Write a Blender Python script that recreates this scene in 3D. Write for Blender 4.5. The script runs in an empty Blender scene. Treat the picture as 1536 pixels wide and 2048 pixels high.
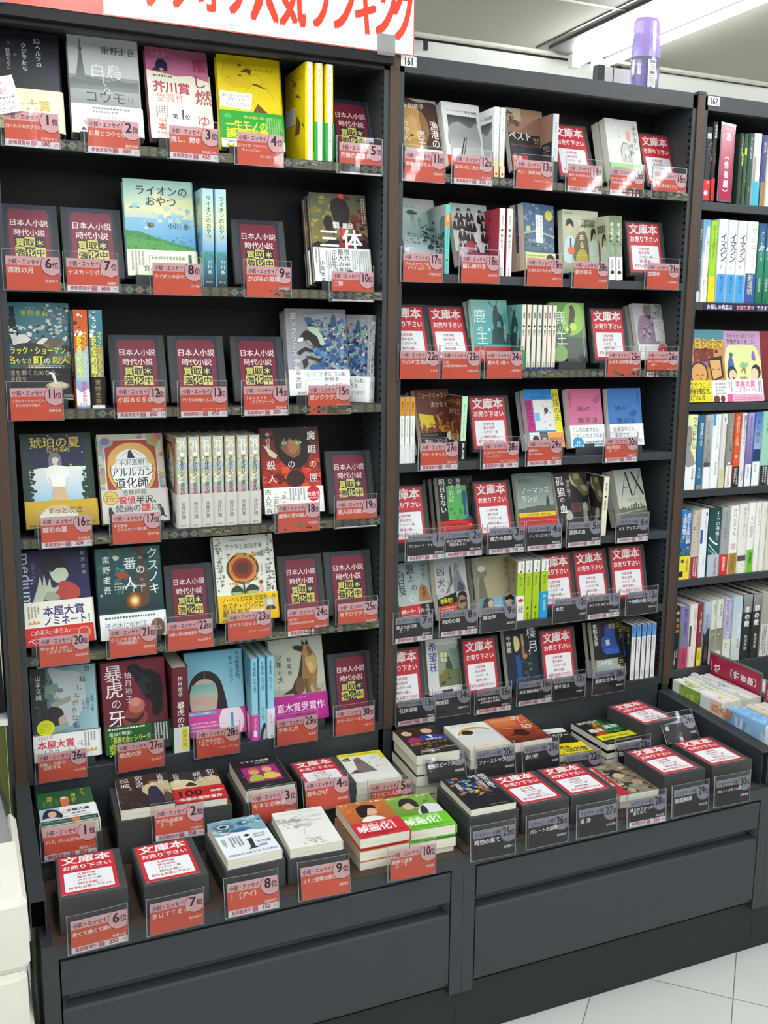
# A bookshop aisle: two tall dark bookcases of ranked novels with price cards, a third bookcase beside them.
import bpy, math, random
import numpy as np
from mathutils import Vector, Matrix

SC = bpy.context.scene
COL = SC.collection

# ------------------------------------------------------------------ camera
CAM_POS = (-0.9001, -2.0117, 1.4602)
YAW, PITCH, ROLL = math.radians(23.509), math.radians(10.071), math.radians(-0.559)
FOCAL_PX = 1974.97          # for a 1536 x 2048 image
cam = bpy.data.cameras.new('camera')
cam.sensor_fit = 'VERTICAL'
cam.sensor_height = 24.0
cam.lens = FOCAL_PX * 24.0 / 2048.0
cam.clip_start, cam.clip_end = 0.02, 50
cam_ob = bpy.data.objects.new('camera', cam)
COL.objects.link(cam_ob)
fw = Vector((math.sin(YAW) * math.cos(PITCH), math.cos(YAW) * math.cos(PITCH), -math.sin(PITCH)))
rt = Vector((math.cos(YAW), -math.sin(YAW), 0))
dn = fw.cross(rt)
r2 = rt * math.cos(ROLL) + dn * math.sin(ROLL)
d2 = dn * math.cos(ROLL) - rt * math.sin(ROLL)
cam_ob.matrix_world = Matrix(((r2.x, -d2.x, -fw.x, CAM_POS[0]), (r2.y, -d2.y, -fw.y, CAM_POS[1]),
                              (r2.z, -d2.z, -fw.z, CAM_POS[2]), (0, 0, 0, 1)))
SC.camera = cam_ob

# ------------------------------------------------------------------ world, exposure
TUBE_STRENGTH = 32.0
EXPOSURE = 0.45
world = bpy.data.worlds.new('shop_air')
SC.world = world
world.use_nodes = True
bg = world.node_tree.nodes['Background']
bg.inputs[0].default_value = (0.9, 0.97, 1.0, 1)
bg.inputs[1].default_value = 0.05
SC.view_settings.view_transform = 'Standard'
SC.view_settings.look = 'None'
SC.view_settings.exposure = EXPOSURE
SC.view_settings.gamma = 1.0
SC.view_settings.use_curve_mapping = False

# ------------------------------------------------------------------ colour + materials
def lin(h):
    h = h.lstrip('#')
    out = []
    for i in (0, 2, 4):
        c = int(h[i:i + 2], 16) / 255
        out.append(c / 12.92 if c <= 0.04045 else ((c + 0.055) / 1.055) ** 2.4)
    return (out[0], out[1], out[2], 1.0)


def new_mat(name):
    m = bpy.data.materials.new(name)
    m.use_nodes = True
    nt = m.node_tree
    return m, nt, nt.nodes['Principled BSDF']


def mat(name, col, rough=0.5, spec=0.5, metal=0.0, noise=0.0, nscale=40.0, bump=0.0):
    m, nt, b = new_mat(name)
    b.inputs['Base Color'].default_value = lin(col)
    b.inputs['Roughness'].default_value = rough
    b.inputs['Specular IOR Level'].default_value = spec
    b.inputs['Metallic'].default_value = metal
    if noise or bump:
        tc = nt.nodes.new('ShaderNodeTexCoord')
        n = nt.nodes.new('ShaderNodeTexNoise')
        n.inputs['Scale'].default_value = nscale
        n.inputs['Detail'].default_value = 4
        nt.links.new(tc.outputs['Object'], n.inputs['Vector'])
        if noise:
            mx = nt.nodes.new('ShaderNodeMix')
            mx.data_type = 'RGBA'
            c = lin(col)
            mx.inputs[6].default_value = (c[0] * (1 - noise), c[1] * (1 - noise), c[2] * (1 - noise), 1)
            mx.inputs[7].default_value = (min(1, c[0] * (1 + noise)), min(1, c[1] * (1 + noise)), min(1, c[2] * (1 + noise)), 1)
            nt.links.new(n.outputs['Fac'], mx.inputs[0])
            nt.links.new(mx.outputs[2], b.inputs['Base Color'])
        if bump:
            bp = nt.nodes.new('ShaderNodeBump')
            bp.inputs['Strength'].default_value = bump
            bp.inputs['Distance'].default_value = 0.001
            nt.links.new(n.outputs['Fac'], bp.inputs['Height'])
            nt.links.new(bp.outputs['Normal'], b.inputs['Normal'])
    return m


def print_mat(name, rough, spec):
    """Printed paper: the ink colours are stored per face of the mesh."""
    m, nt, b = new_mat(name)
    a = nt.nodes.new('ShaderNodeAttribute')
    a.attribute_name = 'ink'
    nt.links.new(a.outputs['Color'], b.inputs['Base Color'])
    b.inputs['Roughness'].default_value = rough
    b.inputs['Specular IOR Level'].default_value = spec
    return m


M = {}
M['print'] = print_mat('printed_paper', 0.42, 0.35)
M['gloss'] = print_mat('glossy_print', 0.24, 0.5)
M['steel'] = mat('charcoal_steel', '353a3e', 0.42, 0.4, noise=0.06, nscale=300)
M['steel_rough'] = mat('charcoal_steel_panel', '363c40', 0.5, 0.4, noise=0.05, nscale=200, bump=0.05)
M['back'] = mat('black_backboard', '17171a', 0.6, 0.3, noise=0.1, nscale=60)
M['slot'] = mat('slot_black', '050506', 0.9, 0.1)
M['brown'] = mat('brown_strip', '4b382b', 0.5, 0.4, noise=0.12, nscale=90)
M['kick'] = mat('kick_plate', '2b2e30', 0.6, 0.3, noise=0.06, nscale=150)
M['stand'] = mat('stand_grey', '3d4042', 0.45, 0.4)
M['box'] = mat('dark_grey_card', '444646', 0.65, 0.3, noise=0.08, nscale=120)
M['cardboard'] = mat('cardboard', '4a3d34', 0.8, 0.2, noise=0.15, nscale=80)
M['white'] = mat('white_board', 'f4f6ee', 0.6, 0.3)
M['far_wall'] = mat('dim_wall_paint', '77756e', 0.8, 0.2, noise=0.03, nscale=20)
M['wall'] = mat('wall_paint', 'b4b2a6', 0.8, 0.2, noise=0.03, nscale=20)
M['ceil'] = mat('ceiling_board', 'aaa79b', 0.85, 0.15, noise=0.03, nscale=6, bump=0.1)
M['trim'] = mat('ceiling_trim', 'dcdccf', 0.6, 0.3)
M['enamel'] = mat('white_enamel', 'f1f3ea', 0.4, 0.5)
M['channel'] = mat('lamp_channel', '4c4c48', 0.5, 0.3)
M['paper_stack'] = mat('white_wrap', 'e9e6d9', 0.7, 0.3, noise=0.06, nscale=14, bump=0.4)
M['lime'] = mat('lime_board', 'dbe88c', 0.7, 0.3)
M['black_plastic'] = mat('black_plastic', '1a1b1d', 0.4, 0.5)
M['blue_plastic'] = mat('light_blue', '6cc0e0', 0.4, 0.5)


def pages_mat():
    m, nt, b = new_mat('page_block')
    tc = nt.nodes.new('ShaderNodeTexCoord')
    mp = nt.nodes.new('ShaderNodeMapping')
    mp.inputs['Scale'].default_value = (3, 900, 3)
    n = nt.nodes.new('ShaderNodeTexNoise')
    n.inputs['Scale'].default_value = 3
    nt.links.new(tc.outputs['Object'], mp.inputs[0])
    nt.links.new(mp.outputs[0], n.inputs['Vector'])
    r = nt.nodes.new('ShaderNodeValToRGB')
    r.color_ramp.elements[0].color = lin('cdc8b2')
    r.color_ramp.elements[1].color = lin('f3f0df')
    r.color_ramp.elements[0].position = 0.3
    r.color_ramp.elements[1].position = 0.6
    nt.links.new(n.outputs['Fac'], r.inputs[0])
    nt.links.new(r.outputs[0], b.inputs['Base Color'])
    b.inputs['Roughness'].default_value = 0.8
    return m


M['pages'] = pages_mat()


def floor_mat():
    """Pale 30 cm tiles laid on the diagonal with thin grey joints."""
    m, nt, b = new_mat('floor_tile')
    tc = nt.nodes.new('ShaderNodeTexCoord')
    mp = nt.nodes.new('ShaderNodeMapping')
    mp.vector_type = 'POINT'
    mp.inputs['Rotation'].default_value = (0, 0, math.radians(45))
    mp.inputs['Location'].default_value = (0.105, -0.093, 0)
    br = nt.nodes.new('ShaderNodeTexBrick')
    br.offset = 0
    br.inputs['Scale'].default_value = 1
    br.inputs['Brick Width'].default_value = 0.3
    br.inputs['Row Height'].default_value = 0.3
    br.inputs['Mortar Size'].default_value = 0.0012
    br.inputs['Color1'].default_value = lin('d3d6d0')
    br.inputs['Color2'].default_value = lin('cdd0ca')
    br.inputs['Mortar'].default_value = lin('6f716c')
    nt.links.new(tc.outputs['Object'], mp.inputs[0])
    nt.links.new(mp.outputs[0], br.inputs['Vector'])
    nt.links.new(br.outputs['Color'], b.inputs['Base Color'])
    b.inputs['Roughness'].default_value = 0.35
    return m


M['floor'] = floor_mat()


def emit_mat(name, col, s):
    m, nt, b = new_mat(name)
    b.inputs['Base Color'].default_value = lin('f8f8f4')
    b.inputs['Emission Color'].default_value = lin(col)
    b.inputs['Emission Strength'].default_value = s
    return m


M['tube'] = emit_mat('fluorescent_tube', 'f6fbff', TUBE_STRENGTH)


def clear_mat(name, tint, rough, facing, haze):
    """A thin sheet of clear plastic: mostly see-through, with a Fresnel gloss and a little haze."""
    m = bpy.data.materials.new(name)
    m.use_nodes = True
    nt = m.node_tree
    nt.nodes.clear()
    out = nt.nodes.new('ShaderNodeOutputMaterial')
    tr = nt.nodes.new('ShaderNodeBsdfTransparent')
    tr.inputs[0].default_value = lin(tint)
    gl = nt.nodes.new('ShaderNodeBsdfGlossy')
    gl.inputs['Roughness'].default_value = rough
    fr = nt.nodes.new('ShaderNodeFresnel')
    fr.inputs[0].default_value = facing
    df = nt.nodes.new('ShaderNodeBsdfDiffuse')
    df.inputs[0].default_value = lin('e8ecf0')
    m1 = nt.nodes.new('ShaderNodeMixShader')
    m1.inputs[0].default_value = haze
    nt.links.new(tr.outputs[0], m1.inputs[1])
    nt.links.new(df.outputs[0], m1.inputs[2])
    m2 = nt.nodes.new('ShaderNodeMixShader')
    nt.links.new(fr.outputs[0], m2.inputs[0])
    nt.links.new(m1.outputs[0], m2.inputs[1])
    nt.links.new(gl.outputs[0], m2.inputs[2])
    nt.links.new(m2.outputs[0], out.inputs[0])
    return m


M['sleeve'] = clear_mat('clear_sleeve', 'fefefe', 0.04, 1.33, 0.012)
M['sleeve_edge'] = clear_mat('sleeve_edge', 'd8dce0', 0.2, 1.5, 0.45)
M['acrylic'] = clear_mat('smoky_acrylic', 'c4c6c0', 0.1, 1.45, 0.25)


def translucent_mat(name, col, fac):
    m = bpy.data.materials.new(name)
    m.use_nodes = True
    nt = m.node_tree
    nt.nodes.clear()
    out = nt.nodes.new('ShaderNodeOutputMaterial')
    df = nt.nodes.new('ShaderNodeBsdfDiffuse')
    tl = nt.nodes.new('ShaderNodeBsdfTranslucent')
    gl = nt.nodes.new('ShaderNodeBsdfGlossy')
    for n in (df, tl):
        n.inputs[0].default_value = lin(col)
    gl.inputs['Roughness'].default_value = .15
    a = nt.nodes.new('ShaderNodeMixShader')
    a.inputs[0].default_value = fac
    b = nt.nodes.new('ShaderNodeMixShader')
    b.inputs[0].default_value = .08
    nt.links.new(df.outputs[0], a.inputs[1])
    nt.links.new(tl.outputs[0], a.inputs[2])
    nt.links.new(a.outputs[0], b.inputs[1])
    nt.links.new(gl.outputs[0], b.inputs[2])
    nt.links.new(b.outputs[0], out.inputs[0])
    return m


M['lilac_clear'] = translucent_mat('lilac_cap', 'd6c2f5', 0.55)
M['left_header'] = mat('dark_header', '26262a', 0.5, 0.3)  # left bookcase header only, darker than the other two headers
M['bottle'] = clear_mat('bottle_film', 'c4b4e4', 0.1, 1.45, 0.2)
M['lilac'] = mat('lilac_plastic', 'a27fdc', 0.25, 0.5)
M['red_sign'] = mat('crimson_sign', 'a8224a', 0.3, 0.5)

# ------------------------------------------------------------------ glyphs
_gl = {}


def glyph(ch):
    k = ch
    if k not in _gl:
        c = bpy.data.curves.new('glyph', 'FONT')
        c.body = ch
        c.resolution_u = 2
        o = bpy.data.objects.new('glyph', c)
        COL.objects.link(o)
        dg = bpy.context.evaluated_depsgraph_get()
        me = bpy.data.meshes.new_from_object(o.evaluated_get(dg))
        v = [(p.co[0], p.co[1]) for p in me.vertices]
        f = [tuple(p.vertices) for p in me.polygons]
        if v:
            x0 = min(p[0] for p in v)
            x1 = max(p[0] for p in v)
        else:
            x0, x1 = 0, 0.3
        full = ord(ch) > 0x2000
        adv = 1.0 if full else (x1 + max(x0, 0.03) if v else 0.32)
        bpy.data.objects.remove(o)
        bpy.data.curves.remove(c)
        bpy.data.meshes.remove(me)
        _gl[k] = (v, f, adv)
    return _gl[k]


STRIKES = {0: ((0, 0),), 1: ((-.010, 0), (.012, .006)), 2: ((-.024, -.016), (.024, -.016), (-.024, .018), (.024, .018))}
STRIKES_LATIN = {0: ((0, 0),), 1: ((-.012, 0), (.014, 0)), 2: ((-.03, -.014), (.03, -.014), (-.03, .014), (.03, .014), (0, 0))}


def clip_poly(pts, x0, y0, x1, y1):
    def cut(ps, inside, cross):
        out = []
        for i in range(len(ps)):
            a, b = ps[i - 1], ps[i]
            if inside(b):
                if not inside(a):
                    out.append(cross(a, b))
                out.append(b)
            elif inside(a):
                out.append(cross(a, b))
        return out

    def cx(c):
        return lambda a, b: (c, a[1] + (b[1] - a[1]) * (c - a[0]) / (b[0] - a[0]))

    def cy(c):
        return lambda a, b: (a[0] + (b[0] - a[0]) * (c - a[1]) / (b[1] - a[1]), c)
    for ins, cr in ((lambda p: p[0] >= x0, cx(x0)), (lambda p: p[0] <= x1, cx(x1)),
                    (lambda p: p[1] >= y0, cy(y0)), (lambda p: p[1] <= y1, cy(y1))):
        if len(pts) < 3:
            return []
        pts = cut(pts, ins, cr)
    return pts


def spline(pts, n=6):
    out = []
    N = len(pts)
    for i in range(N):
        p0, p1, p2, p3 = pts[i - 1], pts[i], pts[(i + 1) % N], pts[(i + 2) % N]
        for k in range(n):
            t = k / n
            out.append(tuple(0.5 * (2 * p1[j] + (p2[j] - p0[j]) * t + (2 * p0[j] - 5 * p1[j] + 4 * p2[j] - p3[j]) * t * t +
                                    (3 * p1[j] - p0[j] - 3 * p2[j] + p3[j]) * t ** 3) for j in (0, 1)))
    return out


# ------------------------------------------------------------------ mesh collector
class Geo:
    def __init__(s):
        s.v, s.f, s.c, s.m, s.mats = [], [], [], [], []

    def mi(s, name):
        if name not in s.mats:
            s.mats.append(name)
        return s.mats.index(name)

    def poly(s, pts, col='ffffff', mat='print'):
        b = len(s.v)
        s.v.extend([tuple(p) for p in pts])
        s.f.append(tuple(range(b, b + len(pts))))
        s.c.append(col if isinstance(col, list) else lin(col))
        s.m.append(s.mi(mat))

    def box(s, x0, y0, z0, x1, y1, z1, mat='print', col='ffffff'):
        P = [(x, y, z) for z in (z0, z1) for y in (y0, y1) for x in (x0, x1)]
        for q in ((0, 2, 3, 1), (4, 5, 7, 6), (0, 1, 5, 4), (2, 6, 7, 3), (0, 4, 6, 2), (1, 3, 7, 5)):
            s.poly([P[i] for i in q], col, mat)

    def bevel_box(s, x0, y0, z0, x1, y1, z1, r, mat='print', col='ffffff'):
        """A box with the four upright edges and the top and bottom rims chamfered."""
        def ring(z, d):
            k = r
            return [(x0 + k, y0 + d, z), (x1 - k, y0 + d, z), (x1 - d, y0 + k, z), (x1 - d, y1 - k, z),
                    (x1 - k, y1 - d, z), (x0 + k, y1 - d, z), (x0 + d, y1 - k, z), (x0 + d, y0 + k, z)]
        R = [ring(z0, r * .6), ring(z0 + r, 0), ring(z1 - r, 0), ring(z1, r * .6)]
        for a, b in zip(R, R[1:]):
            for i in range(8):
                j = (i + 1) % 8
                s.poly([a[i], a[j], b[j], b[i]], col, mat)
        s.poly(R[0][::-1], col, mat)
        s.poly(R[-1], col, mat)

    def prism(s, prof, x0, x1, mat='print', col='ffffff', axis=0):
        """Extrude a closed profile along an axis; axis 0: profile in (y,z), 1: in (x,z), 2: in (x,y)."""
        def P(t, p):
            return (t, p[0], p[1]) if axis == 0 else (p[0], t, p[1]) if axis == 1 else (p[0], p[1], t)
        n = len(prof)
        for i in range(n):
            a, b = prof[i], prof[(i + 1) % n]
            s.poly([P(x0, a), P(x0, b), P(x1, b), P(x1, a)], col, mat)
        s.poly([P(x0, p) for p in prof][::-1], col, mat)
        s.poly([P(x1, p) for p in prof], col, mat)

    def cyl(s, c, axis, r, L, n=12, mat='print', col='ffffff', r2=None):
        r2 = r if r2 is None else r2
        ax = {'x': (1, 2, 0), 'y': (2, 0, 1), 'z': (0, 1, 2)}[axis]

        def P(a, rr, t):
            p = [0, 0, 0]
            p[ax[0]] = c[ax[0]] + rr * math.cos(a)
            p[ax[1]] = c[ax[1]] + rr * math.sin(a)
            p[ax[2]] = c[ax[2]] + t
            return p
        A = [2 * math.pi * i / n for i in range(n)]
        for i in range(n):
            a, b = A[i], A[(i + 1) % n]
            s.poly([P(a, r, 0), P(b, r, 0), P(b, r2, L), P(a, r2, L)], col, mat)
        s.poly([P(a, r, 0) for a in A][::-1], col, mat)
        s.poly([P(a, r2, L) for a in A], col, mat)

    def mesh(s, name, smooth=False):
        me = bpy.data.meshes.new(name)
        me.from_pydata(s.v, [], s.f)
        for n in s.mats:
            me.materials.append(M[n])
        if 'print' in s.mats or 'gloss' in s.mats:
            at = me.color_attributes.new('ink', 'FLOAT_COLOR', 'CORNER')
            buf = []
            for f, c in zip(s.f, s.c):
                if isinstance(c, list):
                    for q in c:
                        buf.extend(q)
                else:
                    buf.extend(c * len(f))
            at.data.foreach_set('color', np.array(buf, dtype=np.float32))
        me.polygons.foreach_set('material_index', s.m)
        if smooth:
            me.polygons.foreach_set('use_smooth', [True] * len(s.f))
        me.update()
        return me

    def obj(s, name, parent=None, smooth=False):
        o = bpy.data.objects.new(name, s.mesh(name, smooth))
        COL.objects.link(o)
        if parent:
            o.parent = parent
        return o


LAYER = 0.00005


class Art:
    """Ink shapes on a flat rectangle: x runs 0..1 over the width, y 0..1 over the height; sizes are shares of the width."""
    def __init__(s, g, o, ax, ay, n, w, h, mat='print'):
        s.g, s.o, s.ax, s.ay, s.n, s.w, s.h, s.mat, s.k = g, Vector(o), Vector(ax), Vector(ay), Vector(n), w, h, mat, 1

    def P(s, x, y):
        return s.o + s.ax * x + s.ay * y + s.n * (s.k * LAYER)

    def poly(s, pts, col, clip=True):
        p = [(x * s.w, y * s.h) for x, y in pts]
        if clip:
            p = clip_poly(p, 0, 0, s.w, s.h)
        if len(p) >= 3:
            s.g.poly([s.P(*q) for q in p], col, s.mat)

    def put(s, pts, f, c, mi, up=0):
        b = len(s.g.v)
        o, ax, ay, n, k = s.o, s.ax, s.ay, s.n, s.k * LAYER + up * .000011
        ox, oy, oz = o.x + n.x * k, o.y + n.y * k, o.z + n.z * k
        s.g.v.extend([(ox + ax.x * u + ay.x * w, oy + ax.y * u + ay.y * w, oz + ax.z * u + ay.z * w) for u, w in pts])
        s.g.f.extend([tuple([b + i for i in q]) for q in f])
        s.g.c.extend([c] * len(f))
        s.g.m.extend([mi] * len(f))

    def text(s, x, y, size, col, txt, anchor='l', wt=1, st=1.0, maxw=None):
        gs = [glyph(c) + ((STRIKES if ord(c) > 0x2000 else STRIKES_LATIN)[wt],) for c in txt]
        tot = sum(q[2] for q in gs) * size * s.w * st
        if maxw and tot > maxw * s.w:
            st *= maxw * s.w / tot
            tot = maxw * s.w
        X = x * s.w - (tot if anchor == 'r' else tot / 2 if anchor == 'c' else 0)
        S = size * s.w
        c = lin(col)
        mi = s.g.mi(s.mat)
        for v, f, adv, strikes in gs:
            for up, (ex, ey) in enumerate(strikes):
                s.put([(X + (a + ex) * S * st, y * s.h + (q + ey) * S) for a, q in v], f, c, mi, up)
            X += adv * S * st

    def vtext(s, x, y, size, col, txt, wt=1, pitch=1.0, st=1.0):
        S = size * s.w
        Y = y * s.h
        c = lin(col)
        mi = s.g.mi(s.mat)
        for ch in txt:
            if ch == ' ':
                Y -= S * .5
                continue
            v, f, adv = glyph(ch)
            rot = ch in 'ー〜（）「」【】…－-'
            dx = dy = 0
            if ch in 'っゃゅょァィェッャュョ':
                dx, dy = .08, .1
            if ch in '、。':
                dx, dy = .55, .55
            for up, (ex, ey) in enumerate(STRIKES[wt]):
                pts = []
                for a, q in v:
                    a2, q2 = a - adv / 2 + dx, q - .38 + dy
                    if rot:
                        a2, q2 = q2, -a2
                    pts.append((x * s.w + (a2 + ex) * S * st, Y - S * .5 + (q2 + ey) * S))
                s.put(pts, f, c, mi, up)
            Y -= S * pitch

    def word_down(s, x, y, size, col, txt, wt=0):
        S = size * s.w
        Y = y * s.h
        c = lin(col)
        mi = s.g.mi(s.mat)
        for ch in txt:
            v, f, adv = glyph(ch)
            s.put([(x * s.w + q * S, Y - a * S) for a, q in v], f, c, mi)
            Y -= adv * S

    def run(s, ops):
        a = s.w / s.h
        for op in ops:
            t = op[0]
            if t == 'r':
                _, x0, y0, x1, y1, c = op
                s.poly([(x0, y0), (x1, y0), (x1, y1), (x0, y1)], c)
            elif t == 'g':
                _, x0, y0, x1, y1, ct, cb = op
                lt, lb = lin(ct), lin(cb)
                p = [(x0 * s.w, y0 * s.h), (x1 * s.w, y0 * s.h), (x1 * s.w, y1 * s.h), (x0 * s.w, y1 * s.h)]
                s.g.poly([s.P(*q) for q in p], [lb, lb, lt, lt], s.mat)
            elif t == 'h':          # left-to-right blend
                _, x0, y0, x1, y1, cl, cr = op
                ll, lr = lin(cl), lin(cr)
                p = [(x0 * s.w, y0 * s.h), (x1 * s.w, y0 * s.h), (x1 * s.w, y1 * s.h), (x0 * s.w, y1 * s.h)]
                s.g.poly([s.P(*q) for q in p], [ll, lr, lr, ll], s.mat)
            elif t == 'e':
                _, x, y, rx, ry, c = op
                s.poly([(x + rx * math.cos(i * math.pi / 14), y + ry * a * math.sin(i * math.pi / 14)) for i in range(28)], c)
            elif t == 'o':
                _, x, y, r, w, c = op
                for i in range(32):
                    t0, t1 = i * math.pi / 16, (i + 1) * math.pi / 16
                    s.poly([(x + q * math.cos(u), y + q * a * math.sin(u)) for q, u in ((r, t0), (r, t1), (r - w, t1), (r - w, t0))], c)
            elif t == 'p':
                s.poly(op[1], op[2])
            elif t == 's':
                s.poly(spline(op[1]), op[2])
            elif t == 'l':
                _, pts, w, c = op
                for p, q in zip(pts, pts[1:]):
                    dx, dy = (q[0] - p[0]) * s.w, (q[1] - p[1]) * s.h
                    L = math.hypot(dx, dy) or 1
                    nx, ny = -dy / L * w / 2, dx / L * w / 2 * a
                    s.poly([(p[0] + nx, p[1] + ny), (p[0] - nx, p[1] - ny), (q[0] - nx, q[1] - ny), (q[0] + nx, q[1] + ny)], c)
            elif t == 't':
                s.text(op[1], op[2], op[3], op[4], op[5], *(op[6:]))
            elif t == 'v':
                s.vtext(op[1], op[2], op[3], op[4], op[5], *(op[6:]))
            elif t == 'w':          # a word turned to read downwards
                s.word_down(*op[1:])
            elif t == 'n':          # scattered flecks
                _, seed, n, x0, y0, x1, y1, sz, cols = op
                R = random.Random(seed)
                for _i in range(n):
                    cx, cy = R.uniform(x0, x1), R.uniform(y0, y1)
                    an, ss = R.uniform(0, 6.28), sz * R.uniform(.5, 1.3)
                    m = R.choice((3, 4, 4, 5, 6))
                    s.poly([(cx + ss * math.cos(an + 6.283 * j / m), cy + ss * a * R.uniform(.5, 1.1) * math.sin(an + 6.283 * j / m)) for j in range(m)],
                           R.choice(cols))
                    s.k += .12
            elif t == 'k':          # lines of small print: rows of short dashes
                _, x0, y0, x1, y1, n, c = op[:7]
                R = random.Random(int(x0 * 999 + y0 * 777 + n))
                for i in range(n):
                    if len(op) > 7:      # upright columns
                        x = x1 - (x1 - x0) * (i + .5) / n
                        y = y1
                        e = y0 + (y1 - y0) * R.choice((0, 0, .15, .4))
                        hw = (x1 - x0) / n * .28
                        while y > e:
                            L = .022 * R.uniform(.5, 1.2)
                            s.poly([(x - hw, y - L), (x + hw, y - L), (x + hw, y), (x - hw, y)], c)
                            y -= L + .008
                    else:
                        y = y1 - (y1 - y0) * (i + .5) / n
                        x = x0
                        e = x1 - (x1 - x0) * R.choice((0, 0, .12, .35))
                        hh = (y1 - y0) / n * .26
                        while x < e:
                            L = .034 * R.uniform(.5, 1.2)
                            s.poly([(x, y - hh), (x + L, y - hh), (x + L, y + hh), (x, y + hh)], c)
                            x += L + .014
            s.k += 1


# ------------------------------------------------------------------ scene helpers
def thing(name, label, cat, loc=(0, 0, 0), rot=(0, 0, 0), group=None):
    o = bpy.data.objects.new(name, None)
    COL.objects.link(o)
    o.empty_display_size = 0.05
    o.location = loc
    o.rotation_euler = rot
    tag(o, label, cat, group)
    return o


def tag(o, label, cat, group=None):
    o['label'] = label
    o['category'] = cat
    if group:
        o['group'] = group
    return o


def struct(g, name):
    o = g.obj(name)
    o['kind'] = 'structure'
    return o


def dup(root):
    r = root.copy()
    COL.objects.link(r)
    for ch in list(root.children):
        c = ch.copy()
        COL.objects.link(c)
        c.parent = r
        for gch in list(ch.children):
            d = gch.copy()
            COL.objects.link(d)
            d.parent = c
    return r

# ================================================================== THE ROOM
CZ = 2.5
g = Geo(); g.box(-4.2, -9.6, -.05, 5.2, 3.4, 0, 'floor'); struct(g, 'floor')
g = Geo(); g.box(-4.2, -9.6, CZ, 5.2, 3.4, CZ + .06, 'ceil'); struct(g, 'ceiling')
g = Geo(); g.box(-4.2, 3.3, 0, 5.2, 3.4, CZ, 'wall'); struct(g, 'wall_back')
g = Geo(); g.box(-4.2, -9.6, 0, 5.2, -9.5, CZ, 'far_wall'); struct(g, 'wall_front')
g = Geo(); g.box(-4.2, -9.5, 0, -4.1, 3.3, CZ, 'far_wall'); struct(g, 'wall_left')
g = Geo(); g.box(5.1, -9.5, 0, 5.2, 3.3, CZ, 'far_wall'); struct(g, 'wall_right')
# partition walls of the next aisle, white, stopping just under the ceiling
g = Geo(); g.box(-3.0, 1.36, 0, 1.425, 1.46, CZ - .008, 'white'); struct(g, 'wall_partition')
g = Geo(); g.box(1.72, 1.36, 0, 4.6, 1.46, CZ - .004, 'white'); struct(g, 'wall_partition.001')
# ceiling trims
g = Geo(); g.box(-4.1, 1.30, CZ - .010, 5.1, 1.325, CZ, 'trim'); struct(g, 'trim_1')
g = Geo()
g.box(-4.1, .80, CZ - .004, 1.15, .808, CZ, 'trim')
g.box(-4.1, -1.02, CZ - .004, 1.15, -1.012, CZ, 'trim'); struct(g, 'trim_2')
for i, (hx, hy) in enumerate(((.70, 1.345), (1.52, 1.335))):
    g = Geo(); g.box(hx - .006, hy - .012, CZ - .045, hx + .006, hy + .002, CZ, 'black_plastic')
    tag(g.obj('ceiling_hook'), ('small black hook hanging from ceiling above the 161 number plate', 'small black hook under ceiling left of the purple bottle')[i], 'hook', 'ceiling hooks')


# fluorescent fittings: rows of twin bare tubes running along the aisle
def fitting(x, y0, y1, label):
    t = thing('fluorescent_light', label, 'ceiling light', (x, y0, CZ), group='twin tube ceiling lights')
    L = y1 - y0
    g = Geo()
    g.prism([(-.15, 0), (-.15, -.012), (-.085, -.018), (-.02, -.032), (.02, -.032), (.085, -.018), (.15, -.012), (.15, 0)], 0, L, 'channel', axis=1)
    g.obj('housing', t)
    for sx in (-.05, .05):
        g = Geo()
        g.cyl((sx, .03, -.052), 'y', .0145, L - .06, 10, 'tube')
        g.obj('tube', t, smooth=False)
    g = Geo()
    for yy in (.0, L - .03):
        for sx in (-.05, .05):
            g.box(sx - .016, yy, -.068, sx + .016, yy + .03, -.018, 'enamel')
    g.obj('lamp_holder', t)


ROWS = (-2.3, -.5, 1.30, 3.1)
RN = ('row beyond the left bookcase', 'row over the left bookcase', 'row over the right bookcase', 'row far beyond the right bookcase')
for x, rn in zip(ROWS, RN):
    for (y0, y1), pn in zip(((.0, 1.25), (-1.3, -.05), (-2.6, -1.35), (-3.9, -2.65), (-5.2, -3.95), (-6.5, -5.25), (-7.8, -6.55)), ('nearest the white partition', 'second from the white partition', 'third from the white partition', 'fourth from the white partition', 'fifth from the white partition', 'sixth from the white partition', 'seventh from the white partition')):
        fitting(x, y0, y1, 'twin tube ceiling light in %s, %s' % (rn, pn))
g = Geo()
for x in ROWS:
    g.box(x - .185, -8, CZ - .003, x - .175, 1.28, CZ, 'black_plastic')
struct(g, 'trim_3')

# ================================================================== BOOKCASES
P = .81            # pitch of the bookcase units
TOP, HB = 2.044, 2.009
DEPTH = .165
BASE_Y, KICK_Y = -.391, -.3666
TRAY_Z = .4327
SHELF = {'L': (1.7968, 1.5366, 1.2960, 1.0433, .8028, .5525), 'R': (1.7931, 1.5789, 1.3675, 1.1582, .9530, .7562, .5563),
         'X': (1.7764, 1.5338, 1.2793, 1.0547, .8149, .5670)}
BT = .0195


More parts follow.
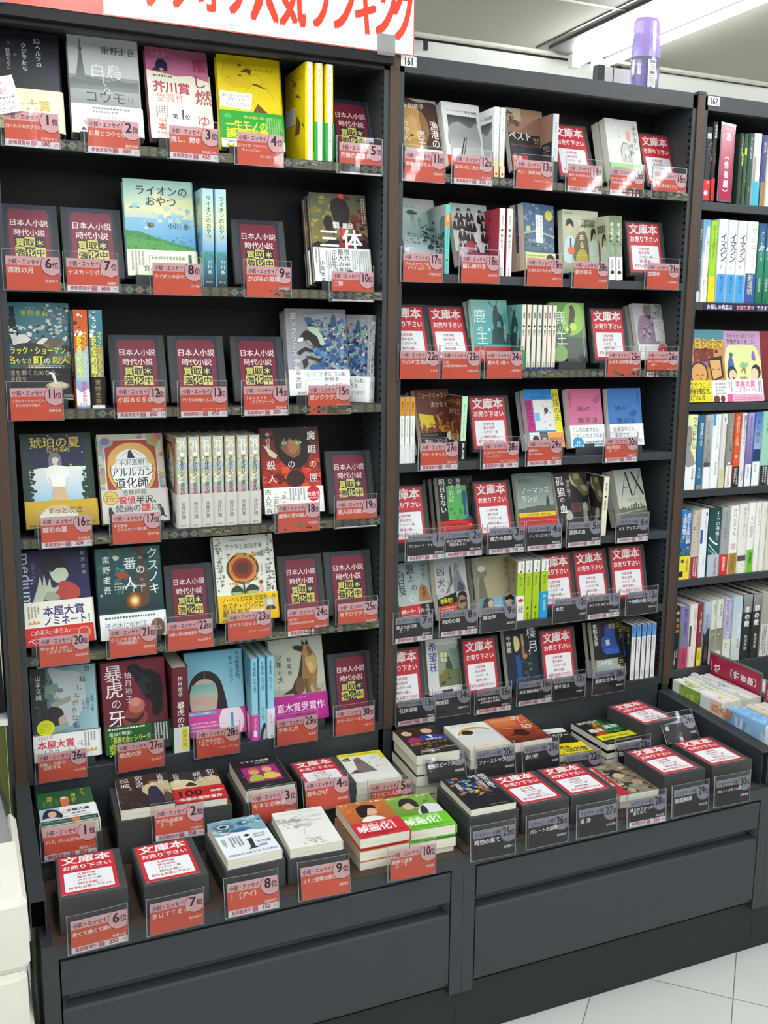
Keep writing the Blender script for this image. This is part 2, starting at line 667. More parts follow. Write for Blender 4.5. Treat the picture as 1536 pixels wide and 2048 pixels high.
def strip_ops(w, h, seed):
    """Retro patterned tape: plaid, diamond and scribble sections."""
    ops = [('r', 0, 0, 1, 1, '4a4a42')]
    R = random.Random(seed)
    x = 0.0
    kinds = ['plaid', 'diamond', 'scrib']
    i = seed
    sw = .075 / w
    while x < 1:
        k = kinds[i % 3]
        i += 1
        ww = sw * (.8 if k == 'diamond' else 1)
        if k == 'plaid':
            ops.append(('r', x, 0, x + ww, 1, '5c5747'))
            for j in range(7):
                ops.append(('r', x + ww * j / 7, 0, x + ww * (j + .5) / 7, 1, ('5f5b46', '463f38', '655f4a', '3d3c3a')[j % 4]))
            ops.append(('r', x, .35, x + ww, .5, '55513f'))
        elif k == 'diamond':
            ops.append(('r', x, 0, x + ww, 1, '3f4743'))
            for j in range(3):
                cx, hw = x + ww * (j + .5) / 3, ww / 6.5
                ops.append(('p', [(cx - hw, .5), (cx, .05), (cx + hw, .5), (cx, .95)], ('6f705e', '7d6d5e', '6f705e')[j]))
                ops.append(('p', [(cx - hw * .45, .5), (cx, .28), (cx + hw * .45, .5), (cx, .72)], ('4c5f52', '6b5548', '4c5f52')[j]))
                for sx in (-1, 1):
                    ops.append(('p', [(cx + sx * hw * 1.5, .95), (cx + sx * hw * .8, .95), (cx + sx * hw * 1.4, .55)], '26302d'))
                    ops.append(('p', [(cx + sx * hw * 1.5, .05), (cx + sx * hw * .8, .05), (cx + sx * hw * 1.4, .45)], '26302d'))
        else:
            ops.append(('r', x, 0, x + ww, 1, '5b5c4a'))
            for j in range(16):
                yy, xx = R.uniform(.1, .9), x + ww * R.uniform(.02, .8)
                ops.append(('l', [(xx, yy), (xx + ww * .08, yy + .14), (xx + ww * .16, yy - .05)], .0026 / w, '86846e' if j % 3 else '34352c'))
        x += ww
    return ops


def drawer_profile(y, z0, z1):
    """Drawer front with a recessed grip channel across it (outline in y,z)."""
    return [(y + .034, z0), (y + .006, z0 + .001), (y, z0 + .012), (y, .3015), (y + .003, .307), (y + .024, .311), (y + .030, .320), (y + .028, .329), (y + .012, .334), (y, .335),
            (y, z1 - .002), (y + .002, z1), (y + .034, z1)]


def bookcase(key, x0, x1, label, rows, strips, plate):
    t = thing('bookcase', label, 'bookcase', ((x0 + x1) / 2, 0, 0), group=None)
    ox = (x0 + x1) / 2
    def ob(g, name, parent=t):
        o = g.obj(name, parent)
        return o
    X0, X1 = x0 - ox, x1 - ox
    # side panels with slotted edges
    for s, xi, xo in (('l', X0 + .012, X0), ('r', X1 - .034, X1 - .0221)):
        g = Geo()
        a, b = min(xi, xo), max(xi, xo)
        g.box(a, 0, .124, b, DEPTH, TOP - .004, 'steel')
        xs = b + .0003 if s == 'l' else a - .0003
        z = .60
        while z < 1.99:
            for ys in ((.003, .010), (.114, .121)):
                q = [(xs, ys[0], z), (xs, ys[1], z), (xs, ys[1], z + .006), (xs, ys[0], z + .006)]
                g.poly(q if s == 'r' else q[::-1], '000000', 'slot')
            z += .01605
        ob(g, 'side_panel')
    g = Geo(); g.box(X0, DEPTH - .02, .43, X1 - .022, DEPTH, TOP - .006, 'back'); ob(g, 'back_panel')
    g = Geo()
    g.box(X1 - .0219, -.004, .553, X1, DEPTH, TOP + .002, 'brown')
    ob(g, 'trim_strip')
    g = Geo(); g.box(X1 - .0225, -.0055, TOP - .002, X1 + .0006, .03, TOP + .004, 'steel'); ob(g, 'post_cap')
    # header and top
    g = Geo()
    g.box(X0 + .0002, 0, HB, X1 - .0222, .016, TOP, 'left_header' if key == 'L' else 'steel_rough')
    g.box(X0 + .012, .016, TOP - .022, X1 - .034, DEPTH - .02, TOP - .008, 'steel_rough')
    ob(g, 'header')
    # shelves
    for i, z in enumerate(rows):
        g = Geo()
        g.prism([(0, z), (0, z + BT - .001), (.001, z + BT), (DEPTH - .021, z + BT), (DEPTH - .021, z + BT - .004), (.014, z + BT - .004), (.014, z)], X0 + .0122, X1 - .0342, 'steel')
        sh = ob(g, 'shelf_board')
        if i in strips:
            g = Geo()
            w = X1 - X0 - .055
            Art(g, (X0 + .017, -.0004, z + .001), (1, 0, 0), (0, 0, 1), (0, -1, 0), w, BT - .003).run(strip_ops(w, BT - .003, i + (0 if key == 'L' else 1)))
            o = ob(g, 'patterned_strip', sh)
            o['label'] = 'strip of retro patterned tape along the shelf edge'
    # base cabinet
    BX0, BX1 = X0 - .011, X1 - .0112
    g = Geo()
    g.box(BX0, BASE_Y, TRAY_Z - .028, BX1 - .0004, -.0002, TRAY_Z, 'steel')                   # top rail + counter
    g.box(BX0, BASE_Y, .124, BX0 + .027, -.0002, TRAY_Z - .028, 'steel')
    g.box(BX1 - .0274, BASE_Y, .124, BX1 - .0004, -.0002, TRAY_Z - .028, 'steel')
    g.box(BX0 + .027, BASE_Y + .036, .124, BX1 - .0274, BASE_Y + .05, TRAY_Z - .028, 'slot')
    g.box(X0 + .0005, 0, TRAY_Z, X1 - .0005, .018, rows[-1] - .0004, 'steel')                # riser behind the tray
    ob(g, 'base_cabinet')
    g = Geo()
    g.prism(drawer_profile(BASE_Y, .141, .3985), BX0 + .030, BX1 - .0304, 'steel_rough')
    # the channel ends: sloping cheeks that close the grip recess at both ends
    for xa, xb in ((BX0 + .030, BX0 + .044), (BX1 - .0444, BX1 - .0304)):
        sl = xa < 0
        xi = xb if sl else xa
        xe = xa if sl else xb
        g.poly([(xe, BASE_Y, .303), (xe, BASE_Y, .334), (xi, BASE_Y + .022, .322)], 'ffffff', 'steel_rough')
    ob(g, 'drawer')
    g = Geo(); g.box(X0 - .011, KICK_Y, 0, BX1 - .0006, DEPTH - .03, .124, 'kick'); ob(g, 'kick_board')
    if plate:
        g = Geo()
        px = plate[1] - ox
        g.box(px, -.0012, 2.0205, px + .0362, -.0001, 2.0415, 'print', 'f2f4f0')
        Art(g, (px, -.0013, 2.0205), (1, 0, 0), (0, 0, 1), (0, -1, 0), .0362, .021).run([('t', .5, .14, .60, '2a2a2a', plate[0], 'c', 2, .72)])
        o = ob(g, 'number_plate')
        o['label'] = 'white plate with the number ' + plate[0]
    return t


left_case = bookcase('L', -P, 0, 'tall dark steel bookcase of hardcovers with orange cards, under the red banner', SHELF['L'], (0, 1, 2, 3, 4), None)
mid_case = bookcase('R', 0, P, 'tall dark steel bookcase numbered 161 with orange and black cards', SHELF['R'], (0, 2), ('161', .0032))
right_case = bookcase('X', P, 2 * P, 'tall dark steel bookcase numbered 162 filled with upright books', SHELF['X'], (), ('162', .8195))

# the outer post on the free end of the left bookcase
g = Geo()
g.box(-P - .0219 + P / 2, -.004, .553, -P + P / 2 - .0003, DEPTH, TOP + .002, 'brown')
o = g.obj('trim_strip', left_case)
g = Geo(); g.box(-P / 2 - .030, -.001, .124, -P / 2 - .0221, DEPTH, TOP, 'steel'); g.obj('side_panel', left_case)


# tray ends
def tray_end(parent, xa, xb, z_back, z_front, y_front):
    px = parent.location.x
    xa, xb = xa - px, xb - px
    g = Geo()
    th = .0022
    prof = [(-.0006, TRAY_Z), (-.0006, z_back), (y_front, z_front), (y_front, z_front - .004), (-.004, z_back - .004), (-.004, TRAY_Z)]
    side = [(-.0006, TRAY_Z + .0003), (-.0006, z_back), (y_front, z_front), (y_front, TRAY_Z + .0003)]
    g.prism(side, xa, xa + th, 'steel')
    g.prism(side, xb - th, xb, 'steel')
    g.prism([(-.0006, z_back - .003), (-.0006, z_back), (y_front, z_front), (y_front, z_front - .003)], xa + th, xb - th, 'steel')
    g.box(xa + th, y_front + .03, TRAY_Z + .0003, xb - th, y_front + .032, z_front - .004, 'slot')
    g.obj('tray_end', parent)


tray_end(left_case, -.834, -.807, .560, .500, -.352)
tray_end(mid_case, .7785, .7975, .537, .516, -.378)
tray_end(right_case, .7985, .8165, .537, .516, -.378)

# brown card liners on the two trays
for (xa, xb, yb), lb, nm in (((-.803, -.0135, -.3935), 'sheet of brown cardboard lining the left bookcase tray', 'cardboard_sheet'),
                             ((-.0085, .776, -.386), 'sheet of brown cardboard lining the middle bookcase tray', 'cardboard_sheet')):
    g = Geo()
    R = random.Random(4)
    n = 24
    pr = [(xa + (xb - xa) * i / n, yb + R.uniform(-.0015, .0015)) for i in range(n + 1)] + [(xb, -.003), (xa, -.003)]
    g.prism(pr, TRAY_Z + .0003, TRAY_Z + .0022, 'cardboard', axis=2)
    tag(g.obj(nm), lb, 'cardboard sheet')
TRZ = TRAY_Z + .0024

# ================================================================== BANNER
t = thing('banner_sign', 'long red and white banner sign across the top of the left bookcase', 'sign', (-.62, -.018, 2.037))
g = Geo()
BW, BH = 1.30, .17
bx0 = -1.275 + .62
g.box(bx0, -.001, 0, bx0 + BW, .0005, BH, 'gloss', 'dfe3e6')
A = Art(g, (bx0, -.0011, 0), (1, 0, 0), (0, 0, 1), (0, -1, 0), BW, BH, 'gloss')
X = lambda v: (v + 1.275) / BW
A.run([('r', 0, 0, X(-.6045), 1, 'e0472f'), ('r', 0, 0, 1, .012, 'd9533f'), ('r', .9985, 0, 1, 1, 'd9533f')])
A.k += 1
for ch, cx, by in (('単', -.815, .19), ('行', -.748, .19), ('本', -.668, .18)):
    A.text(X(cx), by, .062, 'f6f4f0', ch, 'c', 2)
xs = (-.566, -.513, -.459, -.405, -.352, -.298, -.241, -.185, -.133, -.085, -.042, .0005)
for ch, cx in zip('ブックオフ人気ランキング', xs):
    v, f, adv = glyph(ch)
    S = .052 if ch not in '人気' else .056
    for up, (ex, ey) in enumerate(((-.05, -.012), (.05, -.012), (-.05, .012), (.05, .012), (0, 0))):
        A.put([((X(cx) * BW) + (a - .5 + ex) * S, .026 + (q + .08 + ey) * .125) for a, q in v], f, lin('d8402a'), g.mi('gloss'), up)
g.obj('panel', t)
g = Geo(); g.box(-.058 + .62, -.004, -.006, -.02 + .62, .003, .035, 'acrylic'); o = g.obj('clip', t); o['label'] = 'clear plastic clip'
g = Geo(); g.box(-.80 + .62, -.004, -.002, -.775 + .62, .003, .035, 'acrylic'); o = g.obj('clip', t); o['label'] = 'clear plastic clip'
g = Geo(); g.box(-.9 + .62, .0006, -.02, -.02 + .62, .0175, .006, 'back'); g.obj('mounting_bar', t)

# ================================================================== ON TOP OF THE MIDDLE BOOKCASE
g = Geo()
t = thing('freshener_bottle', 'purple bottle with lilac cap standing on top of the middle bookcase', 'bottle', (.686, .075, TOP - .008))


def oval(rx, ry, z, n=24):
    return [(rx * math.cos(6.2832 * i / n), ry * math.sin(6.2832 * i / n), z) for i in range(n)]


def loft(g, rings, mat, caps=True):
    for a, b in zip(rings, rings[1:]):
        n = len(a)
        for i in range(n):
            j = (i + 1) % n
            g.poly([a[i], a[j], b[j], b[i]], 'ffffff', mat)
    if caps:
        g.poly(rings[0][::-1], 'ffffff', mat)
        g.poly(rings[-1], 'ffffff', mat)


g = Geo(); loft(g, [oval(.030, .022, 0), oval(.036, .026, .006), oval(.0375, .027, .05), oval(.0375, .027, .085), oval(.036, .026, .094)], 'bottle'); g.obj('body', t, smooth=True)
g = Geo(); loft(g, [oval(.024, .017, .006), oval(.026, .018, .04), oval(.020, .014, .075)], 'lilac'); o = g.obj('gel', t, smooth=True); o['label'] = 'purple liquid inside'
g = Geo(); loft(g, [oval(.0375, .0275, .092), oval(.037, .027, .11), oval(.033, .025, .145), oval(.0335, .025, .172), oval(.028, .021, .181)], 'lilac_clear'); g.obj('cap', t, smooth=True)
g = Geo(); loft(g, [oval(.030, .021, .094), oval(.028, .02, .13), oval(.012, .012, .15)], 'lilac'); g.obj('inner_cap', t, smooth=True)
g = Geo()
g.box(-.012, -.0300, .006, .009, -.0276, .084, 'gloss', 'eceaf2')
Art(g, (-.012, -.0301, .006), (1, 0, 0), (0, 0, 1), (0, -1, 0), .021, .078, 'gloss').run(
    [('r', .12, .9, .9, .98, '55565c'), ('k', .1, .68, .9, .88, 4, '8a8a92'), ('r', .15, .58, .85, .66, '4d4e56'), ('k', .1, .25, .9, .55, 6, '9a9aa2'), ('e', .4, .1, .28, .5, '6e6f78')])
o = g.obj('label_sticker', t)
for i, (x, y, z1, w, a, lb) in enumerate(((.619, .128, .079, .030, .25, 'white card standing on top of the middle bookcase, nearer its left end'), (.662, .130, .079, .05, 0, 'wide white card standing on bookcase top just behind the purple bottle'))):
    t = thing('white_card', lb, 'card', (x, y, TOP - .008), (0, 0, a), 'white cards behind the bottle')
    g = Geo(); g.box(-w / 2, 0, 0, w / 2, .0015, z1, 'white'); g.obj('sheet', t)
g = Geo(); g.box(.581, .118, TOP - .008, .600, .14, TOP + .071, 'box')  # plain grey upright block filling the spot left of the white cards
tag(g.obj('grey_block'), 'narrow grey upright block on top of the middle bookcase left of the white cards', 'file')

# ================================================================== LEFT OF THE BOOKCASES
for i, (z0, z1, dx, lb) in enumerate(((0, .16, .0, 'bottom white paper bundle of the pile left of the bookcase'), (.161, .315, .004, 'second lowest white paper bundle of the pile left of the bookcase'),
                                      (.316, .44, -.004, 'upper white paper bundle of the pile left of the bookcase'), (.441, .57, .002, 'topmost cream paper bundle of the pile left of the bookcase'))):
    g = Geo()
    g.bevel_box(-1.25 + dx, -.46, z0, -.843 + dx, -.14, z1, .012, 'paper_stack')
    tag(g.obj('paper_bundle'), lb, 'paper bundle', 'white paper bundles piled on the floor')
t = thing('acrylic_holder', 'smoky clear acrylic holder on the white paper pile', 'holder', (-.93, -.2, .571))
g = Geo()
g.prism([(-.2, 0), (.078, 0), (.045, .185), (-.2, .23)], -.06, -.057, 'acrylic', axis=1)
g.prism([(-.2, 0), (.078, 0), (.045, .185), (-.2, .23)], .057, .06, 'acrylic', axis=1)
g.obj('side_sheet', t)
g = Geo(); g.prism([(.078, 0), (.074, 0), (.041, .185), (.045, .185)], -.057, .057, 'acrylic', axis=1); g.obj('end_sheet', t)
t = thing('display_board', 'lime yellow display board with grey triangles behind the paper pile', 'board', (-1.26, .20, .0))
g = Geo(); g.box(-.3, 0, 0, .42, .012, .69, 'lime')
Art(g, (-.3, -.0002, 0), (1, 0, 0), (0, 0, 1), (0, -1, 0), .72, .69).run([('p', [(.45, .80), (.95, .80), (.6, .66)], 'aab4ae'), ('p', [(.6, .52), (1, .5), (1, .30)], 'a9b3b0'), ('p', [(.2, .5), (.5, .42), (.3, .2)], 'b5bdae')])
g.obj('face', t)
t = thing('magazine_file', 'tall black file with pale lettering left of the bookcase', 'file', (-.862, .1, .70))
g = Geo(); g.prism([(-.02, 0), (.02, 0), (.012, .27), (-.02, .30)], -.06, .06, 'black_plastic', axis=1)
Art(g, (-.02, -.0602, .02), (1, 0, 0), (0, 0, 1), (0, -1, 0), .03, .2).run([('k', .35, .05, .65, .95, 14, 'c8c8c4')])
g.obj('body', t)
g = Geo(); g.box(-1.0, .0, .688, -.838, .16, .70, 'enamel')
g.box(-1.0, .0, 0, -.99, .16, .688, 'enamel')
tag(g.obj('side_rack'), 'pale grey rack standing left of the bookcase', 'rack')
g = Geo(); g.box(-.97, -.02, .7005, -.884, .14, .93, 'blue_plastic')
tag(g.obj('blue_file'), 'light blue file beside the tall black file', 'file')

# ================================================================== BOOK DESIGNS
D = {}


def design(name, desc, col, kind, t, front, spine, obi=None, mat='print', hard=None):
    D[name] = dict(desc=desc, col=col, kind=kind, t=t, front=front, spine=spine, obi=obi, mat=mat, hard=(kind == 'H') if hard is None else hard)


W_, K_ = 'f3f5ee', '23242a'
HCOL = ['bfd9e0', 'e8c25a', 'd77fae', '9bcf8f', 'c7b2dc', 'e9d9a0', '7fc4cf', 'd98a6a']
design('kujira', 'black hardcover with pale leaf sprigs and cream band', '262832', 'H', .024,
       [('n', 3, 12, .02, .35, .4, .95, .022, ['4a4438', '857a60', '5c6a5a', '8f8478']), ('l', [(.05, .9), (.2, .7), (.12, .5)], .006, '4a4a40'),
        ('t', .66, .885, .1, 'dfe6ec', '52', 'l', 0), ('v', .72, .875, .085, 'dfe6ec', 'ヘルツの', 1), ('v', .52, .88, .085, 'dfe6ec', 'クジラたち', 1), ('v', .3, .81, .062, 'c9d0d6', '町田そのこ', 1)],
       [('v', .5, .92, .5, 'dfe6ec', 'クジラたち')], (.42, 'efe8c4', [('t', .5, .52, .17, 'd9b64c', '大賞', 'l', 2), ('k', .1, .2, .8, .4, 2, 'a09a80')], []))
design('hakucho', 'pale grey hardcover with a misty tower and river', 'c6cac8', 'H', .030,
       [('g', 0, .28, 1, 1, 'dadddb', 'a9adac'), ('g', .0, .25, 1, .60, '8b8f8f', 'a2a6a6'), ('r', 0, .46, 1, .56, '7d8181'), ('p', [(0, .55), (.12, .58), (.3, .585), (.42, .575), (.55, .54), (.7, .58), (.85, .56), (1, .575), (1, .5), (0, .5)], '6f7373'),
        ('g', 0, .28, 1, .45, '9fa3a3', '858989'), ('l', [(.3, .5), (.55, .585), (.72, .52), (.95, .56)], .008, '5e6262'),
        ('p', [(.09, .55), (.16, .84), (.145, .87), (.165, .89), (.165, .955), (.175, .975), (.185, .955), (.185, .89), (.205, .87), (.19, .84), (.235, .55)], '787d7d'),
        ('t', .97, .84, .125, '4a4d4e', '東野圭吾', 'r', 1), ('t', .29, .60, .235, 'f0f4f2', '白鳥', 'l', 0), ('l', [(.5, .59), (.48, .54), (.52, .5)], .008, 'dfe3e2'), ('o', .53, .45, .045, .01, 'dfe3e2'),
        ('t', .2, .335, .2, '3c3f41', 'コウモ', 'l', 0), ('t', .80, .34, .12, '6a6e70', 'リ', 'l', 0)],
       [('v', .5, .9, .55, '55585a', '白鳥とコウモリ')],
       (.30, 'f2f6f0', [('k', .3, .7, .8, .95, 2, '7b7f7f'), ('t', .35, .5, .07, '8a8e8c', '幸せな日々は', 'l', 0), ('t', .16, .3, .08, '333333', 'もう', 'l', 1), ('p', [(.12, .1), (.2, .1), (.16, .24)], '3a3a3c'), ('k', .12, .0, .3, .08, 1, '8a8a8a')], []))
design('oshi', 'rose pink hardcover with a capped figure and large cream band', 'c06a8c', 'H', .018,
       [('g', 0, .7, 1, 1, 'b86286', 'cf7a9c'), ('t', .08, .905, .085, 'e3b6c4', '宇佐見りん', 'l', 1),
        ('s', [(.16, .82), (.2, .87), (.27, .88), (.33, .85), (.35, .8), (.33, .74), (.22, .74), (.17, .77)], '27294a'), ('p', [(.05, .72), (.14, .78), (.34, .78), (.36, .72)], '33303f'), ('e', .25, .765, .035, .02, 'd7a49a')],
       [('v', .5, .9, .6, '9a2f52', '推し、燃ゆ')],
       (.74, 'f2efd9', [('p', [(0, 1), (.5, .94), (.7, .97), (1, .9), (1, 1)], 'c8728f'), ('k', .1, .9, .58, .955, 1, '6f6a60'), ('t', .08, .70, .2, 'c23f68', '芥川賞', 'l', 2), ('t', .12, .56, .155, 'dd93a2', '受賞作', 'l', 1),
                        ('r', .33, .28, .66, .48, 'f9f9f4'), ('t', .36, .32, .09, '4c4c50', '第', 'l', 2), ('t', .47, .31, .24, '4a4c52', '1', 'l', 1), ('t', .56, .32, .09, '4c4c50', '位', 'l', 2),
                        ('k', .1, .32, .3, .48, 5, '8a8678', 1), ('p', [(.13, .26), (.16, .31), (.18, .27), (.2, .315), (.22, .27), (.24, .31), (.27, .26)], 'e6ab6a'),
                        ('t', .12, .14, .13, 'cf4a3c', '本', 'l', 2), ('k', .1, .06, .4, .12, 1, 'd9a0a0'),
                        ('v', .86, 1.25, .25, 'a4405f', '推', 1), ('v', .84, 1.0, .24, 'a4405f', 'し', 0), ('v', .88, .78, .27, 'b5525a', '燃', 1), ('v', .86, .42, .24, 'c2685c', 'ゆ', 0)], []))
YEL = [('s', [(.06, .78), (.1, .92), (.25, .97), (.42, .94), (.52, .85), (.5, .78), (.55, .7), (.42, .66), (.25, .66), (.1, .7)], 'e6c81e'),
       ('l', [(.08, .78), (.12, .92), (.26, .97), (.44, .94), (.52, .84)], .005, 'b09a20'), ('l', [(.5, .80), (.62, .82), (.74, .74), (.8, .66), (.9, .55)], .006, 'b09a20'), ('l', [(.42, .62), (.55, .7), (.72, .72)], .006, 'b49c20'),
       ('p', [(.36, .83), (.45, .87), (.55, .86), (.52, .80), (.47, .83)], '6b4f22'), ('e', .36, .79, .03, .012, '7a5f26'), ('p', [(.12, .775), (.2, .755), (.22, .74)], '6b5520'), ('p', [(.54, .72), (.64, .71), (.76, .675), (.78, .66), (.66, .685), (.56, .70)], '6b4f22'),
       ('p', [(.55, .42), (.62, .50), (.78, .40), (.72, .3), (.5, .3)], '6f4a2a'), ('p', [(.85, .42), (.95, .36), (.97, .33), (.88, .37)], '5c4a20'), ('l', [(.5, .6), (.6, .45), (.64, .32)], .004, 'b49c20'),
       ('t', .96, .85, .062, '8a7a1c', 'ブレイディみかこ', 'r', 0), ('e', .36, .9, .03, .02, '7b6a22'), ('p', [(.02, .44), (.5, .42), (.54, .6), (.02, .61)], 'f2f5ec'),
       ('t', .27, .55, .055, '77776c', 'ぼくはイエローで', 'c', 0), ('t', .3, .51, .055, '77776c', 'ホワイトで、', 'c', 0), ('t', .3, .46, .055, '77776c', 'ちょっとブルー', 'c', 0)]
design('yellow', 'bright yellow hardcover with a line-drawn child and green band', 'f0d516', 'H', .0185, YEL,
       [('r', .0, 0, .2, 1, 'f0d516'), ('r', .2, 0, .8, 1, 'eef3e6'), ('v', .5, .95, .5, 'b0a870', 'ぼくはイエローでホワイトで、', 0, .62), ('v', .5, .32, .45, '8f8f80', 'ブレイディみかこ', 0, .62)],
       (.40, '2ea13e', [('e', .12, .85, .06, .04, '5cb852'), ('t', .62, .82, .05, 'f4e840', '読んだら誰かと話したくなる', 'c', 1, .8, .5), ('t', .08, .52, .16, 'f2e02c', '一生モノの', 'l', 2, .85, .66), ('t', .08, .28, .17, 'f2e02c', '課題図書', 'l', 2), ('k', .72, .3, .98, .88, 7, '9ad07a', 1),
                        ('r', 0, 0, 1, .24, 'f1f4ea'), ('t', .06, .14, .06, '333333', 'Yahoo!ニュース', 'l', 1), ('p', [(.06, .02), (.1, .12), (.14, .05), (.18, .12), (.22, .02)], 'e3c53a')],
        [('r', .2, 0, .8, 1, 'e9efe2'), ('v', .5, .9, .45, '7f8f70', 'ブレイディみかこ', 0, .62)]))
LION = [('g', 0, .72, 1, 1, 'a9d4d2', 'd3e2c0'), ('g', 0, .58, 1, .72, 'e9e7ae', 'b7d0d2'), ('g', 0, .30, 1, .60, '8fc0d8', '5b9fd0'), ('s', [(.45, .88), (.6, .83), (.8, .8), (1, .83), (1, .66), (.7, .6), (.4, .7)], 'e8e9b8'),
        ('p', [(.06, .70), (.15, .735), (.24, .70)], '4f7391'), ('n', 8, 26, 0, .5, 1, .75, .05, ['9ec7d8', 'b6d3d4', '8ebcd6', 'cadcc4']),
        ('p', [(0, .47), (.2, .46), (.45, .40), (.75, .345), (1, .31), (1, .26), (0, .26)], '4a8a52'), ('p', [(0, .40), (.4, .37), (.8, .31), (1, .29), (1, .24), (0, .24)], '5a9a54'), ('n', 9, 60, 0, .26, .95, .42, .02, ['3f7d48', '4f8f4c', '66a55c']),
        ('e', .37, .53, .05, .035, '5c4a3c'), ('e', .385, .535, .035, .025, '86705a'), ('l', [(.32, .55), (.3, .56)], .008, '4a3a30'),
        ('t', .16, .845, .155, '2f4650', 'ライオンの', 'l', 1), ('t', .3, .735, .155, '2f4650', 'おやつ', 'l', 1), ('t', .94, .50, .1, '2d4653', '小川 糸', 'r', 0)]
design('lion', 'sky blue watercolour hardcover with green hills', '9cc8d8', 'H', .0245, LION,
       [('g', 0, .62, 1, 1, 'a8d4da', 'e3e7b6'), ('g', 0, .34, 1, .62, 'cfe0c4', '5f9fd2'), ('g', 0, 0, 1, .36, '4f90a8', '2a3a38'), ('n', 5, 14, 0, .26, 1, .34, .12, ['3f7d48', '4f8f4c']),
        ('v', .55, .93, .5, '22343c', 'ライオンのおやつ', 1, .98), ('v', .6, .28, .42, 'eef4e8', '小川糸', 1, 1.1), ('t', .5, .035, .2, 'd8e0dc', 'ポプラ社', 'c', 0, .8)],
       (.27, 'eef2da', [('k', .05, .05, .25, .95, 4, '8f9a84', 1), ('r', .88, .5, .93, .85, '4f6f4a'), ('t', .22, .2, .1, '6a7468', '食べて', 'l', 0), ('k', .35, .6, .8, .8, 1, '9aa690')], [('r', 0, 0, 1, 1, '2c3c3c'), ('t', .5, .1, .2, 'd8e0dc', 'ポプラ社', 'c', 0, .8)]))
D['lion']['obi_front_only'] = True
design('santai', 'dark red smoky sci-fi hardcover with white brush title', '4a2a26', 'H', .021,
       [('g', 0, .3, 1, 1, '5b5f52', '8a7a3c'), ('n', 21, 40, 0, .45, .5, .95, .07, ['8e8a52', '6b6a50', 'a8964a', '55584a', '7d7440']), ('n', 22, 34, .5, .4, 1, .98, .07, ['5a2420', '7b2a24', '4c4038', '6a3a2c', '3a2a28']),
        ('g', .5, .3, .62, 1, 'c8322c', '9e2426'), ('g', .53, .3, .59, 1, 'f0584c', 'd23a34'), ('s', [(.22, .66), (.26, .74), (.34, .75), (.38, .68), (.36, .58), (.28, .56)], '33291f'), ('p', [(.34, .6), (.42, .66), (.4, .5)], '33291f'),
        ('s', [(.36, .86), (.45, .95), (.62, .93), (.7, .8), (.64, .66), (.45, .64)], '33282a'),
        ('p', [(0, .42), (.1, .46), (.2, .43), (.35, .5), (.5, .46), (.66, .52), (.8, .46), (.92, .5), (1, .44), (1, .3), (0, .3)], '241c1c'), ('r', 0, .3, 1, .42, '2a1f20'), ('g', .47, .3, .7, .45, 'a0302c', '7a2428'),
        ('t', .38, .615, .12, 'f4f2ec', '劉', 'l', 2), ('t', .55, .615, .1, 'f4f2ec', '慈欣', 'l', 2), ('k', .48, .52, .62, .6, 3, 'c86a60'), ('t', .12, .405, .34, 'f8f8f4', '三', 'l', 2, 1.05), ('t', .53, .405, .34, 'f8f8f4', '体', 'l', 2, 1.05), ('k', .9, .68, .98, .96, 2, 'cfc8b8', 1)],
       [('v', .5, .9, .6, 'f0ece4', '三体')],
       (.385, 'f0f3ee', [('k', .02, .25, .12, .98, 2, '6a6c6e', 1), ('v', .14, .62, .082, '202226', '小島秀夫', 1, 1.15), ('k', .2, .4, .38, .9, 5, '8d9092', 1), ('v', .58, .97, .1, '3a3c42', '現代中国', 1), ('v', .47, .97, .1, '3a3c42', '最大の衝撃', 1), ('v', .36, .97, .1, '3a3c42', 'ついに日本', 1),
                         ('k', .66, .3, .97, .92, 8, 'a4a7a8', 1), ('e', .62, .18, .1, .1, '4a4c50'), ('t', .78, .22, .07, '333333', '東入', 'l', 1)], []))
NCARDS = ['e9e9e2', 'cfd2ce', 'f4f4f0', '8f9694', '3c4244']
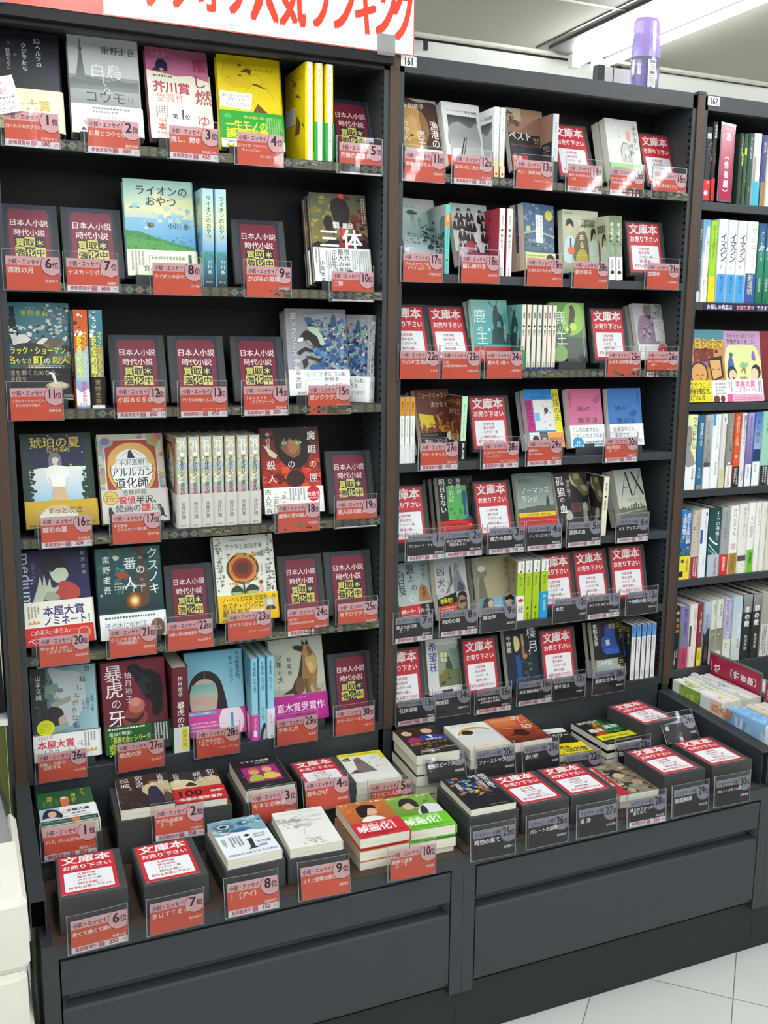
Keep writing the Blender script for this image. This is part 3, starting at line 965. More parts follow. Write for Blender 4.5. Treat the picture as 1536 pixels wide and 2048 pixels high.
design('showman', 'teal hardcover with a top-hatted figure and flying playing cards', '4f7f8a', 'H', .027,
       [('g', 0, .3, 1, 1, '5a8f9b', '3e6a76'), ('s', [(.14, .84), (.22, .84), (.26, .7), (.42, .64), (.5, .6), (.1, .58), (.08, .7)], '26343a'), ('r', .145, .83, .215, .955, '1e2a30'), ('r', .12, .86, .24, .875, '1e2a30'),
        ('n', 31, 34, .62, .72, 1, 1, .035, NCARDS), ('n', 32, 60, .1, .62, 1, .76, .035, NCARDS + ['c8cac4', '2e3436']), ('p', [(.14, .68), (.24, .66), (.28, .55), (.18, .56)], 'eceae0'), ('p', [(.26, .67), (.36, .67), (.44, .62), (.32, .55), (.24, .6)], 'f0efe8'), ('p', [(.5, .58), (.62, .64), (.7, .62), (.58, .54)], 'f0efe8'),
        ('n', 33, 40, .3, .31, 1, .6, .08, ['8a7a62', '6f6350', 'a08c6c', '5d584c', '3d3c38']), ('s', [(.0, .42), (.2, .56), (.5, .58), (.7, .5), (.6, .4), (.3, .36)], '3a3c3c'),
        ('t', .5, .865, .105, 'c9d668', '東野圭吾', 'c', 1), ('k', .38, .93, .6, .955, 1, 'a8c0b8'), ('t', .03, .475, .125, 'e4ea4a', 'ブラック・ショーマン', 'l', 2, .78, .90), ('t', .93, .455, .08, 'f0f0d8', 'と', 'l', 1),
        ('t', .08, .375, .13, 'e4ea4a', '名', 'l', 2), ('t', .20, .375, .1, 'dfe6a0', 'もなき', 'l', 1, .8), ('t', .45, .37, .15, 'e4ea4a', '町', 'l', 2), ('t', .6, .375, .11, 'f0f0d8', 'の', 'l', 1), ('t', .72, .375, .13, 'e4ea4a', '殺人', 'l', 1), ('k', .38, .325, .9, .355, 2, 'e8e8dc')],
       [('g', 0, .3, 1, 1, '4c8296', '39636f'), ('n', 41, 16, 0, .72, .55, 1, .16, NCARDS), ('r', 0, .27, 1, .62, '9a8a5a'), ('r', 0, .3, 1, .5, '8a8466'), ('v', .72, .78, .42, 'e8ec66', 'ブラック・ショーマンと', 1, .78), ('v', .3, .74, .5, 'e4ea4a', '名もなき町の殺人', 2, .86)],
       (.32, '1d1b1c', [('t', .1, .80, .085, 'b8a68a', '謎を解くためなら、', 'l', 1, 1, .75), ('t', .1, .60, .085, 'b8a68a', '手段を', 'l', 1), ('e', .78, .45, .17, .06, 'a89878'), ('e', .78, .47, .13, .04, 'd6ccae'), ('p', [(.68, .9), (.74, .84), (.78, .5), (.74, .5), (.7, .8), (.66, .84)], 'e9e4d2'), ('t', .3, .25, .07, '7c5f78', '選ばない', 'l', 0), ('t', .86, .08, .05, 'd8d4c8', '光文社', 'l', 0), ('r', 0, -.02, 1, .03, 'cfcac0')],
        [('v', .5, .93, .5, '9a7f62', '東野圭吾', 1, 1.05), ('t', .5, .04, .24, 'e8e4da', '光文社', 'c', 1, .8), ('r', 0, 0, 1, .1, 'e6e4dc')]))
design('showman_b', 'orange and sky blue spined hardcover with playing cards', 'c8632f', 'H', .028, D['showman']['front'],
       [('g', 0, .55, 1, 1, 'c0562a', 'cc6a34'), ('n', 42, 18, 0, .72, .6, 1, .15, NCARDS), ('g', 0, 0, 1, .56, '9fb6d6', '7b93c4'), ('s', [(0, .5), (.3, .64), (.6, .58), (1, .62), (1, .3), (0, .3)], 'a3bcd2'), ('s', [(0, .2), (.4, .16), (.9, .2), (1, .04), (0, .04)], 'eef2f4'),
        ('v', .72, .78, .40, 'e8ec66', 'ブラック・ショーマンと', 1, .78), ('v', .33, .74, .48, 'e4ea4a', '名もなき町の殺人', 2, .84), ('v', .6, .28, .42, 'd8526a', '東野圭吾', 1, 1), ('t', .5, .03, .24, '2a3a4a', '光文社', 'c', 1, .8)])
SOC = [('g', 0, .3, 1, 1, '8f9099', 'a7a8ae'), ('n', 51, 230, .38, .3, 1, .9, .035, ['2f5f8f', '3f7fa8', '6fb3b4', '2b3a66', '4d6fae', '88b9c9', 'c9a45e', 'd9c59a', '6d6a5c', 'e5e6e0', '5a8a6a', '3a3f5c']),
       ('n', 52, 90, .5, .3, 1, .75, .045, ['2a4f86', '3a6fa6', '28345a', '5f8fb8', '4a5a8c']), ('s', [(.36, .92), (.95, .96), (.8, .86), (.5, .80), (.36, .86)], '9a9ba2'), ('n', 53, 26, .42, .76, .98, .9, .022, ['2f5f8f', '3f6f88', '53605a', '2b3a46']),
       ('p', [(.74, .84), (.79, .95), (.83, .92), (.84, .83)], '37627e'), ('p', [(.86, .80), (.96, .86), (.93, .76), (.88, .72)], '7fb39c'), ('e', .335, .915, .03, .022, 'd0a04e'), ('s', [(.32, .89), (.4, .9), (.46, .86), (.43, .82), (.36, .83)], '2f5f92'), ('p', [(.36, .83), (.46, .81), (.44, .76), (.38, .77)], '33353c'),
       ('s', [(.22, .66), (.3, .74), (.38, .735), (.5, .68), (.6, .64), (.58, .56), (.46, .56), (.36, .64), (.24, .63)], '2a2628'), ('s', [(.34, .78), (.46, .79), (.58, .70), (.62, .6), (.56, .58), (.5, .68), (.4, .73)], 'b7cfae'), ('s', [(.18, .645), (.26, .67), (.27, .63), (.2, .615)], 'eceadf'),
       ('l', [(.3, .74), (.28, .66), (.36, .58), (.48, .57)], .008, '3a3230'), ('p', [(.16, .5), (.3, .56), (.44, .52), (.42, .49), (.3, .52), (.2, .46)], '2a2628'), ('p', [(.3, .46), (.56, .42), (.54, .38), (.34, .43)], '2a2628'), ('p', [(.24, .40), (.32, .44), (.34, .36), (.26, .30)], '33302e'),
       ('s', [(.4, .36), (.5, .34), (.62, .31), (.36, .3)], '3f5f9a'), ('v', .12, .955, .115, 'e9eaec', '逆ソクラテス', 0, 1.06), ('l', [(.135, .475), (.137, .44)], .007, 'e9eaec'), ('v', .145, .43, .11, 'e9eaec', '伊坂', 0, 1.05)]
design('socrates', 'silver grey hardcover with a crowd charging on a black horse', '9a9ba3', 'H', .020, SOC,
       [('r', 0, .9, 1, 1, '9a9ba3'), ('n', 54, 50, .0, .3, 1, .9, .16, ['2f5f8f', '3f7fa8', '6fb3b4', '2b3a66', 'e5e6e0', '5a8a6a']), ('r', .2, .2, .8, .93, 'e6eeee'), ('v', .5, .9, .5, '1f2226', '逆ソクラテス', 1, 1), ('v', .5, .52, .46, '2f3236', '伊坂幸太郎', 0, 1)],
       (.30, 'f2f4f0', [('v', .155, 1.0, .1, '2a2c30', '幸太郎', 0, 1.05), ('v', .52, .9, .08, '7fd0c2', '僕', 1), ('v', .42, .9, .08, '7fd0c2', 'そ', 1), ('v', .32, .9, .08, '7fd0c2', '思', 1), ('t', .58, .76, .085, '303236', '敵は、先入観。', 'l', 0, .9, .4), ('t', .58, .55, .085, '303236', '世界を', 'l', 0), ('t', .58, .30, .085, '303236', 'ひっくり返せ！', 'l', 0, .9, .4), ('t', .13, .05, .05, '606468', '集英社', 'l', 0)],
        [('k', .2, .5, .8, .8, 4, '7a7e80'), ('t', .5, .06, .2, '606468', '集英社', 'c', 0)]))
design('kohaku', 'dark green hardcover with a white-winged girl and gold title', '24392f', 'H', .031,
       [('g', 0, .2, 1, 1, '2c3a33', '1d3a2c'), ('s', [(.15, .95), (.5, .98), (.85, .95), (.85, .66), (.5, .6), (.15, .66)], '262a4a'), ('g', .1, .28, .9, .64, 'f0f3ee', '9cc4dc'), ('n', 61, 46, .06, .28, .16, .62, .03, ['1f3a2b', '2c4a36', '19302a']), ('n', 62, 46, .84, .28, .94, .62, .03, ['1f3a2b', '2c4a36', '19302a']),
        ('s', [(.12, .62), (.3, .635), (.5, .63), (.7, .65), (.86, .635), (.84, .66), (.14, .65)], '24392f'), ('s', [(.38, .72), (.41, .785), (.5, .79), (.555, .75), (.56, .66), (.52, .64), (.41, .64), (.38, .66)], '7a7388'), ('e', .475, .715, .048, .04, 'e8d6c8'), ('r', .445, .655, .5, .69, 'e4d0c2'),
        ('s', [(.34, .62), (.42, .655), (.52, .655), (.63, .63), (.66, .54), (.6, .52), (.58, .43), (.42, .43), (.38, .53), (.32, .52)], 'f6f6ee'), ('p', [(.42, .43), (.58, .43), (.66, .20), (.36, .20)], 'cdb48e'), ('l', [(.33, .53), (.36, .47)], .03, 'eef0ea'), ('l', [(.65, .53), (.66, .42)], .025, 'e9ddd0'),
        ('n', 63, 16, .08, .62, .95, .98, .014, ['dfe0b8', 'c9b95c', 'e9e8d8']), ('t', .13, .855, .175, 'd8c24a', '琥珀の夏', 'l', 1, 1.02), ('t', .36, .80, .085, 'd0bc50', '辻村深月', 'l', 1)],
       [('v', .5, .9, .6, 'd8c24a', '琥珀の夏')],
       (.285, 'c9a41f', [('g', 0, 0, 1, .75, 'c4a22e', '9a7f22'), ('s', [(.2, .35), (.3, .7), (.5, .8), (.68, .6), (.72, .35), (.45, .2)], 'd9dfd2'), ('s', [(.36, .8), (.58, .8), (.6, .55), (.36, .55)], 'cdb48e'), ('t', .3, .52, .1, '4a4430', 'ずっと友達', 'l', 0), ('k', .28, .3, .62, .42, 1, '5a523a'), ('k', .05, .05, .2, .15, 1, '5a4a18'), ('k', .8, .1, .95, .2, 1, '7a641c')], []))
ARL = [('n', 71, 90, 0, .3, 1, 1, .07, ['a9a078', 'b5869a', '8fae7c', '7fa6b0', 'b79a6a', '9a88a8', 'a5b48a', 'b0708e']), ('r', .09, .3, .91, .94, 'ece6d0'), ('r', .105, .3, .895, .93, 'a8443c'), ('p', [(.09, .94), (.25, .94), (.23, .88), (.09, .84)], '7fb48f'), ('p', [(.91, .94), (.75, .94), (.77, .88), (.91, .84)], '7fb48f'), ('e', .12, .92, .07, .06, '8a6a9a'), ('e', .88, .92, .07, .06, 'c58a4c'),
       ('e', .5, .60, .385, .435, '6b5038'), ('e', .5, .60, .375, .425, 'e2a84c'), ('e', .5, .585, .33, .36, '6b5038'), ('e', .5, .585, .32, .35, 'f3f5f2'), ('s', [(.14, .66), (.18, .78), (.32, .87), (.5, .9), (.7, .87), (.83, .77), (.86, .66), (.77, .665), (.7, .76), (.5, .83), (.3, .77), (.24, .66)], 'e6b268'),
       ('p', [(.44, .71), (.46, .80), (.5, .82), (.53, .77), (.57, .71)], '2e2c2e'), ('l', [(.34, .74), (.5, .83), (.66, .74)], .005, '8a8a86'), ('p', [(.28, .725), (.73, .725), (.77, .635), (.24, .63)], 'eef0ec'), ('l', [(.28, .71), (.73, .71), (.76, .62), (.24, .61), (.28, .71)], .006, '8f8f8a'), ('t', .5, .65, .095, '3a3a3c', '半沢直樹', 'c', 0, 1.05),
       ('t', .5, .525, .155, '2c2d33', 'アルルカン', 'c', 1, .86), ('t', .83, .525, .09, '2c2d33', 'と', 'l', 0), ('t', .48, .40, .175, '2c2d33', '道化師', 'c', 1)]
design('arle', 'harlequin patterned hardcover with an ornate round frame', 'c9c4b0', 'H', .0235, ARL,
       [('n', 74, 60, 0, .28, 1, 1, .22, ['cfe0b0', 'e2a8c0', '8fcfe0', 'd8e6a8', 'e6d7a0', 'c3b4dc', '90d0d0', 'dce4c8']), ('n', 76, 14, 0, 0, 1, .06, .2, ['e2a8c0', '8fcfe0', 'd8c880']), ('r', .3, .80, .72, .96, 'f4f5ee'), ('v', .52, .955, .32, '4a4a4a', '半沢直樹', 0, .9), ('v', .5, .79, .48, '2e3a34', 'アルルカン', 2, .80), ('v', .58, .555, .3, '5a4a3a', 'と', 1), ('v', .5, .51, .5, '6a5c2c', '道化師', 1, .95)],
       (.375, 'cfcdc4', [('e', .14, .76, .115, .11, 'a58c30'), ('e', .14, .76, .1, .096, 'd6c268'), ('k', .07, .65, .22, .85, 3, '9a8430'), ('t', .5, .83, .095, '4a4a4a', '池井戸潤', 'c', 0), ('t', .25, .58, .13, 'd0343c', '探偵', 'l', 2), ('t', .52, .58, .13, '2c2c30', '半沢、', 'l', 2), ('t', .2, .34, .13, '3c3e48', '絵画の', 'l', 1), ('t', .59, .34, .14, 'd0343c', '謎', 'l', 2), ('t', .74, .34, .12, '3c3e48', 'に', 'l', 1),
                          ('e', .12, .42, .028, .035, '2a2a2c'), ('s', [(.09, .36), (.16, .36), (.18, .2), (.16, .02), (.1, .02), (.1, .18)], '2e2e30'), ('e', .87, .46, .026, .03, '2a2a2c'), ('s', [(.84, .44), (.92, .4), (.94, .2), (.98, .1), (.9, .16), (.84, .12), (.88, .24)], '2a2a2c')],
        [('v', .5, .78, .46, '4a4f52', '池井戸潤', 1, .95), ('t', .5, .06, .2, '55585a', '講談社', 'c', 0)]))
design('magan', 'fiery red and black hardcover with a green-eyed face', '5a1e18', 'H', .022,
       [('g', 0, .3, 1, 1, '3a1c1a', 'b8341e'), ('n', 81, 60, 0, .3, 1, .6, .09, ['c8401e', 'a02c1a', 'd85a2a', '7a2018', '5a1c18', 'b8361c']), ('n', 82, 26, .0, .8, 1, 1, .07, ['a8301c', '7a241a', '4a1a18', '2a1616']),
        ('s', [(.22, .98), (.4, 1.02), (.75, 1.0), (.84, .8), (.78, .6), (.6, .52), (.4, .56), (.26, .72)], '241718'), ('s', [(.31, .84), (.5, .90), (.68, .87), (.72, .78), (.66, .69), (.55, .645), (.43, .69), (.33, .77)], '86573f'), ('s', [(.45, .83), (.58, .85), (.66, .79), (.58, .70), (.49, .71)], 'a8744f'), ('s', [(.58, .9), (.72, .86), (.74, .72), (.66, .66), (.68, .76), (.64, .84)], '2a1818'),
        ('s', [(.24, .9), (.4, .98), (.6, .97), (.8, .88), (.76, .78), (.72, .84), (.64, .875), (.56, .845), (.5, .875), (.44, .84), (.40, .88), (.35, .82), (.3, .70)], '1c1214'), ('s', [(.33, .815), (.4, .84), (.47, .81), (.4, .795)], '1e2a20'), ('s', [(.35, .815), (.4, .835), (.455, .812), (.4, .80)], '8fce94'), ('s', [(.58, .815), (.65, .84), (.7, .82), (.65, .80)], '8fce94'), ('e', .405, .815, .012, .012, '1c3a24'), ('e', .65, .82, .012, .012, '1c3a24'),
        ('s', [(.48, .675), (.54, .685), (.6, .672), (.54, .655)], 'a04a3c'), ('l', [(.54, .76), (.56, .715)], .012, '8a5a40'), ('p', [(.04, .80), (.1, .78), (.27, .68), (.24, .64), (.14, .67)], 'e2d6c2'), ('s', [(.42, .44), (.5, .5), (.62, .5), (.72, .42), (.66, .33), (.5, .31), (.4, .36)], '3a1a18'),
        ('v', .12, .945, .082, 'f0e6de', '今村昌', 0, 1.1), ('v', .87, .955, .155, 'f4f0ea', '魔', 1), ('v', .87, .79, .155, 'f4f0ea', '眼', 1), ('v', .87, .615, .14, 'f4f0ea', 'の', 0), ('v', .87, .455, .15, 'f4f0ea', '匣', 0), ('v', .5, .62, .14, 'f4f0ea', 'の', 0), ('v', .15, .62, .155, 'f4f0ea', '殺', 1), ('v', .16, .46, .15, 'f4f0ea', '人', 0)],
       [('v', .5, .9, .6, 'f0ece4', '魔眼の匣の殺人')],
       (.305, 'f3f4ee', [('v', .07, .95, .1, '2e2e32', '四人死ぬ」', 0, 1.0), ('v', .2, .8, .085, '2e2e32', '二日で', 0, 1.1), ('v', .33, .95, .085, '2e2e32', '「あと', 0, 1.1), ('k', .42, .5, .7, .95, 6, '8a8c8e', 1), ('e', .84, .72, .115, .13, 'c81f34'), ('t', .84, .64, .08, 'f4f4f0', '映画化', 'c', 1), ('k', .74, .5, .94, .6, 1, 'f0c8c8')], []))
design('medium', 'midnight blue hardcover with a masked figure and red-white band', '20224a', 'H', .027,
       [('g', 0, .3, 1, 1, '1d1d3a', '2a2f66'), ('s', [(.3, .86), (.44, .94), (.62, .9), (.72, .78), (.66, .66), (.44, .68), (.34, .76)], '161620'), ('s', [(.44, .82), (.56, .84), (.68, .78), (.7, .7), (.6, .64), (.48, .68)], 'ccd6c0'), ('s', [(.42, .86), (.6, .87), (.7, .8), (.56, .8), (.46, .76)], '15151e'),
        ('s', [(.52, .6), (.62, .66), (.78, .62), (.86, .54), (.8, .46), (.6, .44), (.42, .48)], 'b5443c'), ('s', [(.18, .44), (.26, .62), (.3, .72), (.33, .62), (.36, .74), (.39, .62), (.44, .7), (.46, .6), (.56, .6), (.5, .54), (.42, .5), (.46, .44), (.3, .4)], 'bcc6aa'), ('s', [(.34, .5), (.42, .56), (.56, .5), (.48, .42), (.36, .42)], '9aa68c'), ('n', 91, 20, .2, .36, .9, .46, .05, ['6a7078', '8a9088', 'a8b0a0', '4a4c68']),
        ('v', .44, .96, .02, '9aa0b8', 'ーーー', 0), ('w', .03, .985, .25, 'c9ccd8', 'medium', 0), ('v', .21, .88, .055, '8f94ac', 'メディウム', 0, 1.2), ('v', .93, .96, .065, 'b5b8c8', '相沢沙呼', 0, 1.5)],
       [('v', .5, .9, .6, 'e0e0e8', 'medium')],
       (.46, 'efece0', [('t', .30, .68, .155, '3f3378', '本屋大賞', 'l', 2, .95), ('t', .30, .46, .145, '3f3378', 'ノミネート！', 'l', 2, .85), ('k', .08, .62, .26, .9, 4, '8a8678', 1), ('p', [(.08, .5), (.11, .58), (.14, .52), (.17, .6), (.2, .52), (.23, .58), (.26, .5)], 'e6a05a'), ('r', 0, 0, 1, .42, 'cf2f2a'), ('t', .1, .26, .085, 'f8f0e8', 'このミス、本ミス、', 'l', 1, 1, .6), ('t', .06, .06, .1, 'f8f0e8', 'ベスト', 'l', 1), ('o', .86, .22, .09, .016, 'd8a860'), ('e', .86, .08, .02, .02, 'd8a860')], []))
design('kusunoki', 'deep teal hardcover with forest lanterns and white title', '24494a', 'H', .030,
       [('g', 0, .3, 1, 1, '2f5f60', '1c3436'), ('n', 101, 50, 0, .5, 1, 1, .06, ['2f6a6a', '24504f', '3a6f66', '1e3c40', '57604a', '2a4a4c']), ('s', [(.58, 1), (.66, .86), (.6, .7), (.66, .5), (.5, .36), (.76, .36), (.8, .6), (.74, .8), (.72, 1)], '5c4232'), ('s', [(.3, .72), (.42, .73), (.5, .68), (.36, .66)], 'b0482c'),
        ('n', 102, 14, .05, .34, .95, .9, .035, ['7fa8a4', '4f8a8c', 'a8b890', '6a8f88']), ('e', .56, .41, .13, .14, '7a4a22'), ('e', .56, .41, .085, .095, 'c88a3c'), ('e', .56, .41, .05, .055, 'f2d9a0'), ('e', .56, .41, .02, .02, 'fff6e0'), ('l', [(.34, .56), (.5, .58), (.74, .565)], .012, 'd8c8a0'), ('l', [(.4, .57), (.38, .5)], .012, 'e8e0d0'), ('l', [(.56, .575), (.55, .5)], .012, 'e8e0d0'), ('l', [(.68, .57), (.68, .5)], .012, 'e8e0d0'), ('s', [(.26, .90), (.3, .92), (.36, .89), (.3, .86)], 'd6dccc'),
        ('v', .88, .985, .185, 'f2f6f4', 'クスノキ', 1, 1.02), ('v', .68, .80, .15, 'f2f6f4', 'の', 1), ('v', .52, .895, .205, 'f2f6f4', '番', 1), ('v', .51, .68, .205, 'f2f6f4', '人', 1), ('v', .15, .92, .125, 'e9f0ee', '東野圭吾', 1, 1.28), ('k', .26, .53, .46, .62, 3, 'b8c4bc')],
       [('v', .5, .9, .6, 'e9f0ee', 'クスノキの番人')],
       (.28, 'f1f4f4', [('k', .08, .78, .95, .92, 1, '5a5e64'), ('t', .08, .44, .1, '5c6066', 'その木に祈れば、', 'l', 0, .95, .72), ('t', .16, .2, .09, '6c7076', '願いは叶う', 'l', 0), ('e', .88, .33, .115, .15, '6f5440'), ('k', .81, .24, .95, .42, 2, 'e0cfb8')], []))
design('klara', 'white hardcover with an orange sunflower and yellow band', 'eef1e6', 'H', .027,
       [('n', 111, 46, .02, .35, .14, .99, .022, ['53584e', '6d7268', '8a8f84']), ('n', 112, 46, .86, .35, .985, .99, .022, ['53584e', '6d7268', '8a8f84']), ('l', [(.09, .98), (.07, .7), (.1, .4)], .006, '5a5f54'), ('l', [(.92, .98), (.94, .7), (.9, .4)], .006, '5a5f54'),
        ('k', .28, .93, .72, .965, 1, 'b8bcb0'), ('t', .5, .85, .095, '2e3230', 'クララとお日さま', 'c', 0, .85), ('e', .46, .615, .275, .255, '6a3c1a'), ('n', 113, 70, .22, .44, .70, .80, .035, ['e0a03c', 'd8892c', 'c8742a']), ('e', .46, .615, .235, .222, 'dc9a3a'), ('e', .46, .615, .205, .195, 'a8502a'), ('e', .46, .615, .165, .155, '8a3424'), ('e', .46, .615, .1, .095, '6a2c22'), ('e', .46, .615, .045, .042, '3c4a3a'), ('o', .46, .615, .19, .006, 'e9c48a'),
        ('r', .445, .30, .475, .44, '2f4a34'), ('s', [(.44, .36), (.36, .42), (.26, .39), (.24, .335), (.3, .30), (.4, .31)], '33442e'), ('s', [(.48, .36), (.56, .42), (.68, .40), (.7, .345), (.62, .31), (.52, .31)], '33442e'), ('s', [(.25, .34), (.33, .345), (.42, .34), (.36, .305), (.29, .305)], 'a9bc84'), ('s', [(.5, .34), (.6, .35), (.69, .345), (.62, .312), (.54, .312)], 'a9bc84'), ('p', [(.7, .78), (.84, .82), (.83, .74), (.74, .75)], '8f948a'),
        ('e', .755, .44, .035, .035, '8a4a30'), ('s', [(.73, .40), (.78, .40), (.80, .33), (.71, .33)], 'e0c0b0'), ('r', .735, .29, .775, .34, 'c9a08e'), ('v', .86, .66, .065, '3a3e3c', 'カズオ・イシグロ', 0, .92), ('v', .78, .66, .04, '6a6e6a', '土屋政雄 訳', 0, .92)],
       [('v', .5, .9, .6, '2e3230', 'クララとお日さま')],
       (.315, 'f0c61a', [('t', .06, .75, .095, '5a4a1c', 'ノーベル文学賞 受賞第一作', 'l', 1, 1, .92), ('t', .06, .48, .12, '3c3216', 'カズオ・イシグロ', 'l', 1, .8, .7), ('t', .06, .24, .12, '3c3216', '最新長篇', 'l', 1), ('r', .78, .35, .95, .78, 'b4b4ae'), ('e', .865, .62, .05, .055, 'e0d8cc'), ('s', [(.8, .35), (.82, .48), (.92, .48), (.95, .35)], '33343a'), ('r', .5, .32, .76, .4, 'e8e4d0'), ('k', .06, .04, .3, .12, 1, '8a7420')], []))
design('jiten', 'grey-blue hardcover with street signs and a curved vertical title', '6b7c80', 'H', .026,
       [('h', 0, .3, 1, 1, '34403e', '9fc3cc'), ('s', [(.28, 1.0), (.5, .96), (.78, .9), (.82, .6), (.6, .36), (.4, .4), (.34, .6), (.36, .8)], 'b8c2c6'), ('r', 0, .35, .24, 1, '2e3a38'), ('n', 121, 30, .02, .35, .26, .95, .05, ['3a4846', '26302e', '48544e', '2c3634']), ('n', 122, 10, .22, .58, .46, .85, .055, ['71827c', '8b9a92', '55645e', 'a0aca4']), ('p', [(.22, .80), (.42, .83), (.42, .76), (.22, .72)], '78928c'), ('p', [(.3, .62), (.6, .68), (.6, .62), (.3, .55)], '9a9c90'),
        ('s', [(.16, .5), (.3, .58), (.46, .54), (.48, .42), (.36, .36), (.2, .4)], '33302e'), ('s', [(.4, .44), (.5, .48), (.52, .40), (.44, .36)], 'b8a494'), ('p', [(.3, .36), (.55, .40), (.54, .33), (.3, .30)], '8aa09c'),
        ('v', .12, .93, .095, 'e2e8e6', '山本文緒', 0, 1.05)] +
       [('v', x, y, .1, '3f4a50', c, 0) for c, x, y in (('自', .88, .99), ('転', .8, .88), ('し', .74, .79), ('な', .70, .71), ('が', .67, .63), ('ら', .65, .55), ('公', .65, .47), ('転', .67, .39), ('す', .75, .30))] +
       [('v', .93, .66, .05, '3a464c', '結婚、仕事、', 0), ('v', .86, .64, .05, '3a464c', '全部やり', 0), ('v', .79, .62, .05, '3a464c', 'ながら', 0), ('e', .2, .36, .135, .125, 'd7e019'), ('k', .11, .31, .29, .41, 4, 'b8bc30')],
       [('v', .5, .9, .6, 'e0e6e4', '自転しながら公転する')],
       (.285, 'eceeec', [('t', .08, .84, .075, 'c87078', '2021年', 'l', 0), ('t', .06, .5, .14, 'd2303c', '本屋大賞', 'l', 2, 1, .62), ('t', .1, .18, .14, '7a6a84', 'ノミネート！', 'l', 1, .8, .6), ('k', .76, .4, .95, .95, 4, '8a8c8a', 1), ('p', [(.78, .2), (.81, .34), (.84, .24), (.87, .36), (.9, .24), (.94, .34), (.96, .2)], 'e6a05a'), ('v', .72, .68, .1, '3f4a50', 'て', 0)], []))
GUN = [('p', [(.41, .94), (.53, .975), (.67, .895), (.8, .885), (.92, .81), (.965, .66), (.94, .42), (.84, .34), (.74, .38), (.76, .51), (.66, .56), (.60, .67), (.52, .77), (.48, .84), (.40, .865)], '4a1822'), ('p', [(.42, .93), (.52, .96), (.66, .88), (.78, .87), (.9, .80), (.94, .66), (.92, .44), (.84, .36), (.76, .40), (.78, .52), (.68, .58), (.62, .68), (.54, .78), (.5, .84), (.42, .86)], '12151c'), ('l', [(.46, .92), (.66, .80)], .02, '2c323c'), ('s', [(.6, .80), (.74, .80), (.78, .66), (.66, .62), (.58, .70)], '262a32'), ('e', .72, .70, .05, .06, '10131a')]
design('bouko', 'dark crimson hardcover with a black revolver and green band', '6a2430', 'H', .036,
       [('g', 0, .3, 1, 1, '86283a', '5c222e'), ('s', [(.3, .32), (.36, .46), (.5, .5), (.66, .42), (.66, .32), (.5, .26)], '8a4038'), ('e', .52, .50, .13, .12, 'b5665a'), ('e', .50, .54, .09, .07, 'd08a78'), ('s', [(.32, .38), (.5, .36), (.62, .42), (.6, .36), (.46, .31)], '3a2024')] + GUN +
       [('t', .04, .80, .29, 'f4eeee', '暴', 'l', 1), ('t', .05, .625, .28, 'f4eeee', '虎', 'l', 1), ('t', .12, .50, .17, 'f4eeee', 'の', 'l', 0), ('t', .06, .31, .28, 'f4eeee', '牙', 'l', 1), ('v', .41, .88, .115, 'f0e2de', '柚月裕子', 0, 1.1)],
       [('g', 0, .3, 1, 1, '66262c', '54222a'), ('v', .5, .90, .33, 'f0e6e2', '柚月裕子', 0, 1.1), ('v', .5, .60, .5, 'f4eeee', '暴虎の牙', 1, 1)],
       (.30, '1f5a2a', [('r', .72, 0, 1, 1, '2a3230'), ('k', .05, .86, .7, .96, 1, 'e8f0e0'), ('t', .06, .68, .065, 'e6ecdc', '最凶の物語！', 'l', 1), ('t', .05, .42, .11, 'dfe640', '「孤狼の血」シリーズ', 'l', 1, 1, .65), ('t', .05, .16, .11, 'dfe640', '完結編！', 'l', 2), ('t', .05, -.04, .1, 'dfe640', '大上', 'l', 2), ('k', .76, .2, .98, .95, 5, 'd0d8cc', 1)],
        [('r', 0, 0, 1, 1, 'd8d8d4'), ('r', .5, .1, .9, .95, 'e2dc3c'), ('v', .7, .9, .3, '8a8430', '孤狼の血', 1, 1)]))
HAIR = [('s', [(.0, -.05), (-.02, .3), (.02, .52), (.10, .68), (.22, .76), (.34, .775), (.48, .75), (.60, .66), (.67, .5), (.72, .3), (.78, .1), (.76, -.05)], '2e2628'), ('s', [(.06, .42), (.08, .56), (.2, .66), (.34, .68), (.48, .64), (.55, .52), (.52, .34), (.46, .2), (.46, .0), (.16, .0), (.16, .2), (.08, .32)], 'c2b0a2'), ('g', .10, .44, .52, .62, '6fb0a8', 'b4c4b0'), ('s', [(.08, .46), (.3, .48), (.52, .46), (.52, .40), (.3, .38), (.08, .42)], 'c9a896'), ('l', [(.335, .78), (.335, .68)], .006, '8a8a86'), ('r', .18, -.05, .44, .16, 'e0d6cc')]
design('kim', 'light blue hardcover with a faceless long-haired woman and pink band', '7fbfd2', 'H', .0165,
       [('g', 0, .2, 1, 1, '6fb3cc', 'a3d2dc')] + HAIR + [('v', .92, .985, .085, '22414c', '82年生まれ、', 1, .93), ('v', .80, .93, .085, '22414c', 'キム・ジヨン', 1, .93)],
       [('g', 0, 0, 1, 1, '86c4de', '9ad6ea'), ('v', .5, .96, .62, '2a3a44', '82年生まれ、キム・ジヨン', 1, .64), ('r', 0, .02, 1, .1, 'e8eef0')],
       (.31, 'd64fa2', [('e', .76, .5, .22, .3, 'f2e2ec'), ('t', .68, .28, .36, '3f9fb8', '1', 'l', 1), ('k', .02, .2, .5, .6, 3, 'f0b8d8'), ('r', 0, .84, .5, .96, '5fb0c8'), ('k', .03, .86, .45, .94, 1, 'd8f0f4')],
        [('r', 0, 0, 1, 1, 'd64fa2'), ('v', .5, .9, .45, 'f8d8ea', 'ベストセラー', 1, .8), ('r', .2, .15, .8, .4, 'f0f0f0')]))
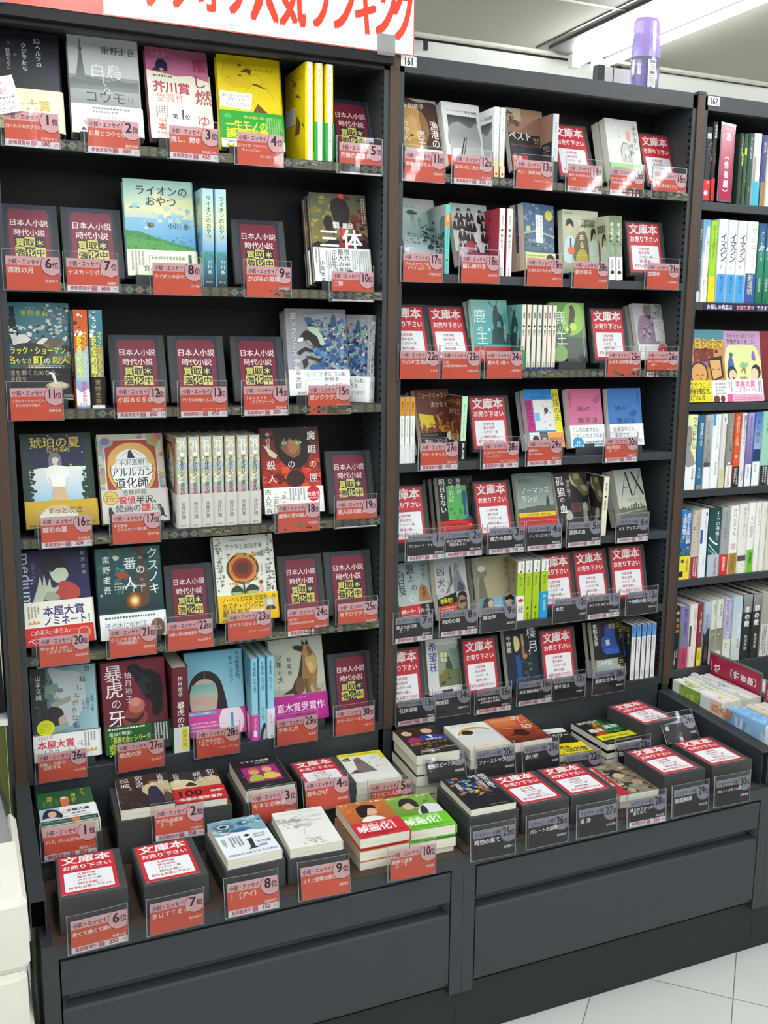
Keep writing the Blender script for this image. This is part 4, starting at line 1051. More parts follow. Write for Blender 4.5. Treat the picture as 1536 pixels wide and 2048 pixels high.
design('kim_plain', 'light blue spined hardcover with a dark hair shape at the foot', '8cc8e0', 'H', .016, D['kim']['front'],
       [('g', 0, 0, 1, 1, '86c4de', '9ad6ea'), ('v', .5, .96, .62, '2a3a44', '82年生まれ、キム・ジヨン', 1, .64), ('v', .5, .4, .5, '2a3a44', 'チョ・ナムジュ', 1, .7), ('s', [(0, 0), (.2, .12), (.7, .2), (1, .16), (1, 0)], '3a3a40'), ('s', [(.5, 0), (.6, .08), (1, .14), (1, 0)], 'b8bcc4')])
design('kim_white', 'light blue spined hardcover with a white and pink-lettered band', '8cc8e0', 'H', .0165, D['kim']['front'],
       [('g', 0, 0, 1, 1, '86c4de', '9ad6ea'), ('v', .5, .96, .62, '2a3a44', '82年生まれ、キム・ジヨン', 1, .64)],
       (.36, 'eef0f0', [('k', .1, .2, .9, .8, 3, 'e0a0c0')], [('v', .5, .85, .4, 'e08ab0', '話題の一冊', 0, .8), ('t', .5, .05, .3, '7a7a80', '筑摩', 'c', 0)]))
design('dog', 'pale green hardcover with a seated shepherd dog and magenta band', 'b4baa6', 'H', .020,
       [('g', 0, .3, 1, 1, 'c3c8b8', 'a9b096'), ('s', [(0, .55), (.4, .6), (1, .7), (1, .45), (.5, .4), (0, .42)], 'bcc2ac'), ('n', 131, 26, .55, .31, 1, .40, .018, ['8a8a5c', '6f7548', '9a9468', 'a8a87c']),
        ('s', [(.44, .43), (.34, .385), (.22, .345), (.30, .335), (.40, .345), (.48, .37)], '3a2e26'), ('s', [(.62, .82), (.56, .68), (.50, .54), (.42, .46), (.38, .37), (.43, .315), (.52, .325), (.60, .36), (.64, .50), (.70, .64), (.68, .78)], '3a2e26'),
        ('s', [(.62, .82), (.61, .68), (.58, .52), (.60, .40), (.74, .41), (.84, .45), (.885, .60), (.875, .72), (.82, .82), (.72, .86)], '9a7344'), ('s', [(.66, .73), (.74, .79), (.82, .78), (.875, .69), (.84, .58), (.74, .56)], 'c8a468'), ('s', [(.70, .68), (.76, .70), (.8, .62), (.74, .58)], 'd8bb84'),
        ('s', [(.48, .50), (.57, .52), (.62, .43), (.59, .35), (.5, .32), (.44, .38)], '6a4f34'), ('p', [(.62, .50), (.73, .50), (.715, .36), (.74, .325), (.64, .32), (.63, .36)], '8a653c'), ('p', [(.76, .52), (.865, .54), (.84, .38), (.93, .335), (.80, .325), (.77, .40)], 'a07848'), ('p', [(.62, .5), (.66, .5), (.66, .33), (.63, .34)], '5a4229'),
        ('s', [(.57, .86), (.62, .91), (.70, .925), (.77, .885), (.80, .80), (.73, .755), (.63, .79)], 'b08c54'), ('s', [(.70, .88), (.77, .87), (.80, .79), (.74, .77)], '7a5a38'), ('s', [(.445, .885), (.47, .905), (.56, .905), (.635, .885), (.62, .83), (.54, .84), (.48, .86)], '241e1a'), ('p', [(.615, .90), (.625, .975), (.685, .915)], '2a221c'), ('p', [(.68, .915), (.715, .985), (.755, .895)], '33281e'), ('e', .64, .885, .013, .011, '120f0c'),
        ('v', .17, .83, .125, '3f4438', '少年', 0, 1.05), ('v', .18, .63, .09, '4a4f42', 'と', 0), ('v', .18, .56, .125, '3f4438', '犬', 0), ('v', .36, .78, .09, '565c4e', '馳星周', 0, 1.35), ('l', [(.14, .44), (.145, .34)], .006, '8a8f7e'), ('l', [(.2, .36), (.21, .31)], .01, '77705c')],
       [('v', .5, .9, .6, '3f4438', '少年と犬')],
       (.32, 'b5258c', [('t', .5, .42, .16, 'f6e8f2', '直木賞受賞作', 'c', 1, .92, .92), ('k', .45, .85, .58, .92, 1, 'e8a8d4'), ('k', .4, .2, .9, .3, 1, '7a1a60')], []))
# ---- paperbacks of the middle bookcase
B = 'B'
design('nikuko', 'brown paperback with a large ochre face', '4a322a', B, .015,
       [('s', [(0, .8), (.3, .88), (.56, .78), (.62, .5), (.5, .1), (0, .05)], 'c49a5c'), ('s', [(.1, .62), (.3, .74), (.42, .62), (.36, .4), (.14, .4)], 'd4ac6c'), ('s', [(.5, .8), (.66, .72), (.72, .5), (.6, .3), (.66, .1), (.4, .06), (.5, .4)], '8f6f48'), ('s', [(.3, 1), (.5, .95), (.8, .97), (1, .94), (1, .99), (.7, 1)], 'a8a49c'), ('e', .24, .42, .05, .03, '5c3f2c'),
        ('t', .04, .85, .13, 'efe6da', '西 加奈子', 'l', 1, 1.1, .95), ('v', .86, .68, .23, 'f0e4dc', '漁港の', 1, .92), ('v', .48, .52, .22, 'f0e4dc', '肉子', 1, .9), ('v', .1, .68, .2, 'f0e4dc', 'ちゃん', 1, .9)],
       [('v', .5, .9, .5, 'efe6da', '漁港の肉子ちゃん')], (.22, 'e6e6e0', [('e', .42, .75, .03, .03, 'c8405c'), ('k', .48, .6, .9, .9, 2, 'c8708c'), ('r', 0, 0, .3, 1, 'c8c8c4')], []))
design('onna', 'white paperback with a grey sky and a bent black line', 'e3e6e4', B, .013,
       [('g', .12, .12, .90, .80, '3c3f42', 'c2c6c4'), ('s', [(.14, .6), (.4, .7), (.7, .62), (.88, .7), (.88, .3), (.14, .3)], '9fa3a2'), ('g', .12, .12, .90, .45, 'a5a9a8', 'd0d3d0'), ('l', [(.36, .12), (.44, .3), (.52, .46)], .03, '232528'), ('l', [(.42, .12), (.5, .3), (.57, .47)], .02, '2c2e30'), ('l', [(.38, .5), (.42, .495)], .01, '5a5c5e'),
        ('k', .12, .85, .7, .89, 1, 'b4b8b6'), ('t', .92, .845, .08, '5c5f60', '村上春樹', 'r', 1)],
       [('r', 0, 0, 1, 1, 'e9ebe9'), ('v', .5, .86, .42, '6c7072', '女のいない男たち', 0, 1), ('v', .5, .38, .4, '6c7072', '村上春樹', 0, 1), ('r', 0, .06, 1, .28, 'd8d4a8'), ('e', .5, .1, .2, .2, '6a6a50')],
       (.16, 'd9402c', [('k', .1, .3, .9, .7, 2, 'f0b0a0')], [('r', 0, 0, 1, 1, 'd8d4a8'), ('e', .5, .3, .25, .25, '6a6a50')]))
design('peste', 'brown and black paperback titled in white', '3c3430', B, .017,
       [('r', 0, .6, 1, 1, '8f6f58'), ('r', 0, .8, .4, 1, 'a89c80'), ('n', 141, 14, 0, .72, .5, .95, .08, ['6a4a36', '7c5a44', '8f6f58', '5a4030']), ('s', [(.3, .7), (.6, .95), (1, .94), (1, .6), (.3, .6)], '92705a'), ('p', [(0, .60), (.3, .62), (.6, .58), (1, .6), (1, .3), (0, .3)], '2b2927'), ('r', 0, 0, 1, .42, '2f3038'), ('r', 0, .3, 1, .40, '2c3242'),
        ('t', .0, .50, .24, 'f4f0e8', 'ペスト', 'l', 1, .88), ('t', .66, .50, .09, 'e8e4da', 'カミュ', 'l', 1), ('k', .7, .455, .95, .48, 1, 'b8b4aa'), ('t', .02, .395, .095, 'a05f48', 'Albert Camus LA PESTE', 'l', 0, .9, .96)],
       [('g', 0, 0, 1, 1, 'c2c6c8', 'd0d2d2'), ('v', .5, .88, .5, '4a4a4c', 'ペスト', 0, 1), ('v', .5, .5, .4, '6a6a6c', 'カミュ', 0, 1)],
       (.30, '26242a', [('r', 0, .0, .44, .82, 'c03a22'), ('t', .03, .55, .13, 'f0ece4', '熱病', 'l', 1), ('t', .03, .28, .13, 'f0ece4', '封鎖', 'l', 1), ('t', .03, .02, .12, 'f0ece4', '人は', 'l', 1), ('r', .78, .5, 1, .62, 'c8c4ba')], []))
design('ayakashi', 'white paperback with a line-drawn cloaked figure and green band', 'd9d9d3', B, .020,
       [('g', 0, .3, 1, 1, 'cdccc8', 'e2e1da'), ('s', [(.42, .3), (.38, .5), (.48, .62), (.62, .62), (.70, .48), (.70, .3)], 'c0c0b8'), ('l', [(.40, .3), (.40, .5), (.5, .62), (.64, .6), (.70, .45), (.70, .28)], .014, '55554f'), ('l', [(.48, .3), (.52, .46), (.6, .46), (.66, .3)], .012, '6a6a64'), ('e', .57, .45, .06, .06, 'dcdad0'), ('s', [(.6, .78), (.66, .82), (.72, .78), (.72, .66), (.62, .66)], 'd8a090'), ('n', 142, 12, .05, .6, .5, .95, .03, ['c2c2bc', 'e9e9e4', 'b4b4ae']),
        ('v', .88, .93, .15, '4a4a46', 'あやかし', 0, 1.0), ('v', .74, .62, .15, '4a4a46', '草紙', 0, 1)],
       [('v', .5, .9, .5, '55554f', 'あやかし草紙')], (.26, '8cc474', [('k', .08, .3, .6, .8, 2, '5f9a4c'), ('e', .84, .5, .1, .1, 'c8d42c'), ('r', .5, -.1, .8, .2, 'dfeccc')], []))
design('eine', 'misty green paperback of a snowy city park', '8fa3a2', B, .0125,
       [('g', 0, .0, 1, 1, 'bcc8c4', '94a4a8'), ('g', 0, .4, 1, .82, 'a8c0b4', '7c9492'), ('r', .3, .45, .42, .75, '86a09c'), ('r', .48, .45, .58, .7, '7d9894'), ('p', [(.75, .3), (.78, .8), (.95, .9), (1, .85), (1, .3)], '6f8684'), ('r', 0, .4, .14, .62, '90a8a2'), ('n', 143, 50, .55, .25, 1, .6, .05, ['3a4c4a', '4a5e5a', '5c706a', '30403e']), ('n', 144, 26, .0, .3, .55, .45, .03, ['66807c', '7a908c', '55706c']), ('g', 0, .0, 1, .3, 'a6b2b8', 'd5dadd'),
        ('r', 0, .84, 1, 1, 'b4bab8'), ('t', .05, .85, .08, '7c8684', '伊坂幸太郎', 'l', 0), ('s', [(.2, .78), (.3, .82), (.42, .80), (.48, .78), (.5, .8), (.48, .755), (.4, .75), (.28, .745)], '3c4c4c'), ('e', .32, .70, .03, .02, '55686a'), ('s', [(.66, .26), (.74, .3), (.84, .27), (.82, .22), (.68, .22)], '33424a')],
       [('r', 0, 0, 1, 1, '5cc8c0'), ('r', 0, .68, 1, .88, 'e88a2c'), ('v', .5, .86, .42, 'f4e2c8', '伊坂幸太郎', 1, .62), ('v', .5, .64, .34, '2a6a66', 'アイネクライネナハトムジーク', 0, .8), ('e', .5, .2, .2, .2, '1c4a48'), ('v', .5, .14, .3, '1c4a48', '幻冬舎', 0)])
design('damashi', 'paperback with a group of people in black suits', 'b8c2c2', B, .0155,
       [('g', 0, .25, 1, 1, 'aebab8', 'c8ccc8'), ('s', [(.52, .25), (.62, .6), (.72, .9), (.85, .6), (.8, .25)], 'd9d9d4')] +
       [q for (x, y) in ((.22, .87), (.5, .88), (.8, .86), (.12, .74), (.34, .74), (.54, .72), (.86, .72), (.24, .58), (.44, .54), (.84, .56), (.2, .38), (.54, .34), (.88, .36)) for q in
        (('s', [(x - .10, y - .16), (x - .08, y - .04), (x, y - .02), (x + .08, y - .04), (x + .10, y - .16)], '23242c'), ('p', [(x - .02, y - .03), (x + .02, y - .03), (x, y - .12)], 'dcdcd8'), ('e', x, y, .045, .055, 'c8a288'), ('s', [(x - .05, y + .0), (x - .04, y + .04), (x, y + .055), (x + .045, y + .035), (x + .05, y), (x, y + .02)], '2a2320'))] +
       [('s', [(.3, .25), (.28, .36), (.5, .4), (.52, .25)], 'a83254'), ('k', .1, .26, .6, .3, 2, 'f0f0ee'), ('r', 0, .0, 1, .22, '8a2a5a'), ('r', .1, .05, .4, .2, '2a2228')],
       [('r', 0, 0, 1, 1, 'eceae8'), ('v', .5, .9, .4, '4a4648', '塩田武士', 1, 1), ('e', .5, .68, .2, .2, '3a3638'), ('v', .5, .62, .46, '55484c', '騙し絵の牙', 1, 1), ('v', .5, .12, .3, '6a6668', '角川文庫', 0)])
D['damashi']['front'] = [o for o in D['damashi']['front']]
design('damashi_r', 'crimson paperback with a white spine', 'a8324a', B, .0155,
       [('g', 0, 0, 1, 1, 'b0324e', '8f2840'), ('v', .6, .9, .12, '5a2030', '騙し絵の牙', 0, 1.6), ('s', [(0, .8), (.2, .86), (.3, .7), (.1, .6), (0, .62)], '2a1c24'), ('e', .1, .72, .1, .1, 'd8b4a4'), ('r', 0, 0, 1, .3, '8a2a5a')],
       D['damashi']['spine'])
design('tayuta', 'night-blue painted paperback with a yellow moon', '4a6078', B, .019,
       [('g', 0, .3, 1, 1, '3f5c88', '5c7482'), ('n', 146, 70, 0, .35, 1, 1, .06, ['4a6a94', '5d7f9c', '7f98a4', '3a5272', '8fa6a8', '55707c']), ('n', 147, 20, 0, .3, 1, .5, .05, ['3c464c', '4e585c', '6a7478']), ('e', .82, .84, .13, .12, 'd9c94a'), ('e', .14, .62, .08, .07, 'b8c488'), ('l', [(0, .55), (.4, .6), (1, .52)], .05, '9fb0b0'), ('r', .38, .42, .62, .84, 'eceee8'), ('v', .56, .82, .085, '7a8084', 'たゆたえども', 0, 1), ('v', .45, .78, .07, '9aa0a4', '沈まず', 0, 1)],
       [('v', .5, .9, .5, 'e0e4e4', 'たゆたえども沈まず')], (.27, 'e4e29a', [('k', .06, .4, .6, .9, 3, 'a8a86a'), ('s', [(.66, .2), (.7, .8), (.84, .95), (.96, .7), (.98, .2)], '3a3434'), ('e', .82, .5, .08, .09, 'e0c8b4')], []))
ASA = [('g', 0, 0, 1, 1, 'c8cdb0', '9fa88a'), ('s', [(.3, .5), (.5, .8), (.9, .9), (1, .5), (.6, .3)], 'b8bf9c'), ('r', .5, .74, .9, .86, '6a6a58'), ('n', 148, 8, .52, .75, .88, .85, .04, ['8f9078', '4a4a40', 'a8a88c']), ('s', [(.02, .2), (.06, .5), (.2, .6), (.34, .5), (.36, .2)], 'c6d6d8'), ('e', .2, .72, .085, .1, 'd9bca0'), ('s', [(.1, .74), (.12, .84), (.22, .86), (.3, .80), (.3, .72), (.2, .78)], '2c2a28'), ('p', [(.19, .56), (.22, .56), (.25, .3), (.18, .3)], '3a4660'),
       ('s', [(.3, .2), (.32, .5), (.5, .68), (.66, .62), (.72, .4), (.7, .2)], '6f6648'), ('s', [(.36, .2), (.4, .34), (.55, .40), (.66, .32), (.68, .2)], 'b8a83c'), ('s', [(.74, .2), (.76, .5), (.9, .54), (1, .44), (1, .2)], 'c8d0c0'), ('e', .86, .6, .06, .08, 'c9a88e'), ('s', [(.78, .52), (.8, .7), (.9, .72), (.94, .6), (.88, .66), (.84, .6)], '2e2a26'),
       ('v', .52, .86, .15, 'e9e4cc', '朝が来る', 1, 1.15), ('t', .04, .93, .06, '6a7058', '辻村深月', 'l', 0), ('e', .22, .36, .1, .09, 'd9734c')]
design('asa', 'olive photo paperback with three standing people', 'b9c0a4', B, .020, ASA,
       [('g', 0, 0, 1, 1, '6a7a52', '9fb0a0'), ('n', 149, 18, 0, .3, 1, .9, .3, ['7d8c62', '4f5f40', '98a882']), ('v', .5, .9, .55, 'eef0e0', '朝が来る', 1, 1.1), ('r', 0, 0, 1, .36, 'eceee8'), ('v', .5, .33, .4, '3a3e40', '辻村深月', 1, .8), ('e', .5, .12, .3, .24, '2a2c30')])
design('shika1', 'turquoise paperback with a rider on a deer over a cliff', '4f9a98', B, .0125,
       [('g', 0, .25, 1, 1, '7fbab4', '3f9290'), ('p', [(0, .7), (.2, .78), (.5, .72), (.8, .80), (1, .74), (1, .3), (0, .3)], '5aa8a4'), ('p', [(.5, .3), (.54, .52), (.62, .58), (.9, .56), (.94, .3)], '2f4a4c'), ('p', [(.7, .3), (.8, .5), (1, .46), (1, .3)], '34585a'), ('s', [(.58, .58), (.58, .74), (.62, .86), (.7, .88), (.76, .8), (.84, .72), (.86, .58), (.8, .56), (.78, .66), (.7, .66), (.66, .56)], '34454a'), ('s', [(.62, .84), (.66, .92), (.72, .9), (.72, .8)], '3a4a4e'),
        ('l', [(.62, .88), (.52, .95), (.48, .93)], .016, '34454a'), ('l', [(.7, .9), (.74, .98), (.7, .99)], .014, '34454a'), ('l', [(.52, .95), (.5, .99)], .012, '34454a'), ('t', .04, .66, .34, 'eaf6f0', '鹿', 'l', 0), ('t', .12, .50, .17, 'eaf6f0', 'の', 'l', 0), ('p', [(.42, .53), (.45, .56), (.48, .53), (.45, .50)], 'eaf6f0'), ('t', .08, .31, .32, 'eaf6f0', '王', 'l', 0), ('v', .88, .64, .09, 'dfeeea', '上橋菜穂子', 0, 1)],
       [('r', 0, 0, 1, 1, 'efdccb'), ('v', .5, .9, .55, '5a4a40', '上橋菜穂子', 1, .62), ('e', .5, .67, .28, .24, '2e2824'), ('v', .5, .62, .6, '4a3c34', '鹿の王', 1, .7), ('v', .5, .12, .45, '6a5c54', '角川文庫', 0, .6), ('r', 0, 0, 1, .035, '3a2f7a')],
       (.26, 'b8282c', [('t', .28, .55, .1, 'e8d83c', '2015年', 'l', 1), ('t', .28, .1, .17, 'e0d84a', '本屋大賞', 'l', 2, .8, .5), ('t', .8, .3, .2, 'f2f0ec', '1', 'l', 2), ('k', .1, .2, .24, .8, 3, 'e8d0c8', 1)], []))
design('shika_s', 'peach spined paperback', '5aa8a4', B, .0115, D['shika1']['front'], D['shika1']['spine'])
design('shika_g', 'peach spined paperback with a green band', '5aa8a4', B, .0115, D['shika1']['front'], D['shika1']['spine'], (.30, '2f8a4c', [('k', .1, .3, .8, .8, 3, '9fd0a8')], [('r', 0, 0, 1, 1, '2f8a4c')]))
design('shika2', 'glossy green paperback with a rider silhouette', '4f7a3a', B, .014,
       [('g', 0, .4, 1, 1, '5f9a3c', '3f6a30'), ('s', [(.3, .75), (.5, .98), (.9, .95), (.95, .6), (.6, .45), (.35, .55)], '8fc04a'), ('g', 0, 0, 1, .42, '33402c', '22301f'), ('s', [(0, .15), (.2, .3), (.4, .22), (.36, .05), (.1, .02)], '6f9a44'), ('s', [(.5, .6), (.54, .8), (.6, .9), (.7, .9), (.72, .8), (.68, .7), (.72, .58), (.6, .56)], '4a3a2a'), ('s', [(.46, .48), (.5, .62), (.56, .62), (.56, .48)], '6a5a3a'), ('e', .64, .6, .1, .1, 'b8d84c'), ('s', [(.55, .9), (.6, .96), (.66, .95), (.68, .88)], '3a2e22'),
        ('t', .08, .66, .34, 'eef4e4', '鹿', 'l', 0), ('t', .16, .50, .17, 'eef4e4', 'の', 'l', 0), ('p', [(.42, .55), (.46, .59), (.5, .55), (.46, .51)], 'eef4e4'), ('t', .1, .31, .34, 'eef4e4', '王', 'l', 0), ('k', .9, .1, .95, .8, 1, '8fae7a', 1)],
       [('r', 0, 0, 1, 1, 'efdccb')], None, 'gloss')
design('kekkon', 'mauve-grey paperback with a bowed figure in kimono', 'b4b0b4', B, .0125,
       [('g', 0, .3, 1, 1, 'aaa8aa', 'c6c0c2'), ('n', 151, 24, .55, .75, 1, 1, .05, ['8a888a', '6f6d70', 'a29fa2']), ('s', [(.08, .3), (.14, .7), (.34, .8), (.56, .78), (.74, .7), (.74, .3)], '8f7f8c'), ('n', 152, 50, .12, .32, .6, .72, .045, ['7a5f78', '9a8292', 'b09aaa', '5f4a5c', '86708a']), ('e', .46, .88, .14, .15, '7a6e6a'), ('s', [(.36, .80), (.46, .78), (.58, .80), (.5, .72)], '3f3440'), ('r', .62, .34, .98, .72, 'd6d2d2'), ('v', .9, .70, .09, '9a9698', 'わたしの', 0), ('v', .8, .70, .09, '9a9698', '幸せな', 0), ('v', .7, .70, .09, '9a9698', '結婚', 0)],
       [('r', 0, .72, 1, 1, 'd8941c'), ('r', 0, 0, 1, .72, 'eef0e8'), ('v', .5, .93, .5, '5a3a10', '顎木あくみ', 1, .72), ('v', .5, .68, .42, '7a8070', 'わたしの幸せな結婚', 0, 1), ('n', 153, 6, 0, .02, 1, .3, .25, ['7ab86a', 'b8a8c0', 'c8d0b8'])],
       (.28, 'dfe2e0', [('k', .06, .5, .6, .9, 3, '9a9c9c'), ('n', 154, 1, .78, .5, .79, .51, .01, ['c8505c']), ('e', .78, .62, .17, .16, 'c8505c'), ('t', .74, .38, .18, 'f0d88a', '1', 'l', 1)], []))
D['kekkon']['obi_front_only'] = True
BRD = [('r', 0, .3, 1, 1, '6a3430'), ('p', [(.03, .62), (.46, .58), (.5, .42), (.06, .36)], 'd8c22a'), ('s', [(.5, .56), (.56, .56), (.66, .36), (.84, .36), (.86, .40), (.7, .42), (.6, .58)], 'c8a02c'), ('n', 155, 44, .04, .3, .98, .44, .045, ['c89a3c', 'a8702c', '7a3f2c', 'd8b24a', '8f4f30']), ('n', 156, 22, .62, .4, 1, .64, .05, ['8a5a3a', 'a06f44', '5a2c28', '7a4a34']), ('e', .8, .35, .18, .1, 'c8922c'), ('e', .8, .36, .1, .05, '8a4a2c'),
       ('t', .05, .86, .17, 'e0c878', 'ブロードキャスト', 'l', 0, .7, .92), ('t', .42, .72, .16, 'e6d2a0', '湊かなえ', 'l', 0, .82)]
design('broad', 'maroon paperback with golden scribbled desks and black band', '63302c', B, .0155, BRD,
       [('r', 0, 0, 1, 1, 'b9e6c4'), ('v', .5, .88, .38, '3f5a48', '湊かなえ', 0, 1), ('e', .5, .69, .16, .16, 'd89a3c'), ('v', .5, .64, .4, '3f5a48', 'ブロードキャスト', 0, .95)],
       (.31, '221d1f', [('k', .06, .8, .45, .92, 1, 'a04038'), ('t', .08, .45, .12, 'e4e0e0', '僕はここにいる', 'l', 0, .8, .7), ('e', .86, .78, .11, .11, 'd8d8d4'), ('k', .1, .1, .8, .3, 2, '7a7476')], [('r', 0, 0, 1, 1, '1c1a1a'), ('v', .5, .9, .42, 'f0f0ec', '発売！角川文庫', 2, .9)]))
design('souri', 'blue, magenta and yellow paperback titled in black', '1f86d2', B, .0175,
       [('r', 0, .82, .8, 1, '1e84d0'), ('t', .52, .90, .07, '1a4a80', 'FIRST', 'l', 0), ('t', .18, .84, .09, '14508c', 'GENTLEMAN', 'l', 1, .9), ('r', .22, .3, .80, .82, 'e4e6e2'), ('n', 161, 18, .26, .32, .8, .8, .03, ['9fa4a4', 'b8bcb8', 'cfd2ce', '7ac0e0']), ('r', .23, .46, .38, .6, '6fb8e0'), ('e', .58, .64, .06, .075, '3a3c40'), ('r', 0, .28, .2, .82, 'c0147c'), ('v', .1, .81, .17, '2a0a20', '原田マハ', 1, 1.02), ('r', .8, 0, 1, 1, 'e6dc2a'), ('v', .9, .94, .19, '4a4a20', '総理の夫', 0, .92),
        ('r', 0, 0, 1, .27, 'f0efe8'), ('e', .18, .14, .1, .12, '2a2626'), ('e', .2, .08, .07, .08, 'd8b8a4'), ('r', .3, 0, .54, .27, '55524e'), ('e', .43, .12, .08, .1, 'c8a894'), ('r', .56, 0, 1, .26, 'e8a02c'), ('t', .57, .1, .14, 'c83c1c', '映画化', 'l', 2, .95)],
       [('v', .5, .9, .5, '333333', '総理の夫')])
design('hatop', 'pink paperback with white band', 'c8648c', B, .0185,
       [('g', 0, .3, 1, 1, 'c25a84', 'd07498'), ('s', [(.75, .8), (.9, .9), (1, .88), (.95, .8), (.82, .74)], 'b04e78'), ('v', .08, .94, .085, '4a2c3c', '佐藤正午', 0, 1.1), ('t', .26, .62, .14, '3a3038', '鳩の', 'l', 0, 1.5), ('t', .76, .63, .13, '6a5ac0', '上', 'l', 0), ('t', .26, .42, .15, '4a4048', '撃退法', 'l', 0, 1.3)],
       [('v', .5, .9, .5, '3a3038', '鳩の撃退法')], (.38, 'eff1f0', [('t', .06, .70, .12, '3c3e44', 'こんなの書けたら、', 'l', 0, .8, .9), ('t', .06, .44, .12, '3c3e44', 'うれしいだろうなあ', 'l', 0, .8, .92), ('e', .2, .2, .16, .15, '2f94cc'), ('t', .2, .16, .1, 'eef4f8', '10', 'c', 2), ('k', .1, .05, .3, .13, 1, 'd8e8f4'), ('k', .42, .06, .95, .3, 2, '5a8ab8')], []))
design('hatob', 'bright blue paperback with white band', '2f6fb4', B, .0185,
       [('g', 0, .3, 1, 1, '2a68b0', '3f7fbe'), ('s', [(.6, .55), (.78, .62), (.86, .58), (.74, .5)], '2a5a98'), ('v', .91, .96, .085, '1a3058', '佐藤正午', 0, 1.1), ('t', .2, .62, .14, '17243c', '鳩の', 'l', 0, 1.3), ('t', .7, .66, .11, 'c85a8a', '下', 'l', 0), ('t', .24, .40, .15, '1a2c4c', '撃退法', 'l', 0, 1.25)],
       [('v', .5, .9, .5, '1a2c4c', '鳩の撃退法')], (.38, 'eff1f0', [('t', .1, .68, .12, '3c3e44', '佐藤正午さん、', 'l', 0, .9, .75), ('t', .14, .42, .12, '5c5e64', '最高です。', 'l', 0, .9), ('t', .84, .16, .1, '3c3e44', '史上', 'l', 0, .6)], []))
design('kinou', 'black and green paperback with a standing man and red band', '23221f', B, .0175,
       [('r', .24, .24, .82, .84, '5fb860'), ('n', 171, 10, .26, .24, .78, .45, .05, ['4f9a52', '58ac5a', '468a4a']), ('p', [(.7, .24), (.98, .24), (.82, .32)], '3a70b0'), ('e', .72, .78, .035, .04, 'c08a5c'), ('s', [(.68, .5), (.68, .70), (.74, .75), (.79, .70), (.79, .5)], '2a5a94'), ('r', .70, .31, .77, .5, '28568e'), ('s', [(.56, .36), (.58, .44), (.62, .44), (.62, .36)], '3f8a48'), ('v', .12, .975, .18, 'f4f2ec', '明日もない', 1, .95), ('v', .37, .975, .15, 'f0f0e8', 'なければ', 1, .98), ('v', .60, .975, .14, 'f0f0e8', '昨日が', 1, 1), ('v', .91, .96, .14, '6a675f', '宮部みゆき', 0, 1)],
       [('v', .5, .9, .5, 'f0f0e8', '昨日がなければ明日もない')], (.23, 'cf3022', [('t', .06, .55, .1, '5a1410', '私立探偵・杉村 vs.', 'l', 1, .8, .8), ('t', .78, .55, .1, 'f4e8e0', 'vs.', 'l', 1), ('k', .1, .1, .9, .4, 1, '8a1c14')], []))
design('noman', 'grey-green misty paperback with a distant walker, yellow-red band', '8a9a90', B, .0165,
       [('g', 0, .3, 1, 1, '5f6f68', 'a3b0a6'), ('s', [(.1, .9), (.4, .95), (.9, .9), (.7, .8), (.3, .82)], '75847c'), ('p', [(0, .40), (.3, .42), (.6, .45), (1, .44), (1, .3), (0, .3)], '55604f'), ('n', 172, 14, 0, .38, 1, .46, .03, ['4a5446', '626c5a']), ('s', [(.79, .44), (.80, .56), (.83, .59), (.86, .56), (.87, .44)], '33393a'), ('e', .83, .59, .018, .022, '2c3030'), ('t', .06, .84, .1, '39423e', '誉田哲也', 'l', 0), ('t', .12, .66, .165, 'eef2ea', 'ノーマンズ', 'l', 0, .95), ('t', .10, .52, .165, 'eef2ea', 'ランド', 'l', 0, .95)],
       [('v', .5, .9, .5, 'eef2ea', 'ノーマンズランド')], (.33, 'cc2a20', [('r', 0, .78, 1, 1, 'e8d02a'), ('t', .04, .82, .075, '8a5a14', 'シリーズ480万部突破！警察小説No.1', 'l', 1, .7, .92), ('k', .06, .4, .95, .65, 1, '9a1c16'), ('r', 0, 0, .3, .2, '4a2a20')], []))
KOR = [('g', 0, .3, 1, 1, '2f2b28', '191818'), ('s', [(.48, .95), (.6, .98), (.8, .92), (.98, .72), (1, .6), (.84, .58), (.66, .72), (.5, .80)], '6a6048'), ('s', [(.5, .96), (.6, .8), (.7, .74), (.56, .78), (.48, .88)], 'd0b8a4'), ('e', .7, .92, .1, .08, 'a8a05a'), ('s', [(.8, .76), (.96, .74), (.99, .66), (.86, .66)], 'a89a70'), ('p', [(.42, .3), (.42, .46), (1, .46), (1, .3)], '4a4844'), ('r', .46, .32, .66, .44, '6a2a24'), ('s', [(.8, .3), (.78, .42), (.86, .46), (.92, .42), (.92, .3)], 'b0aca4'), ('s', [(.22, .2), (.26, .32), (.36, .34), (.44, .26), (.4, .14)], 'c8c4bc'), ('r', 0, 0, 1, .3, '26241f'), ('s', [(.22, .18), (.28, .32), (.38, .33), (.44, .2)], 'bcb8b0'), ('s', [(.76, .08), (.78, .3), (.88, .32), (.9, .1)], '9a968e'),
       ('t', .03, .79, .25, 'f4f2ec', '孤', 'l', 1), ('t', .04, .60, .25, 'f4f2ec', '狼', 'l', 1), ('t', .1, .49, .15, 'f4f2ec', 'の', 'l', 1), ('t', .06, .31, .24, 'f4f2ec', '血', 'l', 1), ('v', .4, .88, .12, 'dcd8ce', '柚月裕子', 0, 1)]
design('korou', 'black paperback with an eagle-like shape and small white figures', '201e1c', B, .0175, KOR,
       [('r', 0, 0, 1, 1, 'e6e2c8'), ('v', .5, .9, .4, '4a4638', '柚月裕子', 1, .9), ('e', .5, .66, .18, .18, '2a2820'), ('v', .5, .6, .42, '55503f', '孤狼の血', 1, .9)])
